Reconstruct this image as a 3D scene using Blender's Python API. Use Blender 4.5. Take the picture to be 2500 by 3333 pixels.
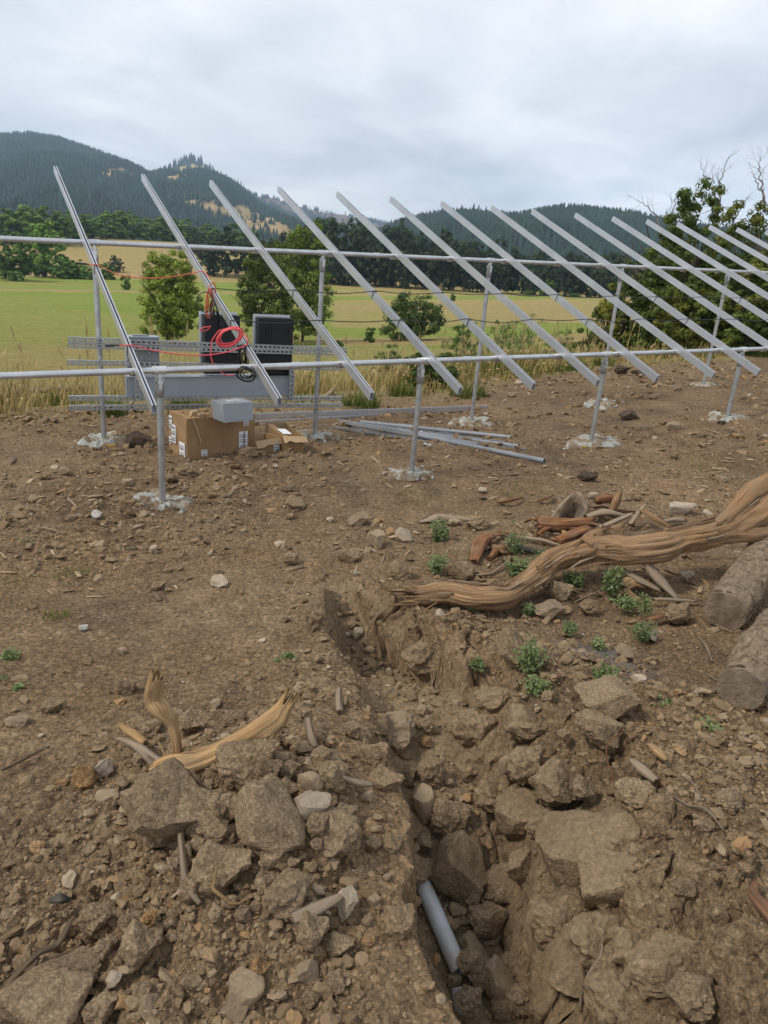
import bpy, bmesh, math, random
import numpy as np
from mathutils import Vector, Matrix
for _o in list(bpy.data.objects): bpy.data.objects.remove(_o, do_unlink=True)
SC = bpy.context.scene
COL = SC.collection
ZC = 1.62                                   # camera height above the ground at its feet
# ------------------------------------------------------------------ camera
PITCH, ROLL = math.radians(19.1223), math.radians(4.6229)
FPX = 2336.886                              # focal length in pixels of the 2500 x 3333 photograph
F = np.array([0, math.cos(PITCH), -math.sin(PITCH)]); R0 = np.array([1., 0, 0]); U0 = np.cross(R0, F)
R = math.cos(ROLL)*R0 + math.sin(ROLL)*U0; U = -math.sin(ROLL)*R0 + math.cos(ROLL)*U0
cd = bpy.data.cameras.new('camera'); cam = bpy.data.objects.new('camera', cd); COL.objects.link(cam)
cam.matrix_world = Matrix(((R[0], U[0], -F[0], 0), (R[1], U[1], -F[1], 0), (R[2], U[2], -F[2], ZC), (0, 0, 0, 1)))
cd.sensor_fit = 'VERTICAL'; cd.sensor_height = 36; cd.lens = FPX/3333*36; cd.clip_start = .05; cd.clip_end = 20000
SC.camera = cam
SC.render.resolution_x, SC.render.resolution_y = 768, 1024
# ------------------------------------------------------------------ sky
SUN_EL, SUN_AZ = math.radians(52), math.radians(250)
W = bpy.data.worlds.new('World'); SC.world = W; W.use_nodes = True
nt = W.node_tree; nt.nodes.clear()
def wn(t, **k):
    n = nt.nodes.new(t)
    for a, b in k.items(): setattr(n, a, b)
    return n
def wl(a, b): nt.links.new(a, b)
sky = wn('ShaderNodeTexSky', sky_type='NISHITA', sun_disc=False, sun_elevation=SUN_EL, sun_rotation=SUN_AZ)
tc = wn('ShaderNodeTexCoord'); sep = wn('ShaderNodeSeparateXYZ'); wl(tc.outputs['Generated'], sep.inputs[0])
zz = wn('ShaderNodeMath', operation='ADD'); wl(sep.outputs[2], zz.inputs[0]); zz.inputs[1].default_value = .10
zm = wn('ShaderNodeMath', operation='MAXIMUM'); wl(zz.outputs[0], zm.inputs[0]); zm.inputs[1].default_value = .04
dx = wn('ShaderNodeMath', operation='DIVIDE'); wl(sep.outputs[0], dx.inputs[0]); wl(zm.outputs[0], dx.inputs[1])
dy = wn('ShaderNodeMath', operation='DIVIDE'); wl(sep.outputs[1], dy.inputs[0]); wl(zm.outputs[0], dy.inputs[1])
cmb = wn('ShaderNodeCombineXYZ'); wl(dx.outputs[0], cmb.inputs[0]); wl(dy.outputs[0], cmb.inputs[1])
def wnoise(scale, detail, rough, off, dist=0.):
    mp = wn('ShaderNodeMapping'); wl(cmb.outputs[0], mp.inputs[0]); mp.inputs['Location'].default_value = off
    mp.inputs['Scale'].default_value = (1, .62, 1); mp.inputs['Rotation'].default_value = (0, 0, -.25)
    n = wn('ShaderNodeTexNoise'); n.inputs['Scale'].default_value = scale; n.inputs['Detail'].default_value = detail
    n.inputs['Roughness'].default_value = rough; n.inputs['Distortion'].default_value = dist
    wl(mp.outputs[0], n.inputs['Vector']); return n.outputs[0]
a = wnoise(.55, 3, .5, (3.1, 1.7, 0), .4); b = wnoise(1.7, 6, .56, (7.3, 2.2, 0), .5)
ad = wn('ShaderNodeMix', data_type='FLOAT'); ad.inputs[0].default_value = .40; wl(a, ad.inputs[2]); wl(b, ad.inputs[3])
rp = wn('ShaderNodeValToRGB'); wl(ad.outputs[0], rp.inputs[0])
er = rp.color_ramp.elements
er[0].position = .36; er[0].color = (.425, .462, .515, 1)
er[1].position = .63; er[1].color = (.78, .795, .82, 1)
e2 = er.new(.48); e2.color = (.575, .605, .650, 1)
CLOUD = 8.5
mul = wn('ShaderNodeVectorMath', operation='SCALE'); wl(rp.outputs[0], mul.inputs[0]); mul.inputs['Scale'].default_value = CLOUD
mx = wn('ShaderNodeMix', data_type='RGBA'); mx.inputs[0].default_value = .94
wl(sky.outputs[0], mx.inputs[6]); wl(mul.outputs[0], mx.inputs[7])
bg = wn('ShaderNodeBackground'); bg.inputs[1].default_value = .1; wl(mx.outputs[2], bg.inputs[0])
wo = wn('ShaderNodeOutputWorld'); wl(bg.outputs[0], wo.inputs[0])
# ------------------------------------------------------------------ sun behind thin cloud
sd = bpy.data.lights.new('sun', 'SUN'); sd.energy = 1.5; sd.angle = math.radians(10); sd.color = (1, .93, .82)
so = bpy.data.objects.new('sun', sd); COL.objects.link(so)
_sv = Vector((math.sin(SUN_AZ)*math.cos(SUN_EL), math.cos(SUN_AZ)*math.cos(SUN_EL), math.sin(SUN_EL)))
so.rotation_euler = _sv.to_track_quat('Z', 'Y').to_euler(); so.location = (0, -5, 30)
vs = SC.view_settings; vs.view_transform = 'Standard'; vs.look = 'None'; vs.exposure = 0.84; vs.gamma = 1; vs.use_curve_mapping = False
# ------------------------------------------------------------------ noise
def _hash(ix, iy, iz, seed):
    h = (ix.astype(np.int64)*374761393 + iy.astype(np.int64)*668265263 + iz.astype(np.int64)*2147483647 + seed*1274126177) & 0xffffffff
    h = ((h ^ (h >> 13))*1274126177) & 0xffffffff
    h = ((h ^ (h >> 16))*2246822519) & 0xffffffff
    return ((h ^ (h >> 15)) & 0xffffff)/float(0x1000000)
def vn2(x, y, seed=0):
    ix, iy = np.floor(x), np.floor(y); fx, fy = x-ix, y-iy
    ux, uy = fx*fx*fx*(fx*(fx*6-15)+10), fy*fy*fy*(fy*(fy*6-15)+10); z = np.zeros_like(ix)
    h = lambda a, b: _hash(ix+a, iy+b, z, seed)
    return ((h(0, 0)*(1-ux)+h(1, 0)*ux)*(1-uy) + (h(0, 1)*(1-ux)+h(1, 1)*ux)*uy)*2-1
def vn3(x, y, z, seed=0):
    ix, iy, iz = np.floor(x), np.floor(y), np.floor(z); fx, fy, fz = x-ix, y-iy, z-iz
    s = lambda f: f*f*(3-2*f)
    ux, uy, uz = s(fx), s(fy), s(fz); h = lambda a, b, c: _hash(ix+a, iy+b, iz+c, seed)
    l = lambda c: (h(0, 0, c)*(1-ux)+h(1, 0, c)*ux)*(1-uy) + (h(0, 1, c)*(1-ux)+h(1, 1, c)*ux)*uy
    return (l(0)*(1-uz)+l(1)*uz)*2-1
def fbm2(x, y, oc=4, seed=0, g=.5):
    t = 0; a = 1.
    for i in range(oc): t = t+a*vn2(x*2**i+i*17.3, y*2**i+i*9.1, seed+i); a *= g
    return t
def fbm3(x, y, z, oc=4, seed=0, g=.5):
    t = 0; a = 1.
    for i in range(oc): t = t+a*vn3(x*2**i+i*7.3, y*2**i+i*9.1, z*2**i, seed+i); a *= g
    return t
def worley(x, y, seed=0):                     # F1, F2, random value of the nearest cell
    ix, iy = np.floor(x), np.floor(y); z = np.zeros_like(ix)
    f1 = np.full(x.shape, 9.); f2 = np.full(x.shape, 9.); cid = np.zeros(x.shape)
    for a in (-1, 0, 1):
        for b in (-1, 0, 1):
            cx, cy = ix+a, iy+b
            px = cx+_hash(cx, cy, z, seed); py = cy+_hash(cx, cy, z, seed+7)
            d = np.hypot(px-x, py-y); n = d < f1
            f2 = np.where(n, f1, np.minimum(f2, d)); cid = np.where(n, _hash(cx, cy, z, seed+13), cid); f1 = np.where(n, d, f1)
    return f1, f2, cid
def sstep(t): t = np.clip(t, 0, 1); return t*t*(3-2*t)
def nrm(v): v = np.asarray(v, float); return v/np.linalg.norm(v)
# ------------------------------------------------------------------ pixels to directions; D = 1659 x 2212 view of the photograph
FD = FPX/1.50693
def ray(x, y):
    d = F + R*((x-829.5)/FD) - U*((y-1106)/FD); return d/np.hypot(d[0], d[1])
def to_px(P):
    P = np.atleast_2d(np.asarray(P, float))-np.array([0, 0, ZC]); d = P@F
    return np.stack([829.5+FD*(P@R)/d, 1106-FD*(P@U)/d], 1)
def S_(x, y): return x/1.50693, y/1.50693     # source pixel -> D pixel
# ------------------------------------------------------------------ ground height
_C = np.array([(-1.76,5.35,-1.951),(.23,6.53,-1.869),(2.18,7.69,-1.703),(4.12,8.84,-1.498),(-2.89,7.06,-1.945),(-.886,8.25,-2.001),(1.058,9.41,-1.923),
 (3.017,10.576,-1.746),(4.966,11.74,-1.50),(0,0,-1.62),(-2,.5,-1.70),(2,.5,-1.56),(0,2.4,-1.74),(-2,2.4,-1.80),(2,2.4,-1.66),(-3.2,4,-1.92),(3,4.5,-1.64),
 (0,4.2,-1.85),(-10,5,-2.05),(-10,11,-2.3),(11,16,-1.5),(11,22,-1.5),(8,4,-1.4),(-7,.5,-1.9),(7,.5,-1.3),(0,-5,-1.45),(3.3,15,-1.85),(-.35,11.1,-2.1),(-4.5,8.7,-2.05)])
def _tps(C):
    n = len(C); X = C[:, :2]; D = np.linalg.norm(X[:, None]-X[None], axis=2)
    K = np.where(D > 0, D**2*np.log(D+1e-12), 0)+.05*np.eye(n); P = np.c_[np.ones(n), X]
    return np.linalg.solve(np.block([[K, P], [P.T, np.zeros((3, 3))]]), np.r_[C[:, 2], 0, 0, 0])
_S = _tps(_C)
def site(x, y):
    x = np.clip(x, -13, 15); y = np.clip(y, -8, 24); z = _S[-3]+_S[-2]*x+_S[-1]*y
    for i in range(len(_C)):
        d2 = (x-_C[i, 0])**2+(y-_C[i, 1])**2; z = z+_S[i]*.5*d2*np.log(d2+1e-12)
    return z+ZC
TL = np.array([(.0,.46),(1.2,.26),(1.4,.23),(1.67,.18),(1.91,.17),(2.2,.04),(2.55,.01),(3.1,-.17),(3.54,-.22),(3.73,-.3),(4.3,-.42)])
TF = np.array([(.0,.84),(1.64,.62),(1.9,.55),(2.1,.56),(2.5,.47),(2.95,.45),(3.2,.34),(3.4,.2),(3.6,.0),(3.9,-.14),(4.3,-.3)])
TR = np.array([(.0,1.25),(1.53,1.12),(2.0,1.06),(2.53,.94),(2.99,.72),(3.22,.58),(3.4,.3),(3.8,.02),(4.3,-.2)])
TD = np.array([(.0,.58),(1.85,.56),(2.15,.49),(2.42,.32),(2.7,.20),(3.0,.19),(3.2,.30),(3.55,.30),(3.78,.14),(4.0,0.),(4.3,0.)])
def trench(x, y):
    """depth of the cut, and how much of its right bank a point is on"""
    w = fbm2(x*3+5, y*5, 3, 11)
    xl = np.interp(y, TL[:, 1-1], TL[:, 1])+.035*fbm2(y*6, y*0+3, 3, 5); xf = np.interp(y, TF[:, 0], TF[:, 1])+.04*w
    xr = np.interp(y, TR[:, 0], TR[:, 1])+.06*w; d = np.interp(y, TD[:, 0], TD[:, 1])
    l = sstep((x-xl+.03)/np.interp(y, [1.5, 2.3, 2.6, 3.0, 3.3], [.09, .10, .26, .26, .08])); t = np.clip((x-xf)/np.maximum(xr-xf, .05), 0, 1)
    r = 1-np.where(t < .12, t/.12*.55, .55+.45*((t-.12)/.88)**.75)
    r = np.clip(r, 0, 1); bank = np.where((x > xf) & (x < xr), 1., 0.)*(d > .02)
    inside = np.where((y > 0) & (y < 4.3), 1., 0.)
    return d*l*r*inside, bank*inside, l*r*inside
def gbase(x, y):
    x = np.asarray(x, float); y = np.asarray(y, float)
    z = site(x, y)
    z = z+.19*np.exp(-((x+.30)/.40)**2-((y-1.80)/.46)**2)                       # spoil heap left of the trench
    xr = np.interp(y, TR[:, 0], TR[:, 1])
    z = z+.09*np.exp(-((x-xr-.1)/.33)**2)*sstep((y-.6)/.6)*sstep((3.5-y)/.6)   # spoil along the right rim
    z = z+.08*np.exp(-((x-1.55)/.7)**2-((y-4.6)/.5)**2)                        # heap under the big root
    d, b, i = trench(x, y)
    return z-d
EDN = np.array([-.63, .775]); EDGE = 9.6
_fp = []
for _x, _y, _d in ((0,840,35),(100,800,42),(370,745,62),(890,735,75),(1250,730,60),(1600,740,55),(100,604,220),(330,606,220),(530,614,220),(1000,633,240),(1260,648,200),(1600,655,180)):
    _r = ray(_x, _y); _fp.append((_r[0]*_d, _r[1]*_d, _r[2]*_d))
_fp += [(-400,500,-13),(400,500,-4),(0,600,-8),(-300,100,-11),(300,100,-3),(-60,0,-8),(60,0,-4.5),(0,-60,-6),(-300,-60,-9),(300,-60,-3)]
_FC = np.array(_fp); _FS = _tps(_FC*np.array([.01,.01,1]))
def field(x, y):
    x_ = np.clip(x, -400, 400)*.01; y_ = np.clip(y, -60, 600)*.01; z = _FS[-3]+_FS[-2]*x_+_FS[-1]*y_
    for i in range(len(_FC)):
        d2 = (x_-_FC[i, 0]*.01)**2+(y_-_FC[i, 1]*.01)**2; z = z+_FS[i]*.5*d2*np.log(d2+1e-12)
    return z+ZC+.12*vn2(x/14+3.3, y/14, 3)
def H(x, y):
    x = np.asarray(x, float); y = np.asarray(y, float)
    s = x*EDN[0]+y*EDN[1]-EDGE-.5*vn2(x*.35, y*.35, 21)
    if s.max() <= 0: return gbase(x, y)
    k = np.maximum(s, 0); drop = .34*(np.sqrt(k*k+1.2)-math.sqrt(1.2))
    z = gbase(x, y)-drop; f = field(x, y); m = 1.5
    h = np.clip(.5+.5*(z-f)/m, 0, 1)
    return f*(1-h)+z*h+m*h*(1-h)*.5
def G(x, y): return float(H(np.array([float(x)]), np.array([float(y)]))[0])
_T1 = np.arange(.4, 6, .03); _T2 = np.concatenate([np.arange(5.97, 14, .05), np.geomspace(14, 400, 160)])
def hit(px, py, dz=0., far=400.):
    """first point of the ground (raised by dz) along the direction of a photograph pixel"""
    d = ray(px, py); lo, hi = None, None
    for t in (_T1, _T2):
        z = ZC+d[2]*t-H(d[0]*t, d[1]*t)-dz; k = np.nonzero(z < 0)[0]
        if len(k): hi = t[k[0]]; lo = t[max(k[0]-1, 0)]; break
    if hi is None: lo = hi = far
    for _ in range(2):
        t = np.linspace(lo, hi, 9); z = ZC+d[2]*t-H(d[0]*t, d[1]*t)-dz; k = np.nonzero(z < 0)[0]; i = k[0] if len(k) else 8; lo, hi = t[max(i-1, 0)], t[i]
    tt = (lo+hi)/2
    return np.array([d[0]*tt, d[1]*tt, ZC+d[2]*tt])
def ppm(P): return FD/((np.asarray(P)-np.array([0, 0, ZC]))@F)     # D pixels per metre there
# ------------------------------------------------------------------ mesh helpers
class MB:
    def __init__(s): s.v = []; s.f = []; s.n = 0; s.uv = None
    def add(s, v, f):
        v = np.asarray(v, float).reshape(-1, 3); s.v.append(v); s.f += [tuple(int(i)+s.n for i in q) for q in f]; s.n += len(v); return s
    def box(s, c, ax, ay, az):                 # centre and three half-axis vectors
        c, ax, ay, az = (np.asarray(q, float) for q in (c, ax, ay, az))
        v = [c+i*ax+j*ay+k*az for k in (-1, 1) for j in (-1, 1) for i in (-1, 1)]
        return s.add(v, [(0,2,3,1),(4,5,7,6),(0,1,5,4),(2,6,7,3),(0,4,6,2),(1,3,7,5)])
    def tube(s, path, rad, n=10, cap=True, hollow=None):
        P = np.asarray(path, float); m = len(P); rad = np.broadcast_to(rad, (m,))
        T = np.gradient(P, axis=0); T /= np.linalg.norm(T, axis=1)[:, None]+1e-12
        ref = np.array([0, 0, 1.]) if abs(T[0][2]) < .9 else np.array([1., 0, 0]); N = nrm(np.cross(T[0], ref)); vs_ = []
        ang = np.arange(n)*2*math.pi/n
        for i in range(m):
            N = nrm(N-T[i]*(N@T[i])); B = np.cross(T[i], N)
            vs_.append(P[i]+rad[i]*(np.cos(ang)[:, None]*N+np.sin(ang)[:, None]*B))
        f = [(i*n+j, i*n+(j+1) % n, (i+1)*n+(j+1) % n, (i+1)*n+j) for i in range(m-1) for j in range(n)]
        if cap: f += [tuple(range(n-1, -1, -1)), tuple(range((m-1)*n, m*n))]
        return s.add(np.concatenate(vs_), f)
    def cyl(s, a, b, r, n=14, r2=None): return s.tube([a, b], [r, r if r2 is None else r2], n)
    def ring(s, a, b, ro, ri, n=16):           # open pipe with wall thickness
        a, b = np.asarray(a, float), np.asarray(b, float); t = nrm(b-a)
        ref = np.array([0, 0, 1.]) if abs(t[2]) < .9 else np.array([1., 0, 0]); N = nrm(np.cross(t, ref)); B = np.cross(t, N)
        ang = np.arange(n)*2*math.pi/n; c = np.cos(ang)[:, None]*N+np.sin(ang)[:, None]*B
        v = np.concatenate([a+ro*c, b+ro*c, a+ri*c, b+ri*c]); f = []
        for j in range(n):
            k = (j+1) % n
            f += [(j, k, n+k, n+j), (2*n+k, 2*n+j, 3*n+j, 3*n+k), (j, 2*n+j, 2*n+k, k), (n+j, n+k, 3*n+k, 3*n+j)]
        return s.add(v, f)
    def prism(s, prof, o, ax, ay, d):          # closed 2-D profile (ax, ay) swept along d
        o, ax, ay, d = (np.asarray(q, float) for q in (o, ax, ay, d)); n = len(prof)
        b = [o+p[0]*ax+p[1]*ay for p in prof]; v = b+[q+d for q in b]
        f = [(j, (j+1) % n, n+(j+1) % n, n+j) for j in range(n)]+[tuple(range(n-1, -1, -1)), tuple(range(n, 2*n))]
        return s.add(v, f)
    def mesh(s, name): 
        me = bpy.data.meshes.new(name); me.from_pydata(np.concatenate(s.v).tolist(), [], s.f); me.update(); return me
def npmesh(name, v, f):                        # fast mesh from numpy arrays (all faces same size)
    v = np.asarray(v, np.float32); f = np.asarray(f, np.int32); n, k = f.shape
    me = bpy.data.meshes.new(name); me.vertices.add(len(v)); me.vertices.foreach_set('co', v.ravel())
    me.loops.add(n*k); me.loops.foreach_set('vertex_index', f.ravel()); me.polygons.add(n)
    me.polygons.foreach_set('loop_start', np.arange(0, n*k, k, dtype=np.int32))
    me.update(calc_edges=True); return me
def attr(me, name, val, dom='POINT'):
    a_ = me.attributes.new(name, 'FLOAT', dom); a_.data.foreach_set('value', np.asarray(val, np.float32)); return a_
def fixn(me):
    bm = bmesh.new(); bm.from_mesh(me); bmesh.ops.recalc_face_normals(bm, faces=bm.faces); bm.to_mesh(me); bm.free()
def smooth(me, on=True): me.polygons.foreach_set('use_smooth', np.full(len(me.polygons), on)); me.update()
def link(name, me, mat=None, parent=None, sm=False):
    if isinstance(me, MB): me = me.mesh(name); fixn(me)
    o = bpy.data.objects.new(name, me); COL.objects.link(o)
    if mat is not None and len(me.materials) == 0: me.materials.append(mat)
    if parent is not None: o.parent = parent; o.matrix_parent_inverse = parent.matrix_basis.inverted()
    if sm: smooth(me)
    return o
def autosm(o, deg=35):
    me = o.data; smooth(me); bm = bmesh.new(); bm.from_mesh(me); c = math.radians(deg)
    for e_ in bm.edges:
        if len(e_.link_faces) == 2 and e_.calc_face_angle(0) > c: e_.smooth = False
    bm.to_mesh(me); bm.free(); return o
def tag(o, label=None, cat=None, group=None, kind=None):
    for k, v_ in (('label', label), ('category', cat), ('group', group), ('kind', kind)):
        if v_: o[k] = v_
    return o
def thing(name, label, cat, loc=(0, 0, 0), group=None):
    o = bpy.data.objects.new(name, None); COL.objects.link(o); o.location = Vector([float(q) for q in loc]); o.empty_display_size = .1
    return tag(o, label, cat, group)
# ------------------------------------------------------------------ materials
def M_(name, col, rough=.8, metal=0., var=.0, scale=4., bump=0., bscale=60., col2=None, spec=None, coord='Object', stretch=None, detail=6):
    """procedural material: base colour broken up by noise towards col2, optional fine relief"""
    m = bpy.data.materials.new(name); m.use_nodes = True; t = m.node_tree; p = t.nodes['Principled BSDF']
    p.inputs['Roughness'].default_value = rough; p.inputs['Metallic'].default_value = metal
    if spec is not None: p.inputs['Specular IOR Level'].default_value = spec
    tcn = t.nodes.new('ShaderNodeTexCoord'); vec = tcn.outputs[coord]
    if stretch:
        mpn = t.nodes.new('ShaderNodeMapping'); mpn.inputs['Scale'].default_value = stretch; t.links.new(vec, mpn.inputs[0]); vec = mpn.outputs[0]
    n = t.nodes.new('ShaderNodeTexNoise'); n.inputs['Scale'].default_value = scale; n.inputs['Detail'].default_value = detail; n.inputs['Roughness'].default_value = .62
    t.links.new(vec, n.inputs['Vector'])
    r = t.nodes.new('ShaderNodeValToRGB'); t.links.new(n.outputs[0], r.inputs[0]); e_ = r.color_ramp.elements
    c2 = col2 or tuple(min(1, q*(1+var)) for q in col); c1 = col if col2 else tuple(q*(1-var) for q in col)
    e_[0].position = .32; e_[0].color = (*c1, 1); e_[1].position = .68; e_[1].color = (*c2, 1)
    t.links.new(r.outputs[0], p.inputs['Base Color'])
    if bump:
        n2 = t.nodes.new('ShaderNodeTexNoise'); n2.inputs['Scale'].default_value = bscale; n2.inputs['Detail'].default_value = 8; n2.inputs['Roughness'].default_value = .65
        t.links.new(vec, n2.inputs['Vector']); b_ = t.nodes.new('ShaderNodeBump'); b_.inputs['Strength'].default_value = 1; b_.inputs['Distance'].default_value = bump
        t.links.new(n2.outputs[0], b_.inputs['Height']); t.links.new(b_.outputs[0], p.inputs['Normal'])
    return m
class NT:                                      # tiny node-tree writer
    def __init__(s, name):
        s.m = bpy.data.materials.new(name); s.m.use_nodes = True; s.t = s.m.node_tree; s.p = s.t.nodes['Principled BSDF']
    def n(s, t, **k):
        q = s.t.nodes.new(t)
        for a_, b_ in k.items(): setattr(q, a_, b_)
        return q
    def l(s, a_, b_): s.t.links.new(a_, b_)
    def noise(s, vec, scale, detail=6, rough=.6, dist=0):
        q = s.n('ShaderNodeTexNoise'); q.inputs['Scale'].default_value = scale; q.inputs['Detail'].default_value = detail
        q.inputs['Roughness'].default_value = rough; q.inputs['Distortion'].default_value = dist; s.l(vec, q.inputs['Vector']); return q.outputs[0]
    def ramp(s, fac, stops):
        q = s.n('ShaderNodeValToRGB'); s.l(fac, q.inputs[0]); e_ = q.color_ramp.elements
        for i, (p_, c) in enumerate(stops):
            x = e_[i] if i < 2 else e_.new(p_)
            x.position = p_; x.color = (*c, 1) if not isinstance(c, float) else (c, c, c, 1)
        return q.outputs[0]
    def mix(s, f, a_, b_, mode='MIX'):
        q = s.n('ShaderNodeMix', data_type='RGBA', blend_type=mode)
        for i, v_ in ((0, f), (6, a_), (7, b_)):
            if isinstance(v_, (int, float)): q.inputs[i].default_value = v_
            elif isinstance(v_, tuple): q.inputs[i].default_value = (*v_, 1)
            else: s.l(v_, q.inputs[i])
        return q.outputs[2]
    def attr(s, name): q = s.n('ShaderNodeAttribute', attribute_name=name); return q.outputs['Fac']
    def bump(s, h, dist, normal=None, strength=1.):
        q = s.n('ShaderNodeBump'); q.inputs['Distance'].default_value = dist; q.inputs['Strength'].default_value = strength; s.l(h, q.inputs['Height'])
        if normal: s.l(normal, q.inputs['Normal'])
        return q.outputs[0]
# ================================================================== SETTING
def grid_faces(nr, nc):
    i = np.arange((nr-1)*nc).reshape(nr-1, nc)[:, :-1].ravel(); return np.stack([i, i+1, i+nc+1, i+nc], 1)
def clods(x, y, near):
    """cloddy relief of dug earth: domes of several sizes"""
    z = np.zeros_like(x)
    for sc, amp, sd, cut in ((6., .040, 31, .35), (13., .024, 41, .25), (27., .013, 51, .15), (55., .006, 61, .05)):
        wx = x+.025*vn2(x*11, y*11, sd+3); wy = y+.025*vn2(x*11+50, y*11, sd+4)
        f1, f2, c = worley(wx*sc, wy*sc, sd)
        dome = np.sqrt(np.clip(1-(f1/.62)**2, 0, 1))*np.where(c > cut, c, 0)
        z = z+amp*dome*near
    return z
def ground_mask(x, y):
    """how loose and lumpy the earth is: heaps and banks high, the trodden strip low"""
    m = .36+.34*fbm2(x*.9+7, y*.9, 3, 71)
    m = m+.75*np.exp(-((x+.35)/.55)**2-((y-1.6)/.75)**2)+.5*np.exp(-((x+.5)/1.)**2-((y-1.1)/.35)**2)
    xr = np.interp(y, TR[:, 0], TR[:, 1]); m = m+.45*np.exp(-((x-xr-.2)/.45)**2)*(y < 3.6)
    m = m-.30*np.exp(-((x+1.0)/.9)**2-((y-3.4)/.9)**2)
    xl = np.interp(y, TL[:, 0], TL[:, 1]); m = m-.55*np.exp(-((x-xl+.10)/.13)**2)*(y < 2.5)
    m = m+.25*np.exp(-((x-.1)/.5)**2-((y-3.4)/.6)**2)
    return np.clip(m, .08, 1.1)
def site_z(x, y):
    d, bank, ins = trench(x, y); z = H(x, y); m = ground_mask(x, y)
    z = z+.028*fbm2(x*1.3, y*1.3, 3, 81)+.016*m*fbm2(x*5, y*5, 3, 91)
    z = z+clods(x, y, m*(1-.55*bank))
    f1, f2, c = worley(x*4.2+.15*vn2(x*9, y*9, 5), y*4.2+.15*vn2(x*9, y*9, 6), 101)
    f3, f4, c2 = worley(x*10+.2*vn2(x*19, y*19, 5), y*10, 107)
    z = z+bank*(.15*(c-.5)*np.clip((f2-f1)*9, 0, 1)+.055*(c2-.45)*np.clip((f4-f3)*7, 0, 1)+.020*fbm2(x*14, y*14, 5, 111, .62)-.035*np.clip(1-(f2-f1)*14, 0, 1))  # broken crust of the bank
    return z
NR, NC = 700, 540
_t = np.linspace(0, 1, NR); gy = .9*np.exp(_t*math.log(26.6/.9))-.6
_u = np.linspace(-1, 1, NC); GX = _u[None]*((gy+1.6)*.62)[:, None]; GY = np.repeat(gy[:, None], NC, 1)
gx, gyy = GX.ravel(), GY.ravel()
gz = site_z(gx, gyy)
me = npmesh('ground', np.stack([gx, gyy, gz], 1), grid_faces(NR, NC)); smooth(me)
# steep faces get some sideways break-up so that the banks overhang here and there
_d, _b, _i = trench(gx, gyy)
nx = _b*(.045*fbm3(gx*9, gyy*9, gz*9, 3, 7)-.012); ny = _b*.045*fbm3(gx*9+40, gyy*9, gz*9, 3, 8)
co = np.stack([gx+nx, gyy+ny, gz], 1); me.vertices.foreach_set('co', co.astype(np.float32).ravel()); me.update()
attr(me, 'loose', ground_mask(gx, gyy)); attr(me, 'cut', np.clip(_i*1.2, 0, 1)*(_d > .015))
_s = gx*EDN[0]+gyy*EDN[1]-EDGE
attr(me, 'verge', np.clip((_s+1.2)/1.6+.5*vn2(gx*1.1, gyy*1.1, 15), 0, 1))
attr(me, 'ash', np.clip(np.exp(-((gx-1.02)/.24)**2-((gyy-3.05)/.16)**2)*1.25+np.exp(-((gx-1.25)/.1)**2-((gyy-2.95)/.16)**2)*.7+.35*vn2(gx*6, gyy*6, 77)-.1, 0, 1)*np.exp(-((gx-1.1)/.6)**2-((gyy-3.05)/.45)**2))
def granules(q, P, c, scales=((46, .007), (115, .003))):
    """crumb structure of dry soil: rounded grains of two sizes, each with its own shade, dark joints between"""
    nrm_ = None
    wv = q.n('ShaderNodeVectorMath', operation='MULTIPLY_ADD'); nz = q.n('ShaderNodeTexNoise'); nz.inputs['Scale'].default_value = 30; q.l(P, nz.inputs['Vector']); q.l(nz.outputs['Color'], wv.inputs[0]); wv.inputs[1].default_value = (.03, .03, .03); q.l(P, wv.inputs[2])
    for sc, ht in scales:
        v = q.n('ShaderNodeTexVoronoi'); v.inputs['Scale'].default_value = sc; q.l(wv.outputs[0], v.inputs['Vector'])
        sp = q.n('ShaderNodeSeparateColor'); q.l(v.outputs['Color'], sp.inputs[0])
        c = q.mix(1., c, q.ramp(sp.outputs[0], [(0., .80), (1., 1.32), (.5, 1.03), (.85, 1.12)]), 'MULTIPLY')
        c = q.mix(1., c, q.ramp(v.outputs['Distance'], [(.42, 1.), (.68, .72)]), 'MULTIPLY')
        inv = q.n('ShaderNodeMath', operation='MULTIPLY'); q.l(v.outputs['Distance'], inv.inputs[0]); q.l(sp.outputs[2], inv.inputs[1])
        b_ = q.n('ShaderNodeBump', invert=True); b_.inputs['Distance'].default_value = ht; q.l(inv.outputs[0], b_.inputs['Height'])
        if nrm_: q.l(nrm_, b_.inputs['Normal'])
        nrm_ = b_.outputs[0]
    return c, nrm_
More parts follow.
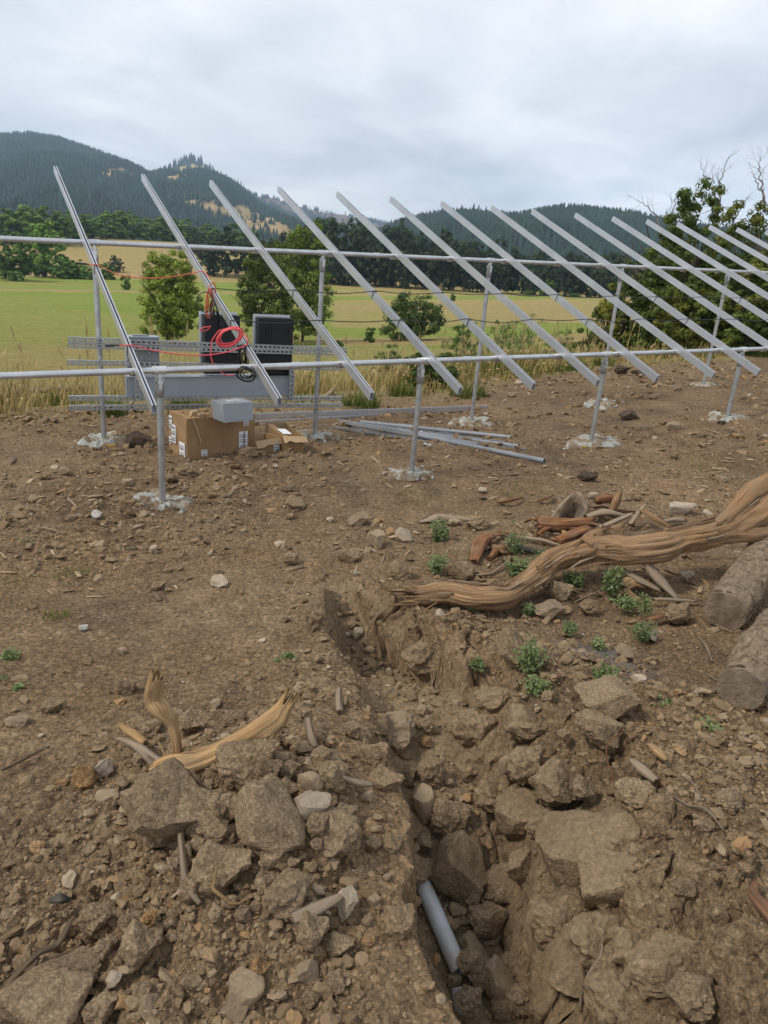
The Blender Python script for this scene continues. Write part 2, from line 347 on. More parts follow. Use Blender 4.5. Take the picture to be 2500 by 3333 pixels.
def soil_material():
    q = NT('soil'); g = q.n('ShaderNodeNewGeometry'); P = g.outputs['Position']
    big = q.noise(P, .9, 4, .55); mid = q.noise(P, 5, 6, .65); fine = q.noise(P, 55, 6, .7); grit = q.noise(P, 190, 4, .7)
    c = q.ramp(mid, [(.30, (.150, .100, .057)), (.72, (.300, .213, .127)), (.5, (.225, .154, .087))])
    c = q.mix(q.ramp(big, [(.42, 0.), (.66, .5)]), c, (.275, .165, .085))                       # rusty patches
    c = q.mix(q.ramp(fine, [(.34, .7), (.50, 0.)]), c, (.085, .060, .040))
    c = q.mix(q.ramp(grit, [(.58, 0.), (.70, .8)]), c, (.34, .26, .18))
    c = q.mix(q.ramp(q.noise(P, 120, 3, .6), [(.62, 0.), (.69, .7)]), c, (.30, .16, .07))
    c = q.mix(1., c, q.ramp(q.noise(P, .55, 3, .55, .6), [(.36, .80), (.66, 1.16), (.5, .98)]), 'MULTIPLY')
    c, gran_n = granules(q, P, c)
    dust = q.mix(q.ramp(fine, [(.35, 0.), (.65, 1.)]), (.215, .153, .090), (.305, .225, .139))
    cut = q.n('ShaderNodeMath', operation='MULTIPLY'); q.l(q.attr('cut'), cut.inputs[0]); cut.inputs[1].default_value = .55
    c = q.mix(cut.outputs[0], c, dust)
    c = q.mix(q.attr('ash'), c, (.135, .122, .108))
    c = q.mix(q.attr('verge'), c, (.22, .18, .08))
    q.l(c, q.p.inputs['Base Color']); q.p.inputs['Roughness'].default_value = .95; q.p.inputs['Specular IOR Level'].default_value = .15
    q.l(q.bump(grit, .0018, q.bump(fine, .006, gran_n)), q.p.inputs['Normal']); return q.m
MAT_SOIL = soil_material(); me.materials.append(MAT_SOIL)
tag(link('ground', me), kind='structure')
_GZ = gz.reshape(NR, NC)
def surf(x, y):
    """height of the finished earth surface, looked up in its grid"""
    i = int(round((NR-1)*math.log((y+.6)/.9)/math.log(26.6/.9))) if y > -.5 else -1; j = int(round((x/((y+1.6)*.62)+1)*.5*(NC-1)))
    return float(_GZ[i, j]) if 0 <= i < NR and 0 <= j < NC else G(x, y)
def shit(px_, py_, dz=0.):
    P = hit(px_, py_, dz); P[2] += max(0., min(surf(P[0], P[1])-G(P[0], P[1]), .06)); return P
# --- the hillside and the hay field below it, out to the wood
def field_material():
    q = NT('field_grass'); g = q.n('ShaderNodeNewGeometry'); P = g.outputs['Position']
    mp = q.n('ShaderNodeMapping'); mp.inputs['Rotation'].default_value = (0, 0, .12); mp.inputs['Scale'].default_value = (.22, .9, 1); q.l(P, mp.inputs[0])
    streak = q.noise(mp.outputs[0], .30, 6, .62, .5); tuft = q.noise(P, .9, 8, .75); fine = q.noise(P, 7, 4, .7)
    green = q.mix(q.ramp(tuft, [(.35, 0.), (.7, 1.)]), (.150, .232, .028), (.272, .325, .055))
    dry = q.mix(q.ramp(tuft, [(.35, 0.), (.68, 1.)]), (.31, .215, .085), (.47, .35, .165))
    d = q.n('ShaderNodeMath', operation='ADD'); q.l(q.attr('dry'), d.inputs[0])
    s2 = q.n('ShaderNodeMath', operation='MULTIPLY_ADD'); q.l(streak, s2.inputs[0]); s2.inputs[1].default_value = 1.1; s2.inputs[2].default_value = -.55; q.l(s2.outputs[0], d.inputs[1])
    c = q.mix(d.outputs[0], green, dry)
    c = q.mix(q.ramp(fine, [(.3, .55), (.55, 0.)]), c, (.07, .075, .02))
    q.l(c, q.p.inputs['Base Color']); q.p.inputs['Roughness'].default_value = .9; q.p.inputs['Specular IOR Level'].default_value = .1
    q.l(q.bump(q.noise(P, 3, 8, .8), .25), q.p.inputs['Normal']); return q.m
MAT_FIELD = field_material()
NR2, NC2 = 330, 260
_rr = np.geomspace(6, 760, NR2); _th = np.radians(np.linspace(-75, 75, NC2))
FX = _rr[:, None]*np.sin(_th)[None]; FY = _rr[:, None]*np.cos(_th)[None]
fx, fyy = FX.ravel(), FY.ravel(); fz = H(fx, fyy)
_s = fx*EDN[0]+fyy*EDN[1]-EDGE
_in = (np.abs(fx) < (fyy+1.6)*.62-.3) & (fyy < 25)
fz = np.where(_in, fz-.25, fz)                     # tucked under the earth of the building site
_dist = np.hypot(fx, fyy)
# behind the field a dry bank rises on the left, the wooded foothills start beyond it
px = to_px(np.stack([fx, fyy, fz], 1)); pxx, pyy = px[:, 0], px[:, 1]
def bandy(x, pts): return np.interp(x, [p[0] for p in pts], [p[1] for p in pts])
_az = np.degrees(np.arctan2(fx, fyy))
_rise = sstep((_dist-235)/160)*(9*sstep((4-_az)/14)+3)
fz = fz+np.where(_dist > 235, _rise, 0)
dry = np.full(fx.shape, .22)
wob = 3*vn2(fx/9, fyy/9, 44)
dry = np.where(_dist > 232+wob, .92, dry)                                         # dry bank behind
far_line = np.abs(pyy-(627+.012*pxx+.5*wob)) < 3.0; dry = np.where(far_line & (pxx < 520), .85, dry)
tan = (pxx > 720) & (pyy > 648+wob) & (pyy < 698+wob+.02*(1270-pxx)); dry = np.where(tan, .80, dry)
tan2 = (pxx > 600) & (pyy > 625) & (pyy < 640); dry = np.where(tan2, .7, dry)
dry = np.where((pxx < 560) & (pyy > 690+wob*3), .34, dry)
dry = np.where((pxx > 690) & (np.abs(pyy-(742-.02*(pxx-700)+2*wob)) < 9), .85, dry)
dry = np.where((pyy > 752+.0*pxx) & (_dist < 60) & (_s > 1), .62, dry)
dry = np.where((_s > -3) & (_s < 9), .85, dry)
dry = dry+.16*vn2(fx/22, fyy/22, 9)
me = npmesh('field', np.stack([fx, fyy, fz], 1), grid_faces(NR2, NC2)); smooth(me); attr(me, 'dry', np.clip(dry, 0, 1)); me.materials.append(MAT_FIELD)
fo = tag(link('field', me), kind='structure')
def FH(x, y):
    x = np.asarray(x, float); y = np.asarray(y, float); d = np.hypot(x, y); az = np.degrees(np.arctan2(x, y))
    return H(x, y)+np.where(d > 235, sstep((d-235)/160)*(9*sstep((4-az)/14)+3), 0)
# --- wooded hills: skylines read from the photograph, each at its own distance
def hill(name, prof, dist, base_d, foot, rough, seed, back=.25, clear=None, belly=1.0):
    prof = np.array(prof, float); rays = np.array([ray(*p) for p in prof])
    az = np.arctan2(rays[:, 0], rays[:, 1]); el = rays[:, 2]; o = np.argsort(az); az, el = az[o], el[o]
    nc, nr_ = 150, 90
    A = np.linspace(az[0], az[-1], nc); E_ = np.interp(A, az, el)
    t = np.concatenate([np.linspace(0, 1, nr_-14), 1+np.linspace(.03, back, 14)])
    D = base_d+(dist-base_d)*t
    zr = ZC+E_*dist
    X = D[:, None]*np.sin(A)[None]; Y = D[:, None]*np.cos(A)[None]; tc_ = np.clip(t, 0, 1)
    ea = (1-(1-tc_)**(1.0+.45*belly))                                   # seen height angle grows steadily to the crest
    front = foot*(1-ea)[:, None]+(D/dist)[:, None]*zr[None]*ea[:, None]; behind = zr[None]*(1-1.3*np.clip(t-1, 0, 1)[:, None]**1.2)
    Z = np.where(t[:, None] <= 1, front, behind)+(rough*fbm2(X/dist*11, Y/dist*11, 4, seed)-rough*.4)*np.clip((1-t)*2.6, 0, 1)[:, None]*np.clip(t*5, 0, 1)[:, None]
    me = npmesh(name, np.stack([X, Y, Z], 2).reshape(-1, 3), grid_faces(nr_, nc)); smooth(me)
    return me, X, Y, Z
def hill_material(name, floor, bare, bare2):
    q = NT(name); g = q.n('ShaderNodeNewGeometry'); P = g.outputs['Position']
    n = q.noise(P, .02, 8, .7); c = q.mix(q.ramp(n, [(.35, 0.), (.65, 1.)]), bare, bare2)
    c = q.mix(q.attr('bare'), floor, c); q.l(c, q.p.inputs['Base Color']); q.p.inputs['Roughness'].default_value = 1; q.p.inputs['Specular IOR Level'].default_value = 0
    return q.m
def leaf_material(name, c1, c2, c3, pscale=.35, trans=.25, rnd=.35):
    """foliage: hue drifts through the crown and from leaf to leaf"""
    q = NT(name); g = q.n('ShaderNodeNewGeometry'); P = g.outputs['Position']
    n = q.noise(P, pscale, 5, .65); oi = q.n('ShaderNodeObjectInfo')
    c = q.ramp(n, [(.30, c1), (.70, c3), (.5, c2)])
    k = q.n('ShaderNodeMapRange'); q.l(oi.outputs['Random'], k.inputs[0]); k.inputs[3].default_value = 1-rnd; k.inputs[4].default_value = 1+rnd
    hs = q.n('ShaderNodeHueSaturation'); q.l(c, hs.inputs['Color']); q.l(k.outputs[0], hs.inputs['Value'])
    q.l(hs.outputs[0], q.p.inputs['Base Color']); q.p.inputs['Roughness'].default_value = .65; q.p.inputs['Specular IOR Level'].default_value = .25
    if trans:
        tr = q.n('ShaderNodeBsdfTranslucent'); q.l(hs.outputs[0], tr.inputs[0]); ms = q.n('ShaderNodeMixShader'); ms.inputs[0].default_value = trans
        q.l(q.p.outputs[0], ms.inputs[1]); q.l(tr.outputs[0], ms.inputs[2]); q.l(ms.outputs[0], q.t.nodes['Material Output'].inputs[0])
    return q.m
MAT_CONIFER = leaf_material('conifer_needles', (.008, .031, .021), (.016, .047, .030), (.038, .076, .036), .012, 0, .35)
MAT_HILL = hill_material('hill_floor', (.020, .036, .020), (.33, .235, .115), (.42, .31, .16))
MAT_CLEARCUT = hill_material('clearcut_floor', (.022, .040, .026), (.165, .112, .088), (.215, .150, .112))
MAT_GOLD = hill_material('dry_hill', (.030, .045, .022), (.40, .29, .13), (.47, .35, .17))
def conifer_mesh(seed):
    rg = np.random.RandomState(seed); mb = MB(); n = 9; tiers = 8
    for k in range(tiers):
        z0 = .10+.84*k/tiers; z1 = z0+.26*(1-.5*k/tiers); r = .20*(1-k/tiers)**.85+.022; z1 = min(z1, 1.0)
        ang = np.arange(n)*2*math.pi/n+rg.rand()*6; rr = r*(.55+.6*rg.rand(n))
        v = [(0, 0, z1)]+[(rr[j]*math.cos(ang[j]), rr[j]*math.sin(ang[j]), z0-.05*rr[j]/r+rg.uniform(-.02, .02)) for j in range(n)]
        mb.add(v, [(0, 1+j, 1+(j+1) % n) for j in range(n)])
    mb.tube([(0, 0, -.05), (0, 0, .3)], [.016, .010], 5, False)
    return mb.mesh('conifer')
CONS = [conifer_mesh(s) for s in (1, 2, 3)]
for m_ in CONS: m_.materials.append(MAT_CONIFER)
def gn_forest(name, pts, scl, src, label, seed):
    me = bpy.data.meshes.new(name); me.vertices.add(len(pts)); me.vertices.foreach_set('co', np.asarray(pts, np.float32).ravel()); me.update()
    rg = np.random.RandomState(seed); attr(me, 'scl', scl); attr(me, 'rz', rg.rand(len(pts))*6.28); attr(me, 'wid', rg.uniform(.8, 1.35, len(pts)))
    o = bpy.data.objects.new(name, me); COL.objects.link(o); me.materials.append(MAT_CONIFER)
    ng = bpy.data.node_groups.new(name, 'GeometryNodeTree')
    ng.interface.new_socket('Geometry', in_out='INPUT', socket_type='NodeSocketGeometry'); ng.interface.new_socket('Geometry', in_out='OUTPUT', socket_type='NodeSocketGeometry')
    N = ng.nodes.new; i = N('NodeGroupInput'); u = N('NodeGroupOutput'); mp = N('GeometryNodeMeshToPoints'); ip = N('GeometryNodeInstanceOnPoints')
    oi = N('GeometryNodeObjectInfo'); oi.inputs['Object'].default_value = src; oi.transform_space = 'ORIGINAL'; oi.inputs['As Instance'].default_value = True
    def na(nm): q = N('GeometryNodeInputNamedAttribute'); q.data_type = 'FLOAT'; q.inputs['Name'].default_value = nm; return q.outputs[0]
    L = ng.links.new; L(i.outputs[0], mp.inputs[0]); L(mp.outputs[0], ip.inputs['Points']); L(oi.outputs['Geometry'], ip.inputs['Instance'])
    s = na('scl'); w = N('ShaderNodeMath'); w.operation = 'MULTIPLY'; L(s, w.inputs[0]); L(na('wid'), w.inputs[1])
    c1 = N('ShaderNodeCombineXYZ'); L(w.outputs[0], c1.inputs[0]); L(w.outputs[0], c1.inputs[1]); L(s, c1.inputs[2]); L(c1.outputs[0], ip.inputs['Scale'])
    c2 = N('ShaderNodeCombineXYZ'); L(na('rz'), c2.inputs[2]); L(c2.outputs[0], ip.inputs['Rotation']); L(ip.outputs[0], u.inputs[0])
    md = o.modifiers.new('forest', 'NODES'); md.node_group = ng
    return tag(o, label, 'forest', kind='stuff')
CONIFER_SRC = None
def forest_points(X, Y, Z, n, seed, clear, keep_back=.06):
    rg = np.random.RandomState(seed); nr_, nc = X.shape; top = nr_-14
    a_ = np.hypot(np.diff(X, axis=1)[:-1], np.diff(Y, axis=1)[:-1])*np.hypot(np.diff(X, axis=0)[:, :-1], np.diff(Y, axis=0)[:, :-1])
    a_[top+5:] = 0; a_ = a_.ravel(); k = rg.choice(len(a_), n, p=a_/a_.sum()); i, j = k//(nc-1), k % (nc-1); u_, v_ = rg.rand(n), rg.rand(n)
    def bl(Q): return (Q[i, j]*(1-u_)+Q[i, j+1]*u_)*(1-v_)+(Q[i+1, j]*(1-u_)+Q[i+1, j+1]*u_)*v_
    P = np.stack([bl(X), bl(Y), bl(Z)], 1); b_ = bare_mask(P, clear)
    return P[rg.rand(n) > b_*.97]
def bare_mask(P, clear):
    p = to_px(P); b_ = np.zeros(len(P))
    for cx, cy, rx, ry, rot in clear:
        dx_, dy_ = p[:, 0]-cx, p[:, 1]-cy; c, s = math.cos(rot), math.sin(rot); u_ = (dx_*c+dy_*s)/rx; v_ = (-dx_*s+dy_*c)/ry
        q = 1-(u_*u_+v_*v_)+.9*fbm2(p[:, 0]/14+cx, p[:, 1]/7, 3, 5); b_ = np.maximum(b_, np.clip(q*1.5, 0, 1))
    return b_
FOOT = ZC-9
HILLS = [
 # name, skyline, distance, start distance, material, trees, tree height, clearings, label
 ('far_clearcut_hill', [(380,420),(500,418),(545,424),(585,427),(640,444),(700,461),(745,464),(790,474),(840,486),(900,496),(1000,506),(1150,520)], 3600, 1900, MAT_CLEARCUT, 13000, 20,
  [(600,442,75,12,.25),(745,476,62,18,.06),(680,458,40,8,.2),(820,492,50,8,.1)], 'distant forest around reddish clear-cut hill'),
 ('golden_knob_hill', [(180,420),(250,385),(285,358),(330,374),(352,368),(380,362),(415,352),(440,358),(480,382),(527,410),(570,436),(640,470),(720,505)], 3000, 1700, MAT_GOLD, 3600, 20,
  [(310,366,60,14,.3),(450,378,110,20,.45),(400,372,40,10,0)], 'sparse distant forest on the golden knob hill'),
 ('left_mountain', [(-700,350),(-400,320),(-150,300),(0,297),(60,294),(130,306),(200,331),(280,356),(330,380),(400,425),(480,470),(560,505),(650,530)], 2500, 620, MAT_HILL, 44000, 18,
  [(258,372,38,10,.2),(225,378,18,6,.2),(70,500,40,5,.1),(150,470,30,4,.1)], 'dark conifer forest covering the left mountain'),
 ('patchy_front_hill', [(180,470),(250,425),(300,388),(335,374),(370,371),(430,374),(470,388),(510,408),(560,446),(600,465),(650,490),(720,512),(800,530)], 2000, 650, MAT_HILL, 26000, 17,
  [(380,388,46,17,.1),(505,458,80,16,.2),(438,440,60,8,.05),(595,490,36,20,.5),(625,507,28,12,.3),(540,482,40,12,.3)], 'conifer forest on the front hill with dry clearings'),
 ('right_forest_hill', [(740,545),(800,518),(840,500),(880,487),(930,477),(965,468),(1000,463),(1060,468),(1120,471),(1165,466),(1210,463),(1260,468),(1320,474),(1400,482),(1480,490),(1560,500),(1700,515),(2000,530),(2500,560)], 1300, 420, MAT_HILL, 32000, 17,
  [(1055,480,10,3,0)], 'dark conifer forest on the right hill'),
]
HILLDATA = {}
for hi, (nm, prof, D1, D0, mt, ntree, th, clear, lab) in enumerate(HILLS):
    me, X, Y, Z = hill(nm, prof, D1, D0, FOOT if D0 < 1000 else FOOT+30, D1*.012, 200+hi*9)
    P = np.stack([X, Y, Z], 2).reshape(-1, 3); attr(me, 'bare', bare_mask(P, clear)); me.materials.append(mt)
    tag(link(nm, me), kind='structure'); HILLDATA[nm] = (me, X, Y, Z)
def skyline_tree(px_, py_, hgt_px, hillname, label, grp, k):
    """a conifer on a ridge: its foot is where the direction meets the hill's crest"""
    me, X, Y, Z = HILLDATA[hillname]; top = X.shape[0]-15; j = np.argmin(np.abs(to_px(np.stack([X[top], Y[top], Z[top]], 1))[:, 0]-px_))
    i = top-int(abs(py_)); P = np.array([X[i, j], Y[i, j], Z[i, j]-.5]); rng_ = random.Random(int(px_*7))
    A = X[i, j]+rng_.uniform(-4, 4)
    o = bpy.data.objects.new('conifer_tree', CONS[k % 3]); COL.objects.link(o); o.location = (A, P[1], P[2])
    h = hgt_px/ppm(P); o.scale = (h*1.15, h*1.15, h); o.rotation_euler[2] = rng_.uniform(0, 6)
    return tag(o, label, 'tree', grp)
rg = random.Random(4)
knob = [skyline_tree(x, d, h, 'golden_knob_hill', 'tall dark conifer in the grove crowning the golden knob hill', 'conifers crowning the knob', i) for i, (x, d, h) in enumerate(
 [(366,2,15),(372,1,14),(378,0,19),(383,1,20),(388,0,21),(392,2,19),(396,0,24),(401,1,19),(405,0,20),(409,0,23),(414,1,24),(419,0,21),(424,1,20),(428,0,18),(433,1,22),(437,0,21),(385,4,20),(394,5,19),(404,4,22),(413,5,18),(421,4,19),(431,4,17)])]
CONIFER_SRC = knob[0]
for i, (x, h) in enumerate([(446,9),(452,15),(458,14),(462,9),(470,10),(478,13),(486,11),(493,14),(500,12),(507,13),(514,14),(520,15),(526,10)]):
    skyline_tree(x, 0, h, 'golden_knob_hill', 'small conifer in the row down the right shoulder of the golden knob', 'conifers down the knob shoulder', i)
for x, h, lab in ((12,7,'lone conifer at the left end of the mountain skyline'),(34,6,'second lone conifer from the left on the mountain skyline'),(142,4,'tiny lone conifer on the falling mountain skyline')):
    skyline_tree(x, 0, h, 'left_mountain', lab, None, 1)
for i, (x, h) in enumerate([(970,20),(998,23),(1010,18),(1022,26),(1030,24),(1040,18),(1050,22),(1058,20),(1075,18),(1085,16)]):
    skyline_tree(x, 0, h, 'right_forest_hill', 'taller conifer standing out on the left crest of the right forest hill', 'tall conifers on the right hill crest', i)
skyline_tree(1211, 0, 17, 'right_forest_hill', 'single bushy conifer rising above the middle of the right hill crest', None, 1)
for i, (x, h) in enumerate([(627,7),(640,8),(655,6),(668,7),(685,8),(700,7),(714,9),(742,8),(752,7),(800,10),(808,9),(818,8),(830,10),(846,9)]):
    skyline_tree(x, 0, h, 'far_clearcut_hill', 'distant conifer in the dark band on the clear-cut hill skyline', 'conifers on the far clear-cut skyline', i)
for hi, (nm, prof, D1, D0, mt, ntree, th, clear, lab) in enumerate(HILLS):
    me, X, Y, Z = HILLDATA[nm]; P = forest_points(X, Y, Z, ntree, 300+hi, clear)
    rg_ = np.random.RandomState(400+hi); stand = .78+.3*vn2(P[:, 0]/150, P[:, 1]/150, 60+hi)
    gn_forest('conifer_forest', P-np.array([0, 0, .5]), th*stand*rg_.uniform(.65, 1.25, len(P)), CONIFER_SRC, lab, 500+hi)
# ------------------------------------------------------------------ haze over the valley
mb = MB(); mb.box((0, 1900, ZC+190), (3600, 0, 0), (0, 2400, 0), (0, 0, 260)); hz = link('haze', mb)
hm = bpy.data.materials.new('haze'); hm.use_nodes = True; t_ = hm.node_tree; t_.nodes.clear()
pv = t_.nodes.new('ShaderNodeVolumePrincipled'); pv.inputs['Color'].default_value = (.60, .79, 1, 1); pv.inputs['Density'].default_value = .00018; pv.inputs['Anisotropy'].default_value = .2
ou = t_.nodes.new('ShaderNodeOutputMaterial'); t_.links.new(pv.outputs[0], ou.inputs['Volume']); hz.data.materials.append(hm)
tag(hz, 'thin pale haze filling the valley', 'haze', kind='stuff')
# ================================================================== TREES AND GRASS
MAT_BARK = M_('bark', (.085, .065, .048), .95, var=.35, scale=9, bump=.02, bscale=14, stretch=(1, 1, .25))
MAT_DEADWOOD = M_('bare_grey_branches', (.20, .175, .15), .9, var=.3, scale=12)
def limb(mb, a_, d, length, r, depth, rg, tips, bend=.25, split=3, n=6, up=.15):
    m = 5; P = [np.array(a_, float)]; dd = nrm(d)
    for i in range(m):
        dd = nrm(dd+bend*rg.normal(0, .35, 3)+np.array([0, 0, up*.3])); P.append(P[-1]+dd*length/m)
    mb.tube(P, np.linspace(r, r*.45, m+1), n, False)
    if depth == 0: tips.append(P[-1]); return
    for k in range(split):
        i = rg.randint(2, m+1); side = nrm(rg.normal(0, 1, 3)); side = nrm(side-dd*(side@dd))
        limb(mb, P[i], nrm(dd*.75+side*.75+np.array([0, 0, up])), length*rg.uniform(.5, .75), r*(.62 if i < m else .45), depth-1, rg, tips, bend, split, max(3, n-1), up)
def leaves(cent, nrmv, size, rg, droop=.25, aspect=.55):
    """diamond leaves: base, two sides, tip - each folded a little along its rib"""
    n = len(cent); t = rg.normal(0, 1, (n, 3)); t -= nrmv*(t*nrmv).sum(1)[:, None]; t /= np.linalg.norm(t, axis=1)[:, None]+1e-9
    t[:, 2] -= droop; t /= np.linalg.norm(t, axis=1)[:, None]; b_ = np.cross(nrmv, t); s = (size*rg.uniform(.6, 1.35, n))[:, None]
    v = np.stack([cent-.5*t*s, cent+b_*s*aspect*.5+nrmv*s*.06, cent+.5*t*s, cent-b_*s*aspect*.5+nrmv*s*.06], 1).reshape(-1, 3)
    return v, np.arange(4*n).reshape(n, 4)
def crown_pts(rg, ncl, per, ext, lumps, shell=.55, cl=.2):
    """leaf positions: clumps spread through an uneven crown, denser towards the outside"""
    ext = np.array(ext, float); C_ = []
    while len(C_) < ncl:
        p = rg.uniform(-1, 1, 3); r_ = np.linalg.norm(p); k = 1+lumps*fbm3(*(np.array([[q] for q in nrm(p)*1.6+rg.uniform(0, .01)])), 2, 3)[0]
        if shell*.75*rg.rand() < (np.abs(p)**2.7).sum()**(1/2.7) < k*.93: C_.append(p)
    C_ = np.array(C_)*ext; rad = cl*ext.mean()*rg.uniform(.6, 1.3, ncl)
    d = rg.normal(0, 1, (ncl, per, 3)); d /= np.linalg.norm(d, axis=2)[:, :, None]; rr = rg.rand(ncl, per)**.45
    P = C_[:, None]+d*(rad[:, None]*rr)[:, :, None]*np.array([1.15, 1.15, .72]); N = d+np.array([0, 0, .5]); N /= np.linalg.norm(N, axis=2)[:, :, None]
    return P.reshape(-1, 3), N.reshape(-1, 3), C_
def tree_meshes(seed, hgt, wid, crown_lo, ncl, per, leaf, lumps=.35, cl=.2, shell=.55, trunk_r=None, ntr=1, shape=1.0, tl=.55):
    rg = np.random.RandomState(seed); ch = hgt-crown_lo
    P, N, C_ = crown_pts(rg, ncl, per, (wid/2, wid/2, ch/2), lumps, shell, cl)
    q = np.clip((P[:, 2]+ch/2)/ch, 0, 1); sq = 1-(1-shape)*np.abs(q-.38)**1.2*1.6; P[:, :2] *= np.clip(sq, .25, 1.2)[:, None]
    P[:, 2] += crown_lo+ch/2
    P[:, 2] = np.maximum(P[:, 2], crown_lo*.25+.2*rg.rand(len(P)))
    v, f = leaves(P, N, leaf, rg); crown = npmesh('crown', v, f)
    mb = MB(); tips = []
    for k in range(ntr):
        a_ = (rg.uniform(-.1, .1)*wid*(ntr > 1), rg.uniform(-.1, .1)*wid*(ntr > 1), -.3)
        limb(mb, a_, (rg.uniform(-.12, .12), rg.uniform(-.12, .12), 1), hgt*tl, trunk_r or hgt*.022, 2, rg, tips, .3, 4, 7, .35)
    trunk = mb.mesh('trunk'); smooth(trunk); trunk.materials.append(MAT_BARK)
    return crown, trunk
LM = {
 'ash': leaf_material('ash_leaves', (0.072, 0.117, 0.023), (0.150, 0.215, 0.036), (0.273, 0.325, 0.060), .9, .3),
 'ashtop': leaf_material('yellow_green_leaves', (0.098, 0.144, 0.018), (0.196, 0.247, 0.034), (0.310, 0.333, 0.057), .7, .3),
 'oak': leaf_material('oak_leaves', (0.013, 0.026, 0.012), (0.029, 0.052, 0.019), (0.057, 0.088, 0.029), .22, .1, .3),
 'green': leaf_material('bright_green_leaves', (0.062, 0.133, 0.024), (0.125, 0.219, 0.037), (0.204, 0.296, 0.055), .25, .2, .3),
 'maple': leaf_material('maple_leaves', (0.034, 0.064, 0.014), (0.098, 0.138, 0.023), (0.287, 0.270, 0.039), .5, .3),
 'bush': leaf_material('bush_leaves', (0.039, 0.081, 0.016), (0.078, 0.137, 0.026), (0.156, 0.208, 0.039), 1.3, .25),
 'bramble': leaf_material('bramble_leaves', (0.036, 0.072, 0.014), (0.090, 0.144, 0.024), (0.180, 0.204, 0.042), 3, .2),
}
def plant_tree(name, ms, mats, loc, label, cat='tree', group=None, scale=(1, 1, 1), rz=0.):
    o = thing(name, label, cat, loc, group); o.scale = scale; o.rotation_euler[2] = rz
    for nm, m_, mt in (('crown', ms[0], mats[0]), ('trunk', ms[1], None)):
        c = bpy.data.objects.new(nm, m_); COL.objects.link(c); c.parent = o
        if mt and not m_.materials: m_.materials.append(mt)
    return o
def at_field(px_, py_): P = hit(px_, py_); return P
def at_dist(px_, dist):
    """the ground at a distance in the direction of an image column"""
    y = 700.
    for _ in range(3):
        d = ray(px_, y); P = np.array([d[0]*dist, d[1]*dist, 0]); P[2] = float(FH(P[:1], P[1:2])[0]); y = to_px(P)[0, 1]
    return P
# two saplings-grown-tall in the near field
P = hit(372, 742); k = 1/ppm(P)
plant_tree('young_ash_tree', tree_meshes(11, 200*k, 132*k, 5*k, 270, 85, .21, .3, .145, .4, .08, 3, .75), (LM['ashtop'],), P, 'bright yellow-green bushy tree left of the black enclosures')
P = hit(578, 745); k = 1/ppm(P)
plant_tree('field_tree', tree_meshes(12, 215*k, 130*k, 5*k, 240, 85, .22, .35, .145, .4, .08, 3, .8), (LM['ash'],), P, 'green bushy tree directly behind the two black enclosures')
P = hit(655, 738); k = 1/ppm(P)
plant_tree('field_tree', tree_meshes(13, 240*k, 128*k, 7*k, 270, 85, .22, .4, .145, .4, .10, 2, .6), (LM['ash'],), P, 'taller pointed green tree behind the second rear post')
P = hit(892, 735); k = 1/ppm(P)
plant_tree('round_bush', tree_meshes(14, 100*k, 135*k, 0, 130, 70, .24, .3, .18, .35, .06, 4), (LM['bush'],), P, 'round green bush in the middle of the field', 'bush')
for x, y, h, lab in ((799,740,34,'small upright dark shrub left of the round field bush'),(274,626,30,'tiny sapling standing by the strip across the left field'),(734,752,16,'very small shrub in the field near the strut ends'),
                     (978,650,14,'tiny shrub in the far field left of the third rear post')):
    P = hit(x, y); k = 1/ppm(P)
    plant_tree('field_shrub', tree_meshes(15+x, h*k, h*.75*k, 0, 26, 40, .22 if y > 700 else .5, .3, .25, .4, .05, 2), (LM['bush'] if y > 700 else LM['green'],), P, lab, 'shrub')
# oaks and other trees along the far edge of the field
OAK = [tree_meshes(30+i, 1, 1.0+.12*i, -.04, 84, 52, .075, .35, .17, .35, .022) for i in range(4)]
GRN = [tree_meshes(40+i, 1, .75+.1*i, -.02, 92, 55, .085, .35, .16, .3, .022) for i in range(3)]
rg = random.Random(8)
def row_tree(px_, dist, hpx, wpx, kind, i, label, group):
    P = at_dist(px_, dist); k = 1/ppm(P); h = hpx*k; ms = (OAK if kind == 'oak' else GRN); m_ = ms[i % len(ms)]
    w = wpx*k/(1.0+.12*(i % 4) if kind == 'oak' else .75+.1*(i % 3))
    plant_tree('oak_tree' if kind == 'oak' else 'broadleaf_tree', m_, (LM[kind],), P, label, 'tree', group, (w, w, h), rg.uniform(0, 6))
for i, (x, d, h, w) in enumerate([(480,262,100,95),(545,268,70,60),(612,262,95,80),(560,275,80,70),(665,255,128,90),(700,262,140,105),(735,250,128,95),(772,262,132,90),(805,255,118,80),(842,262,130,95),(880,252,120,85),(915,262,112,80),(950,252,118,85),(985,258,105,80),
        (1020,250,100,75),(1050,256,92,70),(1085,248,90,70),(1120,252,85,65),(1155,246,84,66),(1190,250,80,62),(1225,244,84,66),(1262,248,86,70),(1300,240,90,72),(1345,240,95,80),(1400,236,100,85),(1460,236,100,90),(1520,236,105,90),(1590,232,105,90),(1650,232,105,95)]):
    row_tree(x, d, h, w, 'oak', i, 'dark spreading oak in the row along the far edge of the field', 'dark oaks along the field edge')
for i, (x, d, h, w) in enumerate([(420,330,52,60),(445,300,46,50),(640,300,60,60),(690,310,100,80),(770,310,110,90),(850,300,120,90),(930,300,110,90),(1000,300,100,85),(1080,290,100,80),(1160,285,95,80),(1240,280,95,80),(1320,275,95,85)]):
    row_tree(x, d, h, w, 'oak', i+2, 'dark tree standing behind the oak row at the foot of the hills', 'trees behind the oak row')
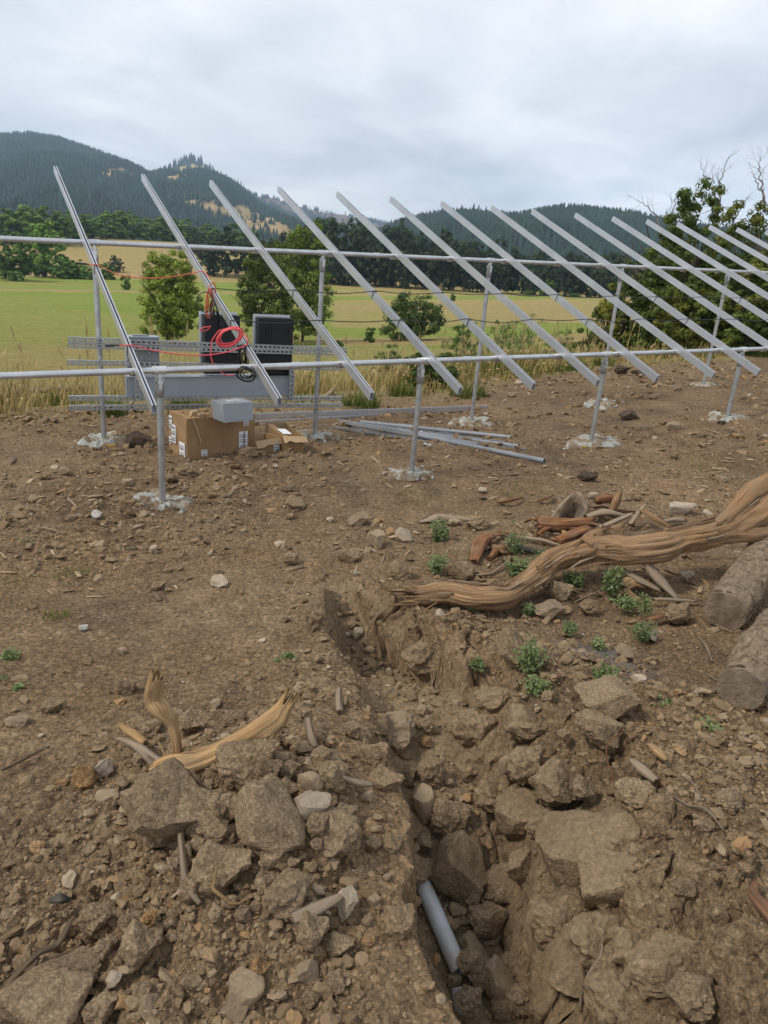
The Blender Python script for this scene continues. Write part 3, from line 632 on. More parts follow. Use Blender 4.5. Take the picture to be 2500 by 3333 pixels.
for i, (x, d, h, w) in enumerate([(-70,330,92,110),(-10,330,78,105),(50,330,82,100),(105,335,74,90),(150,360,58,66),(190,370,52,70),(235,380,54,66),(275,390,60,70),(320,390,48,66),(360,400,52,70),(400,400,50,60),(455,400,44,60),(520,400,50,60)]):
    row_tree(x, d, h, w, 'green', i, 'rounded green tree in the belt at the foot of the left mountain', 'green trees below the left mountain')
row_tree(40, 205, 98, 82, 'green', 0, 'bright green rounded tree at the left edge of the field', None)
row_tree(108, 232, 116, 90, 'green', 1, 'taller dark green tree behind the one at the left field edge', None)
row_tree(5, 215, 60, 60, 'green', 2, 'green tree cut off by the left edge of the photograph', None)
for i, (x, d, h, w) in enumerate([(140,222,44,52),(170,226,40,50),(195,220,30,40),(232,224,34,36)]):
    row_tree(x, d, h, w, 'green', i, 'low green hedge bush at the far left edge of the field', 'hedge bushes at the left field edge')
row_tree(248, 262, 34, 36, 'oak', 2, 'small round dark bush alone on the dry bank', None)
row_tree(1180, 238, 36, 34, 'green', 1, 'small light green tree in front of the oak row', None)
for x, d, h, w, lab in ((1140,238,12,22,'low shrub on the dry strip before the oaks'),(1243,238,10,26,'low grey-green shrub at the right of the dry strip')):
    row_tree(x, d, h, w, 'green', 0, lab, None)
# right-hand maples close behind the site edge, with dead snags above them
def maple(seed, px_, dist, top_px, wid_px, label, per=110, ncl=150, snag=None, leaf=.115, lo=.02):
    P = at_dist(px_, dist); P[2] = G(P[0], P[1]); k = 1/ppm(P); base_px = to_px(P)[0, 1]; h = (base_px-top_px)*k
    t = tree_meshes(seed, h, wid_px*k, h*lo, ncl, per, leaf, .5, .14, .35, .10, 3, .7, .42)
    o = plant_tree('maple_tree', t, (LM['maple'],), P, label)
    return o, P, h
def snag(o, P, pts, r0, seed):
    """bare dead limb standing out of a crown: main stem through pixels at the tree's own distance, then side twigs"""
    rg = np.random.RandomState(seed); D = np.hypot(P[0], P[1]); Q = []
    for x, y, dd in pts: d = ray(x, y); Q.append(np.array([0, 0, ZC])+d*(D+dd))
    Q = np.array(Q); tt = np.linspace(0, len(Q)-1, 5*len(Q)); Q2 = np.stack([np.interp(tt, np.arange(len(Q)), Q[:, i]) for i in range(3)], 1)+rg.normal(0, .025, (len(tt), 3))
    mb = MB(); mb.tube(Q2, np.linspace(r0, r0*.18, len(tt)), 6, False)
    for i in range(3, len(tt)-1, 1):
        if rg.rand() < .5:
            d = nrm(Q2[i+1]-Q2[i-1]); sd_ = nrm(rg.normal(0, 1, 3)); tips = []
            limb(mb, Q2[i], nrm(d*.7+sd_*.8+np.array([0, 0, .35])), rg.uniform(.22, .55), r0*.28*(1-.6*i/len(tt)), 1, rg, tips, .5, 3, 4, .1)
    me_ = mb.mesh('dead_limb'); smooth(me_); me_.materials.append(MAT_DEADWOOD)
    c = bpy.data.objects.new('dead_limb', me_); COL.objects.link(c); c.parent = o; c.matrix_parent_inverse = Matrix.Translation(-Vector([float(q) for q in o.location]))
    return tag(c, 'bare grey dead limb rising out of the crown')
m1, P1, _ = maple(61, 1430, 25, 415, 190, 'maple with yellowing top and short dead twigs, leftmost of the right-hand trees', ncl=210)
snag(m1, P1, [(1440,520,0),(1420,470,0),(1398,445,0),(1375,432,0)], .030, 1); snag(m1, P1, [(1450,500,0),(1452,470,0),(1458,440,0),(1462,420,0)], .030, 2)
m2, P2, _ = maple(62, 1530, 28, 448, 190, 'dark green maple under the tall dead snag', ncl=210)
snag(m2, P2, [(1548,500,0),(1551,470,0),(1556,440,0),(1552,400,0),(1562,370,0),(1574,338,0)], .042, 3); snag(m2, P2, [(1555,440,0),(1535,405,0),(1522,385,0),(1515,352,0)], .030, 4)
snag(m2, P2, [(1580,490,0),(1590,470,0),(1604,440,0),(1618,425,0)], .030, 5); snag(m2, P2, [(1552,470,0),(1535,456,0),(1512,462,0)], .026, 6)
m3, P3, _ = maple(63, 1668, 24, 392, 130, 'tall maple cut off by the right edge of the photograph', ncl=190)
snag(m3, P3, [(1650,440,0),(1645,400,0),(1640,365,0),(1642,340,0)], .030, 7); snag(m3, P3, [(1650,430,0),(1635,395,0),(1622,370,0)], .025, 8)
m4, P4, _ = maple(64, 1335, 27, 560, 130, 'lower maple bush at the left foot of the right-hand trees', ncl=130)
m5, P5, _ = maple(65, 1490, 23, 590, 200, 'leafy undergrowth maple in front of the right-hand trees', ncl=170)
m6, P6, _ = maple(66, 1610, 22, 560, 170, 'dense low maple beside the right edge of the photograph', ncl=160)
m7, P7, _ = maple(67, 1275, 30, 655, 90, 'dark rounded bush between the third and fourth rear posts', ncl=80)
# bushes on the verge
def bush(px_, py_, hpx, wpx, label, mat, leaf, ncl=60, per=60, seed=1, name='verge_bush'):
    P = hit(px_, py_); k = 1/ppm(P); P[2] -= .05
    return plant_tree(name, tree_meshes(seed, hpx*k, wpx*k, 0, ncl, per, leaf, .45, .17, .35, .02, 5), (LM[mat],), P, label, 'bush')
bush(1000, 800, 108, 92, 'leafy shrub on the verge between the third rear post and fourth rail', 'bush', .085, 80, 70, 71)
bush(930, 832, 82, 120, 'bramble bush on the verge behind the second front post', 'bramble', .075, 80, 70, 72, 'bramble_bush')
bush(1130, 778, 105, 110, 'sparse shrub among tall grass right of the third rear post', 'bush', .085, 60, 55, 73)
bush(1400, 762, 75, 120, 'light green leafy bush at the foot of the maples', 'ash', .11, 60, 70, 74)
bush(845, 800, 60, 80, 'low shrub on the verge left of the bramble bush', 'bush', .08, 40, 60, 77)
bush(1215, 772, 60, 90, 'low leafy brush before the fourth rear post', 'bush', .085, 50, 60, 78)
bush(1075, 765, 75, 75, 'small shrub right behind the third rear post', 'bush', .08, 40, 60, 76)
# ------------------------------------------------------------------ grass
def grass_material(name, stops):
    q = NT(name); c = q.ramp(q.attr('tint'), stops); q.l(c, q.p.inputs['Base Color']); q.p.inputs['Roughness'].default_value = .8; q.p.inputs['Specular IOR Level'].default_value = .15
    tr = q.n('ShaderNodeBsdfTranslucent'); q.l(c, tr.inputs[0]); ms = q.n('ShaderNodeMixShader'); ms.inputs[0].default_value = .25
    q.l(q.p.outputs[0], ms.inputs[1]); q.l(tr.outputs[0], ms.inputs[2]); q.l(ms.outputs[0], q.t.nodes['Material Output'].inputs[0]); return q.m
MAT_GRASS = grass_material('grass_blades', [(0., (.055, .085, .018)), (1., (.46, .35, .17)), (.35, (.13, .15, .03)), (.6, (.33, .25, .09))])
def blades(P, hgt, wid, lean, tint, rg, name, label, head=None):
    n = len(P); a_ = rg.rand(n)*6.283; d = np.stack([np.cos(a_), np.sin(a_), np.zeros(n)], 1); sd_ = np.stack([-np.sin(a_), np.cos(a_), np.zeros(n)], 1)
    up = np.array([0, 0, 1.]); h = hgt[:, None]; w = wid[:, None]; ln = lean[:, None]
    p0, p1, p2 = P, P+up*h*.55+d*h*ln*.3, P+up*h*(1-.25*ln)+d*h*ln
    v = np.stack([p0-sd_*w, p0+sd_*w, p1-sd_*w*.8, p1+sd_*w*.8, p2-sd_*w*.15, p2+sd_*w*.15], 1).reshape(-1, 3)
    i = np.arange(n)*6; f = np.concatenate([np.stack([i, i+1, i+3, i+2], 1), np.stack([i+2, i+3, i+5, i+4], 1)])
    tv = np.repeat(tint, 6)
    if head is not None:
        k = np.nonzero(head)[0]; hw = w[k]*2.6; q0 = p2[k]-(p2[k]-p1[k])*.45; q1 = p2[k]; m = (q0+q1)/2; u_ = up*0
        hv = np.stack([q0, m-sd_[k]*hw, q1, m+sd_[k]*hw], 1).reshape(-1, 3); j = np.arange(len(k))*4+len(v)
        v = np.concatenate([v, hv]); f = np.concatenate([f, np.stack([j, j+1, j+2, j+3], 1)]); tv = np.concatenate([tv, np.full(len(k)*4, .93)])
    me = npmesh(name, v, f); attr(me, 'tint', tv); me.materials.append(MAT_GRASS); return tag(link(name, me), label, 'grass', kind='stuff')
rg = np.random.RandomState(3)
def strip_pts(n, s0, s1, t0, t1, pw=1.):
    s = s0+(s1-s0)*rg.rand(n)**pw+EDGE; t = t0+(t1-t0)*rg.rand(n); T_ = np.array([EDN[1], -EDN[0]])
    x = EDN[0]*s+T_[0]*t; y = EDN[1]*s+T_[1]*t; return x, y
x, y = strip_pts(52000, -.55, 4.5, -14, 24); d_ = np.hypot(x, y)
cl = vn2(x*1.3, y*1.3, 17)+.6*vn2(x*3.3, y*3.3, 18); keep = (rg.rand(len(x)) < .32+.6*cl+.12*((x*EDN[0]+y*EDN[1]-EDGE) > .4)) ; x, y, cl = x[keep], y[keep], cl[keep]
s_ = x*EDN[0]+y*EDN[1]-EDGE
P = np.stack([x, y, H(x, y)-.02], 1); n = len(x)
leftness = sstep((-2.5-x)/3)
hg = (.16+.42*rg.rand(n)+.22*np.clip(cl, 0, 1))*np.clip(.42+s_*.45, .35, 1.15)*(1+.25*leftness)
tint = np.clip(.68+.28*rg.normal(0, .6, n)+.3*vn2(x*.5, y*.5, 19)-.25*(cl > .8), 0, 1)
green = (vn2(x*.8+9, y*.8, 23) > .35) & (s_ < .9); tint = np.where(green, np.clip(.2+.15*rg.normal(0, 1, n), 0, .5), tint); hg = np.where(green, hg*.75, hg)
blades(P, hg, .0035+.004*rg.rand(n)+.0004*np.hypot(x, y), .15+.45*rg.rand(n), tint, rg, 'verge_grass', 'tall dry tan grass along the edge of the dug site', head=rg.rand(n) < .22)
# taller seeding stems
x, y = strip_pts(420, -.2, 2.5, -7, 15); P = np.stack([x, y, H(x, y)-.02], 1); n = len(x)
blades(P, .75+.55*rg.rand(n), np.full(n, .006), .08+.3*rg.rand(n), .8+.2*rg.rand(n), rg, 'seed_stems', 'tall pale seeding grass stems above the verge', head=np.ones(n, bool))
# green clumps at the left, front of the verge
Q = []
for px_, py_, rad, m in ((60,880,.42,900),(20,872,.35,600),(100,868,.25,350),(405,893,.25,300),(245,900,.16,160),(780,880,.3,250),(1010,860,.3,260),(1120,815,.25,200),(1240,800,.3,220),(1640,770,.5,500),(1300,790,.25,160),(870,858,.25,240)):
    c = hit(px_, py_); r_ = rad*np.sqrt(rg.rand(m)); a_ = rg.rand(m)*6.283; Q.append(np.stack([c[0]+r_*np.cos(a_), c[1]+r_*np.sin(a_)], 1))
Q = np.concatenate(Q); n = len(Q); P = np.c_[Q, H(Q[:, 0], Q[:, 1])-.02]
blades(P, .10+.26*rg.rand(n), .004+.004*rg.rand(n), .35+.6*rg.rand(n), np.clip(.12+.2*rg.rand(n), 0, 1), rg, 'green_grass', 'fresh green grass clumps at the front of the verge')
# sparse tiny weeds in the trodden earth
spots = [(60,1170,60),(35,1250,40),(235,1150,30),(150,1240,40),(1600,870,70),(1500,1000,60),(900,1070,50),(1130,1060,60),(1450,930,60),(930,1165,35),(700,1010,50),(260,1095,50),(20,1195,40),(1380,900,50),(1560,1020,60),(120,1330,30)]
m = 1100; P = []
for sx, sy, sr in spots:
    c = hit(sx, sy); r_ = sr/ppm(c)*np.sqrt(rg.rand(m//16)); a_ = rg.rand(m//16)*6.283; P.append(np.stack([c[0]+r_*np.cos(a_), c[1]+r_*np.sin(a_)], 1))
P = np.concatenate(P); m = len(P); P = np.c_[P, H(P[:, 0], P[:, 1])]
blades(P-np.array([0, 0, .005]), .010+.032*rg.rand(m), .0015+.0022*rg.rand(m), .5+.8*rg.rand(m), np.clip(.2+.25*rg.rand(m), 0, 1), rg, 'ground_weeds', 'sparse tiny green weeds sprouting in the trodden earth')
# ================================================================== THE RACK
SS = 1.19/1.525
eA = np.array([.85868682, .51138871, .03374219]); uA = np.array([-.4835555, .78661883, .38393345]); wA = np.array([.16979699, -.34599482, .92274404])
A0 = np.array([-2.07074732, 6.1, -1.31602943])*SS+np.array([0, 0, ZC]); LR = 5.7465*SS
SR = np.array([0,1.156,2.147,3.233,4.256,5.265,6.307,7.416,8.394,9.499,10.526,11.531,12.486,13.552,14.517,15.594])*SS
RW, RH, PR = .033, .0714, .0241                 # rail width and height, pipe radius
AF, AR = .74764*SS, 3.59554*SS
PF = A0+AF*uA-(RH+PR)*wA; PRr = A0+AR*uA-(RH+PR)*wA
TF_ = np.array([.241, 3.199, 6.115, 9.002, 11.92])*SS; TRr = np.array([.144, 3.139, 6.039, 8.963, 11.872, 14.8])*SS
MAT_GALV = M_('galvanised_pipe', (.46, .47, .48), .38, .72, col2=(.60, .61, .62), scale=9, bump=.0002, bscale=90)
MAT_POST = M_('galvanised_post', (.34, .34, .335), .42, .7, col2=(.50, .50, .495), scale=14, bump=.0005, bscale=60)
MAT_ALU = M_('mill_aluminium', (.50, .51, .54), .36, .72, col2=(.60, .61, .64), scale=3)
MAT_CAST = M_('cast_fitting', (.22, .21, .20), .45, .6, col2=(.36, .35, .33), scale=40)
MAT_CASTL = M_('bright_fitting', (.62, .62, .62), .35, .7, var=.1)
MAT_STRUT = M_('strut_steel', (.30, .31, .32), .45, .65, col2=(.44, .45, .46), scale=30)
MAT_BOLT = M_('zinc_bolt', (.70, .69, .66), .3, .9, var=.1)
rack = thing('solar_rack', 'galvanised ground-mount frame of posts, pipes and slanting aluminium rails', 'solar rack', PF)
def part(name, mb, mat, parent=None, label=None, sm=None):
    o = link(name, mb, mat, parent or rack)
    if sm: autosm(o, sm)
    if label: o['label'] = label
    return o
# pipes; the rear one is joined by a coupling
for base, t0, t1, lab in ((PF, -3.2, 13., 'lower front pipe'), (PRr, -3.6, 13., 'upper rear pipe')):
    mb = MB(); mb.tube([base+eA*t for t in np.linspace(t0, t1, 30)], PR, 18); part('cross_pipe', mb, MAT_GALV, None, lab, 40)
def along(base, px_):                            # parameter along a pipe at an image column
    t = np.linspace(-3, 13, 4000); return t[np.argmin(np.abs(to_px(base+t[:, None]*eA)[:, 0]-px_))]
for base, px_ in ((PRr, 813), (PRr, 1344), (PF, 639), (PF, 1008), (PF, 1428)):
    t = along(base, px_); mb = MB(); mb.ring(base+eA*(t-.035), base+eA*(t+.035), PR+.005, PR, 18); part('pipe_coupling', mb, MAT_GALV, None, None, 40)
# posts with their clevis caps
def post(base, t, front):
    C = base+eA*t; g = G(C[0], C[1]); up = np.array([0, 0, 1.]); hx = nrm([eA[0], eA[1], 0]); hy = np.cross(up, hx)
    mb = MB(); mb.tube([(C[0], C[1], g-.25), (C[0], C[1], g+.4), (C[0], C[1], C[2]-.13)], .0258, 18); p = part('post', mb, MAT_POST, None, None, 40)
    mb = MB(); mb.tube([(C[0], C[1], C[2]-.20), (C[0], C[1], C[2]-.195), (C[0], C[1], C[2]-.115), (C[0], C[1], C[2]-.10)], [.030, .033, .033, .028], 16)
    mb.box(C-up*.10+hx*.017, hx*.006, hy*.024, up*.045); mb.box(C-up*.10-hx*.017, hx*.006, hy*.024, up*.045)
    cap = part('post_cap', mb, MAT_CAST, None, None, 35)
    mb = MB(); mb.box(C-up*.05, hx*.010, hy*.020, up*.05); mb.cyl(C-up*.072-hx*.030, C-up*.072+hx*.030, .017, 14)
    mb.cyl(C-up*.085-hy*.030, C-up*.085-hy*.012, .021, 14); mb.box(C-up*.115-hy*.034, hx*.012, hy*.004, up*.022); part('hinge', mb, MAT_CASTL, cap, None, 35)
    mb = MB(); mb.ring(C-eA*.052, C+eA*.052, PR+.007, PR, 18); part('saddle', mb, MAT_CASTL if front else MAT_GALV, cap, None, 35)
    mb = MB()
    for s in (-.025, .025): mb = MB(); mb.cyl(C+eA*s-hy*(PR+.005)-up*.012, C+eA*s-hy*(PR+.016)-up*.014, .006, 6); part('bolt', mb, MAT_BOLT, cap)
for t in TF_: post(PF, t, True)
for t in TRr: post(PRr, t, False)
# rails: open channel with inward lips
_t = .0035; _l = .010
prof = [(0,-RH),(RW,-RH),(RW,0),(RW-_l,0),(RW-_l,-.003),(RW-_t,-.003),(RW-_t,-RH+_t),(_t,-RH+_t),(_t,-.003),(_l,-.003),(_l,0),(0,0)]
rm = MB().prism(prof, (0, 0, 0), eA, wA, uA*LR).mesh('rail'); fixn(rm); rm.materials.append(MAT_ALU)
clampm = MB()
for s_ in (-.5, .5): clampm.tube([eA*(RW*.5+s_*(RW+.022))+wA*(-RH-PR)+(PR+.004)*(math.cos(q)*uA+math.sin(q)*wA) for q in np.linspace(-math.pi*1.0, 0, 9)], .0045, 6)
clampm.box(eA*RW*.5+wA*(-RH-2*PR-.006), eA*(RW*.5+.024), uA*.018, wA*.003); clampm = clampm.mesh('pipe_clamp'); clampm.materials.append(MAT_BOLT)
def rail_obj(i):
    O = A0+SR[i]*eA; o = bpy.data.objects.new('rail', rm); COL.objects.link(o); o.parent = rack; o.location = Vector([float(q) for q in O-PF])
    for a_ in (AF, AR):
        c = bpy.data.objects.new('pipe_clamp', clampm); COL.objects.link(c); c.parent = o; c.location = Vector([float(q) for q in uA*a_])
    return o
RAILS = [rail_obj(i) for i in range(16)]
SR2 = list(SR)+[SR[-1]+.77, SR[-1]+1.58]
for i in (16, 17): SR = np.array(SR2); rail_obj(i)
# ------------------------------------------------------------------ strut channels bolted to the rear posts
hE = nrm([eA[0], eA[1], 0]); hN = np.array([-hE[1], hE[0], 0])        # horizontal: along the rack, and away from the camera
def on_plane(x, y, off):
    """direction of a source pixel met with the upright plane of the rear posts, moved off metres away from the camera"""
    d = ray(*S_(x, y)); o = np.array([PRr[0], PRr[1], 0])+hN*off; t = ((o-np.array([0, 0, ZC]))@hN)/(d@hN); return np.array([0, 0, ZC])+d*t
strut = thing('strut_rack', 'slotted steel strut channels bolted across the first two rear posts', 'strut rack', on_plane(335, 1440, 0))
def strut_channel(a_, b_, nface, parent, pitch=.0508, wdt=.0206, dep=.0413, t=.0025):
    """C-channel from a_ to b_: slotted web towards nface, two flanges behind it"""
    a_, b_ = np.asarray(a_, float), np.asarray(b_, float); L = np.linalg.norm(b_-a_); d = (b_-a_)/L; nf = nrm(nface-d*(nface@d)); s = np.cross(d, nf); mb = MB(); m = int(L/pitch)
    for k in (-1, 1):
        mb.box((a_+b_)/2+s*k*(wdt-.0058), d*L/2, s*.0058, nf*t/2)                       # web above and below the slots
        mb.box((a_+b_)/2+s*k*(wdt+t/2+.0002)-nf*(dep/2-t/2), d*L/2, s*t/2, nf*dep/2)           # flanges
        mb.box((a_+b_)/2+s*k*(wdt-.004)-nf*(dep-t), d*L/2, s*.0036, nf*t/2)             # return lips
    x0 = -L/2
    for i in range(m+1):
        c = (a_+d*(i+.5)*pitch) if i < m else None; lo = i*pitch-(pitch-.0285)/2; hi = i*pitch+(pitch-.0285)/2; lo, hi = max(lo, 0), min(hi, L)
        if hi > lo: mb.box(a_+d*(lo+hi)/2-nf*.0002, d*(hi-lo)/2, s*(wdt-.0115), nf*t/2)
    return link('strut_channel', mb, MAT_STRUT, parent)
FRONT = -.075
ST = [((223.5,1105),(1129.5,1139.5)), ((221,1124.5),(1129,1152)), ((219.3,1180),(1118,1200.5)), ((225.3,1297),(1114.4,1297.5)), ((226.5,1328.5),(1114.4,1319.5))]
for p, q in ST: strut_channel(on_plane(*p, FRONT), on_plane(*q, FRONT), -hN, strut)
for x, y0, y1 in ((446, 1218, 1305), (951, 1203, 1305)):
    a_ = on_plane(x, y0, FRONT-.05); b_ = a_.copy(); b_[2] = on_plane(x, y1, FRONT-.05)[2]; strut_channel(a_, b_, -hN, strut)
a_ = on_plane(704, 1296, FRONT+.06); b_ = a_.copy(); b_[2] = G(a_[0], a_[1])-.02; strut_channel(a_, b_, -hN, strut)
for t in TRr[:2]:                                # hex bolts where struts cross the posts
    for p, q in ST:
        pa, pb = on_plane(*p, FRONT), on_plane(*q, FRONT); Cc = PRr+eA*t; f_ = ((Cc-pa)@hE)/((pb-pa)@hE); X = pa+(pb-pa)*f_
        mb = MB(); mb.cyl(X-hN*.012+hE*.03, X+hN*.004+hE*.03, .009, 6); part('bolt', mb, MAT_BOLT, strut)
# steel wireway behind the struts
MAT_GREYBOX = M_('grey_enamel', (.285, .315, .345), .38, 0., var=.05, scale=3, spec=.4)
MAT_GREYDK = M_('grey_enamel_panel', (.21, .215, .22), .5, 0., var=.06, scale=3)
def plane_box(name, x0, x1, y0, y1, off, depth, mat, label=None, cat=None, parent=None, bev=.004):
    a_ = on_plane(x0, (y0+y1)/2, off); b_ = on_plane(x1, (y0+y1)/2, off); zt = (on_plane(x0, y0, off)[2]+on_plane(x1, y0, off)[2])/2; zb = (on_plane(x0, y1, off)[2]+on_plane(x1, y1, off)[2])/2
    L = (b_-a_)@hE; c = (a_+b_)/2; c[2] = (zt+zb)/2; c = c+hN*depth/2
    mb = MB(); mb.box(c, hE*L/2, hN*depth/2, np.array([0, 0, (zt-zb)/2])); o = link(name, mb, mat, parent)
    if bev: md = o.modifiers.new('bevel', 'BEVEL'); md.width = bev; md.segments = 2
    if label: tag(o, label, cat)
    return o, c, L, zt, zb
up_ = np.array([0, 0, 1.])
WW = thing('wireway', 'long grey steel wireway box hanging behind the lower struts', 'wireway', on_plane(690, 1300, 0))
o, c, L, zt, zb = plane_box('body', 417, 957, 1226, 1291, -.035, .15, MAT_GREYBOX, parent=WW, bev=.003)
mb = MB(); mb.box(c-hE*(L/2+.004), hE*.004, hN*.07, up_*(zt-zb)*.47); mb.box(c+hE*(L/2+.004), hE*.004, hN*.07, up_*(zt-zb)*.47); part('end_cap', mb, MAT_GREYDK, WW)
mb = MB(); mb.box(c+up_*((zt-zb)/2+.002)-hN*.012, hE*(L/2+.006), hN*.085, up_*.002); part('lid', mb, MAT_GREYBOX, WW)
# grey meter box with a hinged lid
MBX = thing('junction_box', 'grey steel junction box with small top lid behind the upper struts', 'junction box', on_plane(468, 1210, 0))
o, c, L, zt, zb = plane_box('body', 413, 519, 1100, 1208, -.02, .13, MAT_GREYBOX, parent=MBX)
mb = MB(); mb.box(c+up_*((zt-zb)/2+.006), hE*(L/2+.008), hN*.078, up_*.006); part('lid', mb, MAT_GREYBOX, MBX)
mb = MB(); mb.box(c+up_*((zt-zb)/2+.018)-hE*.01, hE*.075, hN*.035, up_*.006); part('hatch', mb, MAT_GREYDK, MBX)
mb = MB(); mb.box(c-hN*.0665-up_*.05, hE*(L/2-.004), hN*.0015, up_*((zt-zb)/2-.075)); part('door', mb, MAT_GREYDK, MBX)
mb = MB()
for s in (-.07, .06): mb.cyl(c-hN*.066+hE*s+up_*.02, c-hN*.071+hE*s+up_*.02, .005, 8)
part('screw', mb, MAT_BOLT, MBX)
# black enclosures seen from behind, pale front edge showing at left and top
MAT_BLACK = M_('black_plastic', (.012, .012, .015), .45, 0., var=.25, scale=20, spec=.35)
MAT_BLACK2 = M_('black_ribbed_plastic', (.008, .008, .010), .6, 0., var=.25)
MAT_WHITE = M_('white_casing', (.62, .64, .66), .4, 0., var=.04)
for x0, x1, y0, y1, lab in ((661.5, 782, 1021, 1218, 'black rear of the enclosure behind the red cable coil'), (837, 953.5, 1030, 1221, 'black rear of the enclosure next to the second rear post')):
    e_ = thing('black_enclosure', lab, 'enclosure', on_plane((x0+x1)/2, y1, 0))
    o, c, L, zt, zb = plane_box('back_shell', x0+4, x1, y0+5, y1, -.028, .11, MAT_BLACK, parent=e_, bev=.012); hh = (zt-zb)/2
    mb = MB(); mb.box(c+hN*.057-hE*.012+up_*.010, hE*(L/2+.012), hN*.004, up_*(hh+.014)); part('front_frame', mb, MAT_WHITE, e_)
    mb = MB()
    for kx in np.linspace(-.40, -.12, 5): mb.box(c-hN*.058+hE*L*kx+up_*hh*.30, hE*.006, hN*.003, up_*hh*.42)
    for kz in (-.35, -.62, .68): mb.box(c-hN*.0575+up_*hh*kz+hE*.02, hE*L*.42, hN*.0035, up_*.005)
    mb.box(c-hN*.060+hE*L*.40+up_*hh*.55, hE*.020, hN*.006, up_*.022); part('rib', mb, MAT_BLACK2, e_)
    mb = MB()
    for kz in (-.05, -.15): mb.box(c+hN*.03-hE*(L/2+.006)+up_*hh*kz, hE*.006, hN*.012, up_*.012)
    part('latch', mb, MAT_BLACK2, e_)
# ------------------------------------------------------------------ cables
MAT_BLKCABLE = M_('black_cable', (.018, .018, .020), .5, 0., var=.2)
MAT_REDCABLE = M_('red_cable', (.68, .075, .085), .45, 0., var=.08)
MAT_ORGCABLE = M_('orange_red_cable', (.62, .13, .065), .45, 0., var=.1)
def rail_pt(i, a_, w=0., x=RW/2): return A0+(SR[i]+x)*eA+a_*uA+w*wA
def rail_a(i, sy):                                # distance up rail i at a source-pixel row
    t = np.linspace(0, LR, 3000); return t[np.argmin(np.abs(to_px(rail_pt(i, t[:, None]))[:, 1]-sy/1.50693))]
def cable(name, pts, r, mat, label, cat='cable', parent=None, n=7, group=None):
    pts = np.asarray(pts, float); m = len(pts); tt = np.linspace(0, m-1, (m-1)*5+1); out = []
    for q in tt:                                  # Catmull-Rom through the given points
        i = min(int(q), m-2); f_ = q-i; p0, p1, p2, p3 = pts[max(i-1, 0)], pts[i], pts[i+1], pts[min(i+2, m-1)]
        out.append(.5*(2*p1+(p2-p0)*f_+(2*p0-5*p1+4*p2-p3)*f_**2+(3*p1-p0-3*p2+p3)*f_**3))
    mb = MB(); mb.tube(out, r, n); o = link(name, mb, mat, parent, True)
    if label: tag(o, label, cat, group)
    return o
rgc = np.random.RandomState(5)
def span(i0, a_, end, sag=.030):
    """cable lying over the rail lips, drooping a little between them"""
    pts = []; idx = list(range(i0, 18))
    for k, i in enumerate(idx):
        pts.append(rail_pt(i, a_+rgc.normal(0, .006), .007, .003)); pts.append(rail_pt(i, a_+rgc.normal(0, .006), .007, RW))
        if k < len(idx)-1:
            q = (rail_pt(i, a_, .007)+rail_pt(idx[k+1], a_, .007))/2; q[2] -= sag*rgc.uniform(.4, 1.2); pts.append(q)
    return pts
aU = rail_a(2, 946); aL = rail_a(3, 1043)
cU = span(1, aU, None); cL = span(1, aL, None)
cu = cable('black_cable', cU, .0042, MAT_BLKCABLE, 'upper thin black cable strung across the slanting rails')
cl_ = cable('black_cable', cL, .0042, MAT_BLKCABLE, 'lower thin black cable strung across the slanting rails')
def tie(i, a_, parent):                           # zip tie round a rail
    w_ = .0026; loop = [(-w_, -RH-w_), (RW+w_, -RH-w_), (RW+w_, .006), (-w_, .006)]
    mb = MB(); P = [A0+(SR[i]+x_)*eA+z_*wA+a_*uA for x_, z_ in loop]; P = P+[P[0]]
    for q in range(4): mb.cyl(P[q], P[q+1], .0032, 5)
    return link('cable_tie', mb, MAT_BLKCABLE, parent)
for i in (1, 2, 3, 6, 8, 10, 12): tie(i, aU, cu)
for i in (1, 3, 4, 6, 8, 10): tie(i, aL, cl_)
# two red leads from the first rail to the second
a1 = rail_a(0, 866); a2 = rail_a(1, 886); pA, pB = rail_pt(0, a1, .010, -.02), rail_pt(1, a2, .008, .0)
pts = [rail_pt(0, a1, .012, -.045), pA, rail_pt(0, a1, .008, RW)]+[pA+(pB-pA)*f_+np.array([0, 0, -.085*4*f_*(1-f_)*(1.25-.5*f_)]) for f_ in (.2, .35, .5, .65, .8, .92)]+[pB, rail_pt(1, a2-.02, .008, RW*.8), rail_pt(1, a2-.14, .004, RW+.008)]
c1 = cable('red_lead', pts, .0046, MAT_ORGCABLE, 'upper orange-red lead drooping between the first and second rails')
mb = MB(); q0, q1 = rail_pt(0, a1, .012, -.045), rail_pt(0, a1+.015, .014, -.145); mb.tube([q0, q0+(q1-q0)*.3, q0+(q1-q0)*.32, q1], [.006, .006, .009, .008], 8); part('connector', mb, MAT_BLKCABLE, c1)
tie(0, a1, c1)
a1 = rail_a(0, 1128); a2 = rail_a(1, 1126); pA, pB = rail_pt(0, a1, .010, -.02), rail_pt(1, a2, .010, .0)
pts = [rail_pt(0, a1, .012, -.06), pA, rail_pt(0, a1, .008, RW)]+[pA+(pB-pA)*f_+np.array([0, 0, -.075*4*f_*(1-f_)*(.55+.9*f_)]) for f_ in (.2, .35, .5, .65, .8, .92)]+[pB, rail_pt(1, a2+.03, .008, RW*.7), rail_pt(1, a2+.14, .006, RW+.006), rail_pt(1, a2+.24, .02, RW*.5)]
c2 = cable('red_lead', pts, .0046, MAT_REDCABLE, 'lower red lead running from the first rail to the red coil')
mb = MB(); q0, q1 = rail_pt(0, a1, .012, -.06), rail_pt(0, a1-.01, .014, -.16); mb.tube([q0, q0+(q1-q0)*.3, q0+(q1-q0)*.32, q1], [.006, .006, .009, .008], 8); part('connector', mb, MAT_BLKCABLE, c2)
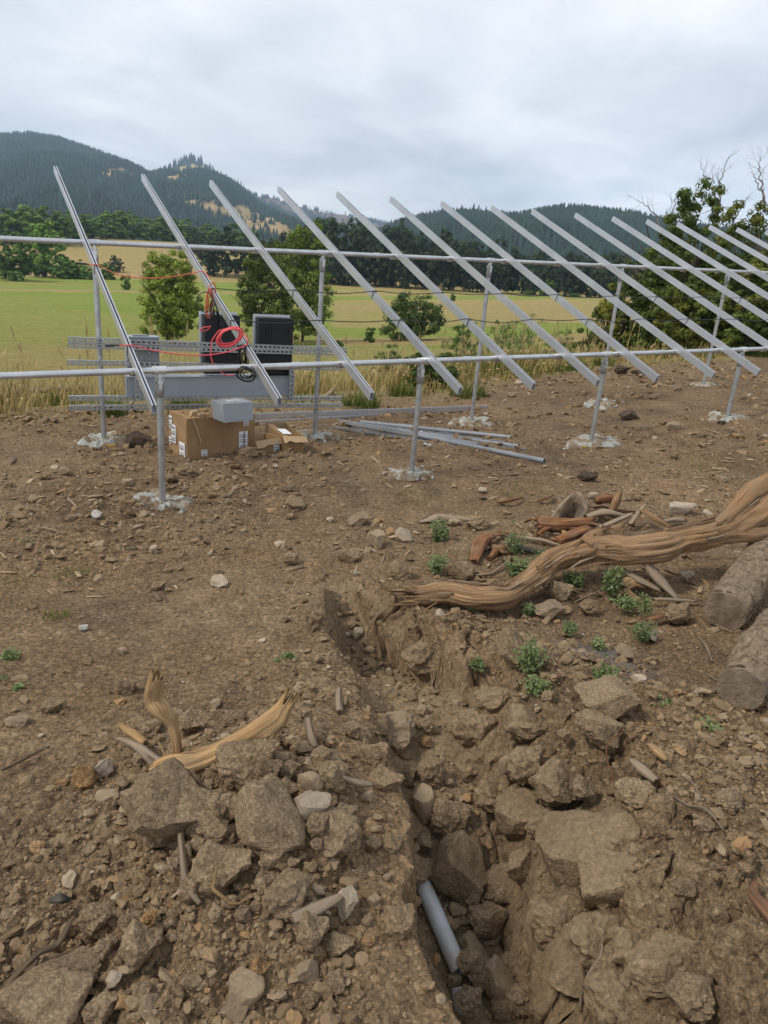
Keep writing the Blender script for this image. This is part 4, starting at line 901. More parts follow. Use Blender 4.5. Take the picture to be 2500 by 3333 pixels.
tie(0, a1, c2); tie(1, a2, c2)
def at_rail(x, y, w):                             # source pixel met with the rail plane raised by w
    d = ray(*S_(x, y)); o = A0+w*wA; t = ((o-np.array([0, 0, ZC]))@wA)/(d@wA); return np.array([0, 0, ZC])+d*t
def coil(name, cx, cy, rx, ry, rot, turns, r, mat, label, w=.03, tilt=0., jit=.10, sd=1, n=22, hang=None):
    rgl = np.random.RandomState(sd); pts = []
    for k in range(turns*n+1):
        q = k/n*6.2832; t = k//n; j = 1+jit*np.sin(t*2.3+sd)+.02*rgl.normal(); jx, jy = 3*np.sin(t*1.7), 3*np.cos(t*2.9)
        dx_, dy_ = rx*j*math.cos(q), ry*j*math.sin(q); X = cx+jx+dx_*math.cos(rot)-dy_*math.sin(rot); Y = cy+jy+dx_*math.sin(rot)+dy_*math.cos(rot)
        d = ray(*S_(X, Y)); pp = at_rail(cx, cy, w); Dm = np.hypot(pp[0], pp[1])+(t-turns/2)*.008+tilt*math.sin(q); pts.append(np.array([0, 0, ZC])+d*Dm)
    mb = MB(); mb.tube(pts, r, 6); o = link(name, mb, mat, None, True); return tag(o, label, 'cable coil')
co1 = coil('cable_coil', 747, 1096, 40, 25, -.42, 9, .0046, MAT_REDCABLE, 'tidy red cable coil tied to the second rail', .035, 0, .13, 3)
d0 = [(716,1100),(700,1085),(690,1110),(686,1140),(688,1165),(697,1190),(716,1208),(730,1218),(745,1222),(762,1220)]
pp = at_rail(747, 1096, .035); Dm = np.hypot(pp[0], pp[1]); loop = [(735,1071),(712,1078),(697,1098)]+d0[2:]
cable('tail', [np.array([0, 0, ZC])+ray(*S_(x, y))*(Dm+.02) for x, y in loop], .0046, MAT_REDCABLE, None, parent=co1)
co2 = coil('cable_coil', 684, 977, 10, 40, .12, 7, .0046, MAT_ORGCABLE, 'hanging orange-red cable coil under the upper part of the second rail', -.09, .03, .45, 5)
coil('cable_coil', 668, 980, 27, 33, .1, 1, .0048, MAT_BLKCABLE, 'single dark cable loop around the orange-red coil', -.05, 0, .05, 6)
coil('cable_coil', 704, 1045, 9, 44, -.15, 9, .0042, MAT_BLKCABLE, 'bundle of black cable loops hanging below the orange-red coil', -.10, .03, .55, 7)
coil('cable_coil', 793, 1165, 10, 30, -.1, 8, .0042, MAT_BLKCABLE, 'bundle of black cable loops hanging behind the red coil', -.12, .03, .5, 8)
coil('cable_coil', 800, 1215, 26, 18, .4, 5, .0042, MAT_BLKCABLE, 'loose black cable loops dangling below the front pipe', -.13, .02, .35, 9)
coil('cable_coil', 667, 1068, 17, 6, -.3, 1, .0046, MAT_REDCABLE, 'small red cable loop before the first black enclosure', -.10, 0, .1, 10)
# ================================================================== THINGS ON THE GROUND
# concrete collars round the post feet
def concrete_material():
    q = NT('crumbled_concrete'); g = q.n('ShaderNodeNewGeometry'); P = g.outputs['Position']
    c = q.ramp(q.noise(P, 40, 6, .7), [(.3, (.30, .305, .275)), (.7, (.56, .57, .53))])
    q.l(q.mix(q.ramp(q.noise(P, 9, 4, .6), [(.42, 0.), (.56, 1.)]), c, (.25, .18, .11)), q.p.inputs['Base Color']); q.p.inputs['Roughness'].default_value = .95
    q.l(q.bump(q.noise(P, 120, 6, .7), .012), q.p.inputs['Normal']); return q.m
MAT_CONC = concrete_material(); MAT_YEL = M_('yellow_tube_form', (.62, .40, .06), .7, 0., var=.2, scale=30)
def footing(C, rx, seed, label, yellow=()):
    rg = np.random.RandomState(seed); n_r, n_a = 13, 44; V = []; a_ = np.arange(n_a)*2*math.pi/n_a
    for i in range(n_r):
        r_ = rx*(i/(n_r-1)); edge = 1+.42*fbm2(np.cos(a_)*2+seed, np.sin(a_)*2, 3, seed); X = C[0]+r_*edge*np.cos(a_); Y = C[1]+r_*edge*np.sin(a_); t = i/(n_r-1)
        hgt = .030*(1-t**3)+.034*np.exp(-((t-.72)/.2)**2)-.035*t**6
        Z = np.maximum(site_z(X, Y), H(X, Y))*.6+H(X, Y)*.4+hgt*(1+.5*vn2(X*14, Y*14, seed))+.020*np.abs(fbm2(X*26, Y*26, 3, seed+1))*(t > .15)*(1-t**4)-.004
        V.append(np.stack([X, Y, Z], 1))
    V = np.concatenate(V); f = [(i*n_a+j, i*n_a+(j+1) % n_a, (i+1)*n_a+(j+1) % n_a, (i+1)*n_a+j) for i in range(n_r-1) for j in range(n_a)]
    o = thing('concrete_footing', label, 'footing', (C[0], C[1], H(C[:1], C[1:2])[0])); m = npmesh('collar', V, np.array(f)); smooth(m, False); m.materials.append(MAT_CONC); link('collar', m, None, o)
    mb = MB()
    for k in range(60):
        q = rg.rand()*6.28; r_ = rx*(.5+1.1*rg.rand()**1.6); s = .005+.024*rg.rand()**2; x_, y_ = C[0]+r_*math.cos(q), C[1]+r_*math.sin(q); v = ICO1*s*rg.uniform(.7, 1.3, (len(ICO1), 1))*np.array([1, 1, .7]); mb.add(v+np.array([x_, y_, G(x_, y_)+s*.5]), ICO1F)
    link('crumb', mb, MAT_CONC, o)['kind'] = 'stuff'
    for q, w_ in yellow:
        mb = MB(); pts = [(C[0]+rx*.86*math.cos(q+d), C[1]+rx*.86*math.sin(q+d)) for d in np.linspace(-w_, w_, 7)]
        v = [(x_, y_, G(x_, y_)+z_) for z_ in (-.02, .035) for x_, y_ in pts]; v2 = [(C[0]+(p[0]-C[0])*.96, C[1]+(p[1]-C[1])*.96, p[2]) for p in v]
        mb.add(v+v2, [(i, i+1, i+8, i+7) for i in range(6)]+[(14+i, 14+i+7, 14+i+8, 14+i+1) for i in range(6)]+[(7+i, 8+i, 22+i, 21+i) for i in range(6)]); link('tube_form', mb, MAT_YEL, o)
def ico(sub):
    bm = bmesh.new(); bmesh.ops.create_icosphere(bm, subdivisions=sub, radius=1); bm.verts.ensure_lookup_table()
    v = np.array([p.co[:] for p in bm.verts]); f = [tuple(q.index for q in fc.verts) for fc in bm.faces]; bm.free(); return v, f
ICO1, ICO1F = ico(1); ICO2, ICO2F = ico(2); ICO3, ICO3F = ico(3); ICO4, ICO4F = ico(4)
names = ['first', 'second', 'third', 'fourth', 'fifth', 'sixth']
for i, t in enumerate(TF_[:4]):
    footing(PF+eA*t, (.23, .20, .27, .26)[i], 900+i, 'crumbled pale concrete collar around the %s front post from the left' % names[i], [(), ((-1.9, .22),), ((-2.2, .2),), ()][i])
for i, t in enumerate(TRr[:5]):
    footing(PRr+eA*t, (.26, .25, .26, .27, .24)[i], 910+i, 'crumbled pale concrete collar around the %s rear post from the left' % names[i], [((-.9, .2),), (), (), ((-1.9, .22), (-.6, .2)), ((-2.2, .25),)][i])
# ------------------------------------------------------------------ cardboard
def card_material():
    q = NT('cardboard'); tcn = q.n('ShaderNodeTexCoord'); P = tcn.outputs['Object']
    c = q.ramp(q.noise(P, 5, 5, .6), [(.3, (.245, .150, .072)), (.7, (.335, .215, .110))]); mp = q.n('ShaderNodeMapping'); mp.inputs['Scale'].default_value = (2, 2, 90); q.l(P, mp.inputs[0])
    c = q.mix(q.ramp(q.noise(mp.outputs[0], 3, 2, .5), [(.4, 0.), (.7, .25)]), c, (.20, .12, .055))
    c = q.mix(q.ramp(q.noise(P, 14, 5, .7), [(.60, 0.), (.75, .45)]), c, (.42, .31, .19))
    q.l(c, q.p.inputs['Base Color']); q.p.inputs['Roughness'].default_value = .75; q.p.inputs['Specular IOR Level'].default_value = .25; return q.m
MAT_CARD = card_material(); MAT_CARDIN = M_('cardboard_inside', (.36, .25, .14), .85, 0., var=.12); MAT_PAPER = M_('white_label', (.72, .72, .72), .6, 0., var=.04); MAT_INK = M_('label_ink', (.05, .05, .05), .6)
MAT_TAPE = M_('clear_tape', (.33, .22, .115), .22, 0., var=.1, spec=.6)
def quad_pt(c4, u_, v_): a_, b_, c_, d_ = (np.asarray(q) for q in c4); return (a_*(1-u_)+b_*u_)*(1-v_)+(d_*(1-u_)+c_*u_)*v_
def decal(parent, c4, nrm_, u0, u1, v0, v1, seed, bars=True, off=.0012, name='label_sticker'):
    """a printed sticker lying on a box face; c4 = bl, br, tr, tl"""
    nn = nrm(nrm_); mb = MB(); q = [quad_pt(c4, u_, v_)+nn*off for u_, v_ in ((u0, v0), (u1, v0), (u1, v1), (u0, v1))]; q2 = [p-nn*off*.6 for p in q]
    mb.add(q+q2, [(0, 1, 2, 3), (4, 7, 6, 5), (0, 4, 5, 1), (1, 5, 6, 2), (2, 6, 7, 3), (3, 7, 4, 0)]); o = link(name, mb, MAT_PAPER, parent)
    if bars:
        rg = random.Random(seed); mb = MB(); rows = bars
        for r_ in range(rows):
            b0 = .08+.86*r_/rows; b1 = b0+.86/rows*.72; x_ = .08
            thin = (r_ % 2 == 0)
            while x_ < .9:
                w_ = rg.uniform(.012, .045) if thin else rg.uniform(.05, .16); x2 = min(x_+w_, .92); bb1 = b1 if thin else b0+(b1-b0)*rg.choice([.35, .5, .5])
                mb.add([quad_pt(q, *uv)+nn*.0008 for uv in ((x_, b0), (x2, b0), (x2, bb1), (x_, bb1))], [(0, 1, 2, 3)]); x_ = x2+rg.uniform(.012, .05 if thin else .08)
        link('print', mb, MAT_INK, o)
    return o
# the big carton: three ground corners from the photograph
b_fl, b_fr, b_bl = hit(404, 995), hit(549, 980), hit(369, 953)
ax = b_fr-b_fl; ax[2] = 0; Lx = np.linalg.norm(ax); ax = ax/Lx; ay = np.array([-ax[1], ax[0], 0]); Ly = .40
zb = (b_fl[2]+b_fr[2])/2+.0; hb = 93/ppm(b_fl)*1.02; tz = (b_fr[2]-b_fl[2])/Lx*.6
def bx(u_, v_, w_): return b_fl+ax*Lx*u_+ay*Ly*v_+np.array([0, 0, tz*Lx*u_-.012+hb*w_])
carton = thing('cardboard_carton', 'large dented brown carton with white shipping labels and dirt on top', 'cardboard box', bx(.5, .5, 0))
bm = bmesh.new(); n_ = 12; rgk = np.random.RandomState(2)
mb = MB(); gv = {}
def face_grid(c4, nu, nv, fn):
    pts = np.array([[quad_pt(c4, i/nu, j/nv) for i in range(nu+1)] for j in range(nv+1)]).reshape(-1, 3); pts = fn(pts); mb.add(pts, [tuple(int(q) for q in r_) for r_ in grid_faces(nv+1, nu+1)])
def dent(p): k = 9.; return p+.006*np.stack([fbm3(p[:, 0]*k, p[:, 1]*k, p[:, 2]*k, 2, s) for s in (3, 4, 5)], 1)
FRT = [bx(0, 0, 0), bx(1, 0, 0), bx(1, 0, 1), bx(0, 0, 1)]; LFT = [bx(0, 1, 0), bx(0, 0, 0), bx(0, 0, 1), bx(0, 1, 1)]; RGT = [bx(1, 0, 0), bx(1, 1, 0), bx(1, 1, 1), bx(1, 0, 1)]; BCK = [bx(1, 1, 0), bx(0, 1, 0), bx(0, 1, 1), bx(1, 1, 1)]
TOPF = [bx(0, 0, 1), bx(1, 0, 1), bx(1, 1, 1), bx(0, 1, 1)]
def sag(p):
    q = dent(p); u_ = (p-b_fl)@ax/Lx; v_ = (p-b_fl)@ay/Ly; q[:, 2] -= .028*np.sin(np.clip(u_, 0, 1)*3.14)*np.sin(np.clip(v_, 0, 1)*3.14); return q
for c4 in (FRT, LFT, RGT, BCK): face_grid(c4, 14, 8, dent)
face_grid(TOPF, 14, 8, sag); face_grid([bx(0, 1, 0), bx(1, 1, 0), bx(1, 0, 0), bx(0, 0, 0)], 4, 4, dent)
body = link('body', mb, MAT_CARD, carton); body.data.validate()
_bm = bmesh.new(); _bm.from_mesh(body.data); bmesh.ops.remove_doubles(_bm, verts=_bm.verts, dist=.0015); bmesh.ops.recalc_face_normals(_bm, faces=_bm.faces); _bm.to_mesh(body.data); _bm.free()
nF, nL = -ay, -ax
decal(carton, FRT, nF, .755, .885, .17, .60, 1, 6, .009); decal(carton, FRT, nF, .82, .90, .73, .88, 2, 2, .009); decal(carton, FRT, nF, .20, .285, .10, .24, 3, 3, .009)
decal(carton, LFT, nL, .18, .42, .30, .72, 4, 5, .009); decal(carton, LFT, nL, .62, .93, .05, .40, 5, 4, .009); decal(carton, LFT, nL, .05, .22, .62, .90, 6, 3, .009); decal(carton, LFT, nL, .03, .14, .22, .40, 7, 2, .009)
mb = MB(); q4 = [quad_pt(FRT, u_, v_)+nF*.011 for u_, v_ in ((.825, .17), (.84, .17), (.84, .60), (.825, .60))]; mb.add(q4, [(0, 1, 2, 3)]); link('tape_mark', mb, MAT_INK, carton)
mb = MB(); q4 = [quad_pt(FRT, u_, v_)+nF*.014 for u_, v_ in ((.07, .98), (.10, .985), (.205, .45), (.19, .36), (.165, .40), (.175, .47))]; mb.add(q4, [(0, 1, 2, 3, 4, 5)]); link('torn_flap', mb, MAT_CARDIN, carton)
mb = MB()
for k in range(55):                                # dirt and torn card scraps on the lid
    u_, v_ = rgk.uniform(.06, .62), rgk.uniform(.15, .9); s = rgk.uniform(.004, .013)*(2.2 if k < 4 else 1); p = quad_pt(TOPF, u_, v_); p[2] -= .022*math.sin(u_*3.14)*math.sin(v_*3.14)-s*.6; mb.add(ICO1*s*rgk.uniform(.6, 1.4, (len(ICO1), 1))*np.array([1.2, 1.2, .8])+p, ICO1F)
link('dirt', mb, M_('dirt_on_carton', (.20, .13, .07), .95, var=.3, scale=40), carton)['kind'] = 'stuff'
for u_, v_, s, w_ in ((.21, .42, .045, .5), (.27, .28, .03, -.6)):
    p = quad_pt(TOPF, u_, v_); mb = MB(); mb.box(p+up_*(s*.45-.012), ax*s*.8+ay*s*.3*w_, ay*s*.6, up_*s*.5+ax*s*.15); link('card_scrap', mb, MAT_CARDIN, carton)
# grey enclosure in plastic wrap on the carton
def free_box(name, c4b, h, mat, parent=None, lean=np.zeros(3)):
    mb = MB(); b_ = [np.asarray(q, float) for q in c4b]; t4 = [q+up_*h+lean for q in b_]; mb.add(b_+t4, [(3, 2, 1, 0), (4, 5, 6, 7), (0, 1, 5, 4), (1, 2, 6, 5), (2, 3, 7, 6), (3, 0, 4, 7)]); return link(name, mb, mat, parent), t4
wb = thing('wrapped_steel_box', 'grey steel box in clear plastic wrap standing on the big carton', 'steel box', quad_pt(TOPF, .78, .4))
# its visible front face lies between D pixels (484,915) and (547,905) on the carton lid
def on_z(x, y, z): d = ray(x, y); t = (z-ZC)/d[2]; return np.array([0, 0, ZC])+d*t
zt_ = quad_pt(TOPF, .8, .35)[2]+.002; p0 = on_z(485, 914, zt_); p1 = on_z(547.5, 907, zt_+.004); wx = p1-p0; wx[2] = 0; wl_ = np.linalg.norm(wx); wx /= wl_; wy = np.array([-wx[1], wx[0], 0]); wd = .21
hw = 40/ppm(p0); lo, t4 = free_box('body', [p0, p0+wx*wl_, p0+wx*wl_*1.0+wy*wd, p0+wy*wd], hw, M_('grey_steel_box', (.235, .255, .275), .35, .1, var=.08, scale=6, spec=.5), wb, wy*.035)
md = lo.modifiers.new('bevel', 'BEVEL'); md.width = .004; md.segments = 2
mb = MB(); tt4 = [t4[0], t4[1], t4[2], t4[3]]; decal(wb, tt4, up_, .36, .74, .35, .66, 11, 1, .003)
MAT_WRAP = M_('plastic_wrap', (.9, .92, .94), .12, 0., var=.02, bump=.004, bscale=35); _p = MAT_WRAP.node_tree.nodes['Principled BSDF']; _p.inputs['Alpha'].default_value = .07; _p.inputs['Specular IOR Level'].default_value = .9
b4 = [p0, p0+wx*wl_, p0+wx*wl_+wy*wd, p0+wy*wd]; ctr = sum(b4)/4
mb = MB(); nn_ = 10
def wrap_face(c4):
    pts = np.array([[quad_pt(c4, i/nn_, j/nn_) for i in range(nn_+1)] for j in range(nn_+1)]).reshape(-1, 3); pts = pts+.004*np.stack([fbm3(pts[:, 0]*30, pts[:, 1]*30, pts[:, 2]*30, 2, s) for s in (1, 2, 3)], 1); mb.add(pts, [tuple(int(q) for q in r_) for r_ in grid_faces(nn_+1, nn_+1)])
ex = lambda q: ctr+(np.asarray(q)-ctr)*np.array([1.04, 1.04, 1.0])
B4 = [ex(q)+up_*.004 for q in b4]; T4 = [ex(q)+up_*.008 for q in t4]
for i in range(4): wrap_face([B4[i], B4[(i+1) % 4], T4[(i+1) % 4], T4[i]])
wrap_face(T4); link('plastic_wrap', mb, MAT_WRAP, wb, True)
# two small opened cartons
def open_carton(label, fl, fr, h, depth, flaps, seed, bk=None):
    a_ = np.asarray(fr)-np.asarray(fl); a_[2] = 0; L = np.linalg.norm(a_); a_ /= L; n_ = np.array([-a_[1], a_[0], 0])
    if bk is not None: n_ = np.asarray(bk)-np.asarray(fl); n_[2] = 0; depth = np.linalg.norm(n_); n_ = n_/depth
    t = .004; fl = np.asarray(fl, float)-up_*.006
    o = thing('open_carton', label, 'cardboard box', fl); q = lambda u_, v_, w_: fl+a_*L*u_+n_*depth*v_+up_*h*w_
    def sheet(name, pts, mat=MAT_CARD):
        pts = [np.asarray(p) for p in pts]; nn = nrm(np.cross(pts[1]-pts[0], pts[-1]-pts[0])); mb = MB(); m = len(pts); mb.add(pts+[p-nn*t for p in pts], [tuple(range(m)), tuple(range(2*m-1, m-1, -1))]+[(i, m+i, m+(i+1) % m, (i+1) % m) for i in range(m)]); return link(name, mb, mat, o)
    sheet('side_panel', [q(0, 0, 0), q(1, 0, 0), q(1, 0, 1), q(0, 0, 1)]); sheet('side_panel', [q(1, 0, 0), q(1, 1, 0), q(1, 1, 1), q(1, 0, 1)]); sheet('side_panel', [q(1, 1, 0), q(0, 1, 0), q(0, 1, 1), q(1, 1, 1)], MAT_CARDIN); sheet('side_panel', [q(0, 1, 0), q(0, 0, 0), q(0, 0, 1), q(0, 1, 1)]); sheet('bottom', [q(0, 0, .02), q(1, 0, .02), q(1, 1, .02), q(0, 1, .02)], MAT_CARDIN)
    rgf = random.Random(seed)
    for kind, out, drop, u0, u1 in flaps:
        if kind == 'front':
            e0, e1 = q(u0, 0, 1), q(u1, 0, 1); dv = -n_*out-up_*drop; m = 9; jag = [e1+(e0-e1)*i/m+dv*(rgf.uniform(.72, 1.05) if 0 < i < m else 1.) for i in range(m+1)]; sheet('flap', [e0, e1]+jag, MAT_CARDIN)
        elif kind == 'right': e0, e1 = q(1, u0, 1), q(1, u1, 1); dv = a_*out-up_*drop; sheet('flap', [e0, e1, e1+dv, e0+dv])
        elif kind == 'left': e0, e1 = q(0, u1, 1), q(0, u0, 1); dv = -a_*out-up_*drop; sheet('flap', [e0, e1, e1+dv, e0+dv])
        elif kind == 'lid':  e0, e1 = q(0, u0, 1.01), q(0, u1, 1.01); dv = a_*out-up_*drop; sheet('flap', [e1, e0, e0+dv, e1+dv])
    return o, q
f0, f1 = hit(609, 978), hit(656, 978); oc, qq = open_carton('narrow open carton with torn front flap and white paper inside', f0, f1, 38/ppm(f0), .42, [('front', .075, .055, .0, 1.1), ('right', .07, .05, .0, .5), ('left', -.07, .004, .0, .9)], 3, hit(572, 951))
decal(oc, [qq(.05, .05, 1.02), qq(.55, .05, 1.02), qq(.55, .6, 1.02), qq(.05, .6, 1.02)], up_, .15, .95, .1, .75, 31, False, .006, 'paper')
f0, f1 = hit(552, 984), hit(605, 976); oc2, qq2 = open_carton('small crushed open carton squeezed beside the large one', f0, f1, 33/ppm(f0), .26, [('front', .04, .07, -.02, 1.02), ('lid', .09, .02, .3, 1.), ('right', .03, .05, 0, .8)], 4)
decal(oc2, [qq2(0, 0, 0), qq2(1, 0, 0), qq2(1, 0, 1), qq2(0, 0, 1)], np.cross(up_, qq2(1, 0, 0)-qq2(0, 0, 0))*-1, .72, .97, .1, .75, 32, 3, .003)
# ------------------------------------------------------------------ rails, channels and conduits lying about
MAT_PVC = M_('grey_pvc', (.20, .212, .235), .4, 0., var=.06, scale=6, spec=.45)
MAT_DULL = M_('dull_aluminium', (.22, .24, .26), .4, .7, col2=(.40, .42, .44), scale=5)
MAT_PVCD = M_('dusty_grey_pvc', (.47, .49, .53), .45, 0., col2=(.34, .29, .22), scale=7)
def lying_rail(a_, b_, label, group, hgt=.045, wid=.032, rot=0., lift=0., mat=None):
    a_, b_ = np.asarray(a_, float)+up_*lift, np.asarray(b_, float)+up_*lift; d = b_-a_; s = nrm(np.cross(d, up_)); u_ = nrm(np.cross(s, d)); c, q = math.cos(rot), math.sin(rot); s, u_ = s*c+u_*q, u_*c-s*q
    pr = [(-wid/2, 0), (wid/2, 0), (wid/2, hgt), (wid/2-.008, hgt), (wid/2-.008, hgt-.003), (wid/2-.003, hgt-.003), (wid/2-.003, .003), (-wid/2+.003, .003), (-wid/2+.003, hgt-.003), (-wid/2+.008, hgt-.003), (-wid/2+.008, hgt), (-wid/2, hgt)]
    return tag(link('loose_rail', MB().prism(pr, a_, s, u_, d), mat or MAT_ALU), label, 'rail', group)
def conduit(a_, b_, r, label, mat=MAT_PVC, name='conduit', cat='pipe', bell=0.):
    mb = MB(); a_, b_ = np.asarray(a_, float), np.asarray(b_, float); mb.ring(a_, b_, r, r*.84, 18)
    if bell: mb.ring(b_-nrm(b_-a_)*bell, b_+nrm(b_-a_)*.002, r*1.16, r*1.001, 18)
    o = link(name, mb, mat); autosm(o, 40); return tag(o, label, cat)
hz_ = lambda x, y, dz: hit(x, y, dz)
lying_rail(hz_(549, 905, .0), hz_(1052, 886, .0), 'long aluminium rail lying along the foot of the struts, rear one', None, .072, .034)
lying_rail(hz_(549, 914, .0), hz_(942, 890, .0)-np.array([.0, .05, 0]), 'shorter aluminium channel lying in front of the long loose rail', None, .028, .034)
lying_rail(hz_(700, 921, .004), hz_(1010, 972, .004), 'thin channel at the front of the loose pile', None, .022, .030, mat=MAT_DULL)
lying_rail(hz_(735, 914, .03), hz_(1032, 965, .03), 'bright flat-topped rail lying across the loose pile', None, .045, .040, 0.)
lying_rail(hz_(775, 912, .006), hz_(1075, 972, .006), 'channel under the conduits in the loose pile', None, .022, .030, mat=MAT_DULL)
lying_rail(hz_(860, 918, .004), hz_(960, 932, .004), 'short channel between the two conduits of the pile', None, .022, .034)
lying_rail(hz_(920, 940, .004), hz_(1120, 974, .004), 'channel peeping out at the right end of the loose pile', None, .022, .030, mat=MAT_DULL)
lying_rail(hz_(760, 925, .004), hz_(985, 967, .004), 'second thin channel beside the front one of the pile', None, .022, .026, mat=MAT_DULL)
lying_rail(hz_(790, 917, .01), hz_(1060, 968, .004), 'dark channel between the bright rail and the conduits', None, .026, .030, mat=MAT_DULL)
for i_, (xa, ya, xb, yb) in enumerate([(745,918,1000,955),(815,921,1090,958),(850,926,1050,962),(880,920,1135,975)]): lying_rail(hz_(xa, ya, .012), hz_(xb, yb, .012), ['narrow channel just behind the front channels of the pile','narrow channel under the back conduit','short narrow channel in the heart of the pile','narrow channel reaching furthest right in the pile'][i_], None, .024, .026, mat=MAT_DULL)
conduit(hz_(780, 912, .035), hz_(1104, 945, .03), .026, 'grey plastic conduit at the back of the loose pile')
conduit(hz_(862, 930, .035), hz_(1120, 964, .026), .022, 'grey plastic conduit in the middle of the loose pile')
conduit(hz_(890, 938, .06), hz_(1176, 996, .026), .026, 'longest grey plastic conduit with its open end towards the camera')
for x, y, lab in ((917, 963, 'short pipe offcut standing on edge, left of the pair by the pile'), (926, 965, 'short pipe offcut, right of the pair by the pile'), (909, 936, 'short silver offcut lying on the pile')):
    P = hit(x, y, .024); d = nrm([.25, 1, .0]); conduit(P-d*.02, P+d*.05, .024, lab, MAT_GALV, 'pipe_offcut')
P = hit(1318, 0+868, .02); conduit(P, P+nrm([.9, .5, 0])*.10, .022, 'short dark pipe stub beside the third front footing', MAT_GALV, 'pipe_offcut')
# conduit in the trench
q0, q1 = np.array([0, 0, ZC]), None
def in_trench(x, y, z): return on_z(x, y, z)
a_ = on_z(906, 1892, -.51); b_ = on_z(990, 2072, -.55); d = b_-a_
o = CTOP = a_-d*.06
conduit(a_-d*.10, b_+d*.06-up_*.03, .031, 'grey plastic conduit lying in the bottom of the trench', MAT_PVCD)
c_ = on_z(993, 2132, -.58); d2 = nrm([.12, -.5, -.35]); conduit(c_-d2*.0, c_+d2*.16, .030, 'buried stub of grey conduit showing between stones in the trench', MAT_PVCD)
# ================================================================== WOOD
def wood_material(name, c1, c2, c3, along=2.2, around=26., bump=.012):
    q = NT(name); uv = q.n('ShaderNodeUVMap'); mp = q.n('ShaderNodeMapping'); mp.inputs['Scale'].default_value = (along, around, 1); q.l(uv.outputs[0], mp.inputs[0])
    g = q.noise(mp.outputs[0], 1.0, 8, .68, .6); geo = q.n('ShaderNodeNewGeometry'); b_ = q.noise(geo.outputs['Position'], 5, 5, .6)
    c = q.ramp(g, [(.30, c1), (.68, c3), (.5, c2)]); c = q.mix(q.ramp(b_, [(.44, 0.), (.64, .55)]), c, tuple(k*.7+.05 for k in c2))
    mp2 = q.n('ShaderNodeMapping'); mp2.inputs['Scale'].default_value = (along*.7, around*.28, 1); q.l(uv.outputs[0], mp2.inputs[0])
    c = q.mix(q.ramp(q.noise(mp2.outputs[0], 1.3, 5, .6, 1.2), [(.34, .85), (.44, 0.)]), c, tuple(k*.7 for k in c1)); c = q.mix(q.ramp(q.noise(geo.outputs['Position'], 9, 5, .65), [(.54, 0.), (.68, .4)]), c, (.26, .20, .14))
    q.l(c, q.p.inputs['Base Color']); q.p.inputs['Roughness'].default_value = .9; q.p.inputs['Specular IOR Level'].default_value = .15
    q.l(q.bump(g, bump), q.p.inputs['Normal']); return q.m
MAT_ROOT = wood_material('rust_root_wood', (.085, .044, .023), (.34, .200, .100), (.56, .385, .215), 2.6, 85, .014)
MAT_FRESH = wood_material('fresh_split_wood', (.19, .098, .042), (.48, .295, .132), (.67, .47, .25), 3.0, 34, .010)
MAT_LOG = wood_material('dusty_log_bark', (.13, .092, .058), (.31, .225, .142), (.46, .36, .24), 16, 22, .05)
MAT_OLD = wood_material('weathered_grey_wood', (.13, .095, .06), (.28, .212, .143), (.40, .315, .22), 3, 24, .006)
MAT_ROT = wood_material('rotten_red_wood', (.075, .032, .016), (.21, .095, .042), (.36, .18, .085), 4, 14, .012)
MAT_END = M_('cut_log_end', (.12, .088, .060), .95, col2=(.26, .195, .13), scale=14, bump=.01, bscale=50)
MAT_CHAR = wood_material('charred_wood', (.018, .016, .015), (.05, .045, .04), (.12, .10, .085), 4, 12, .01)
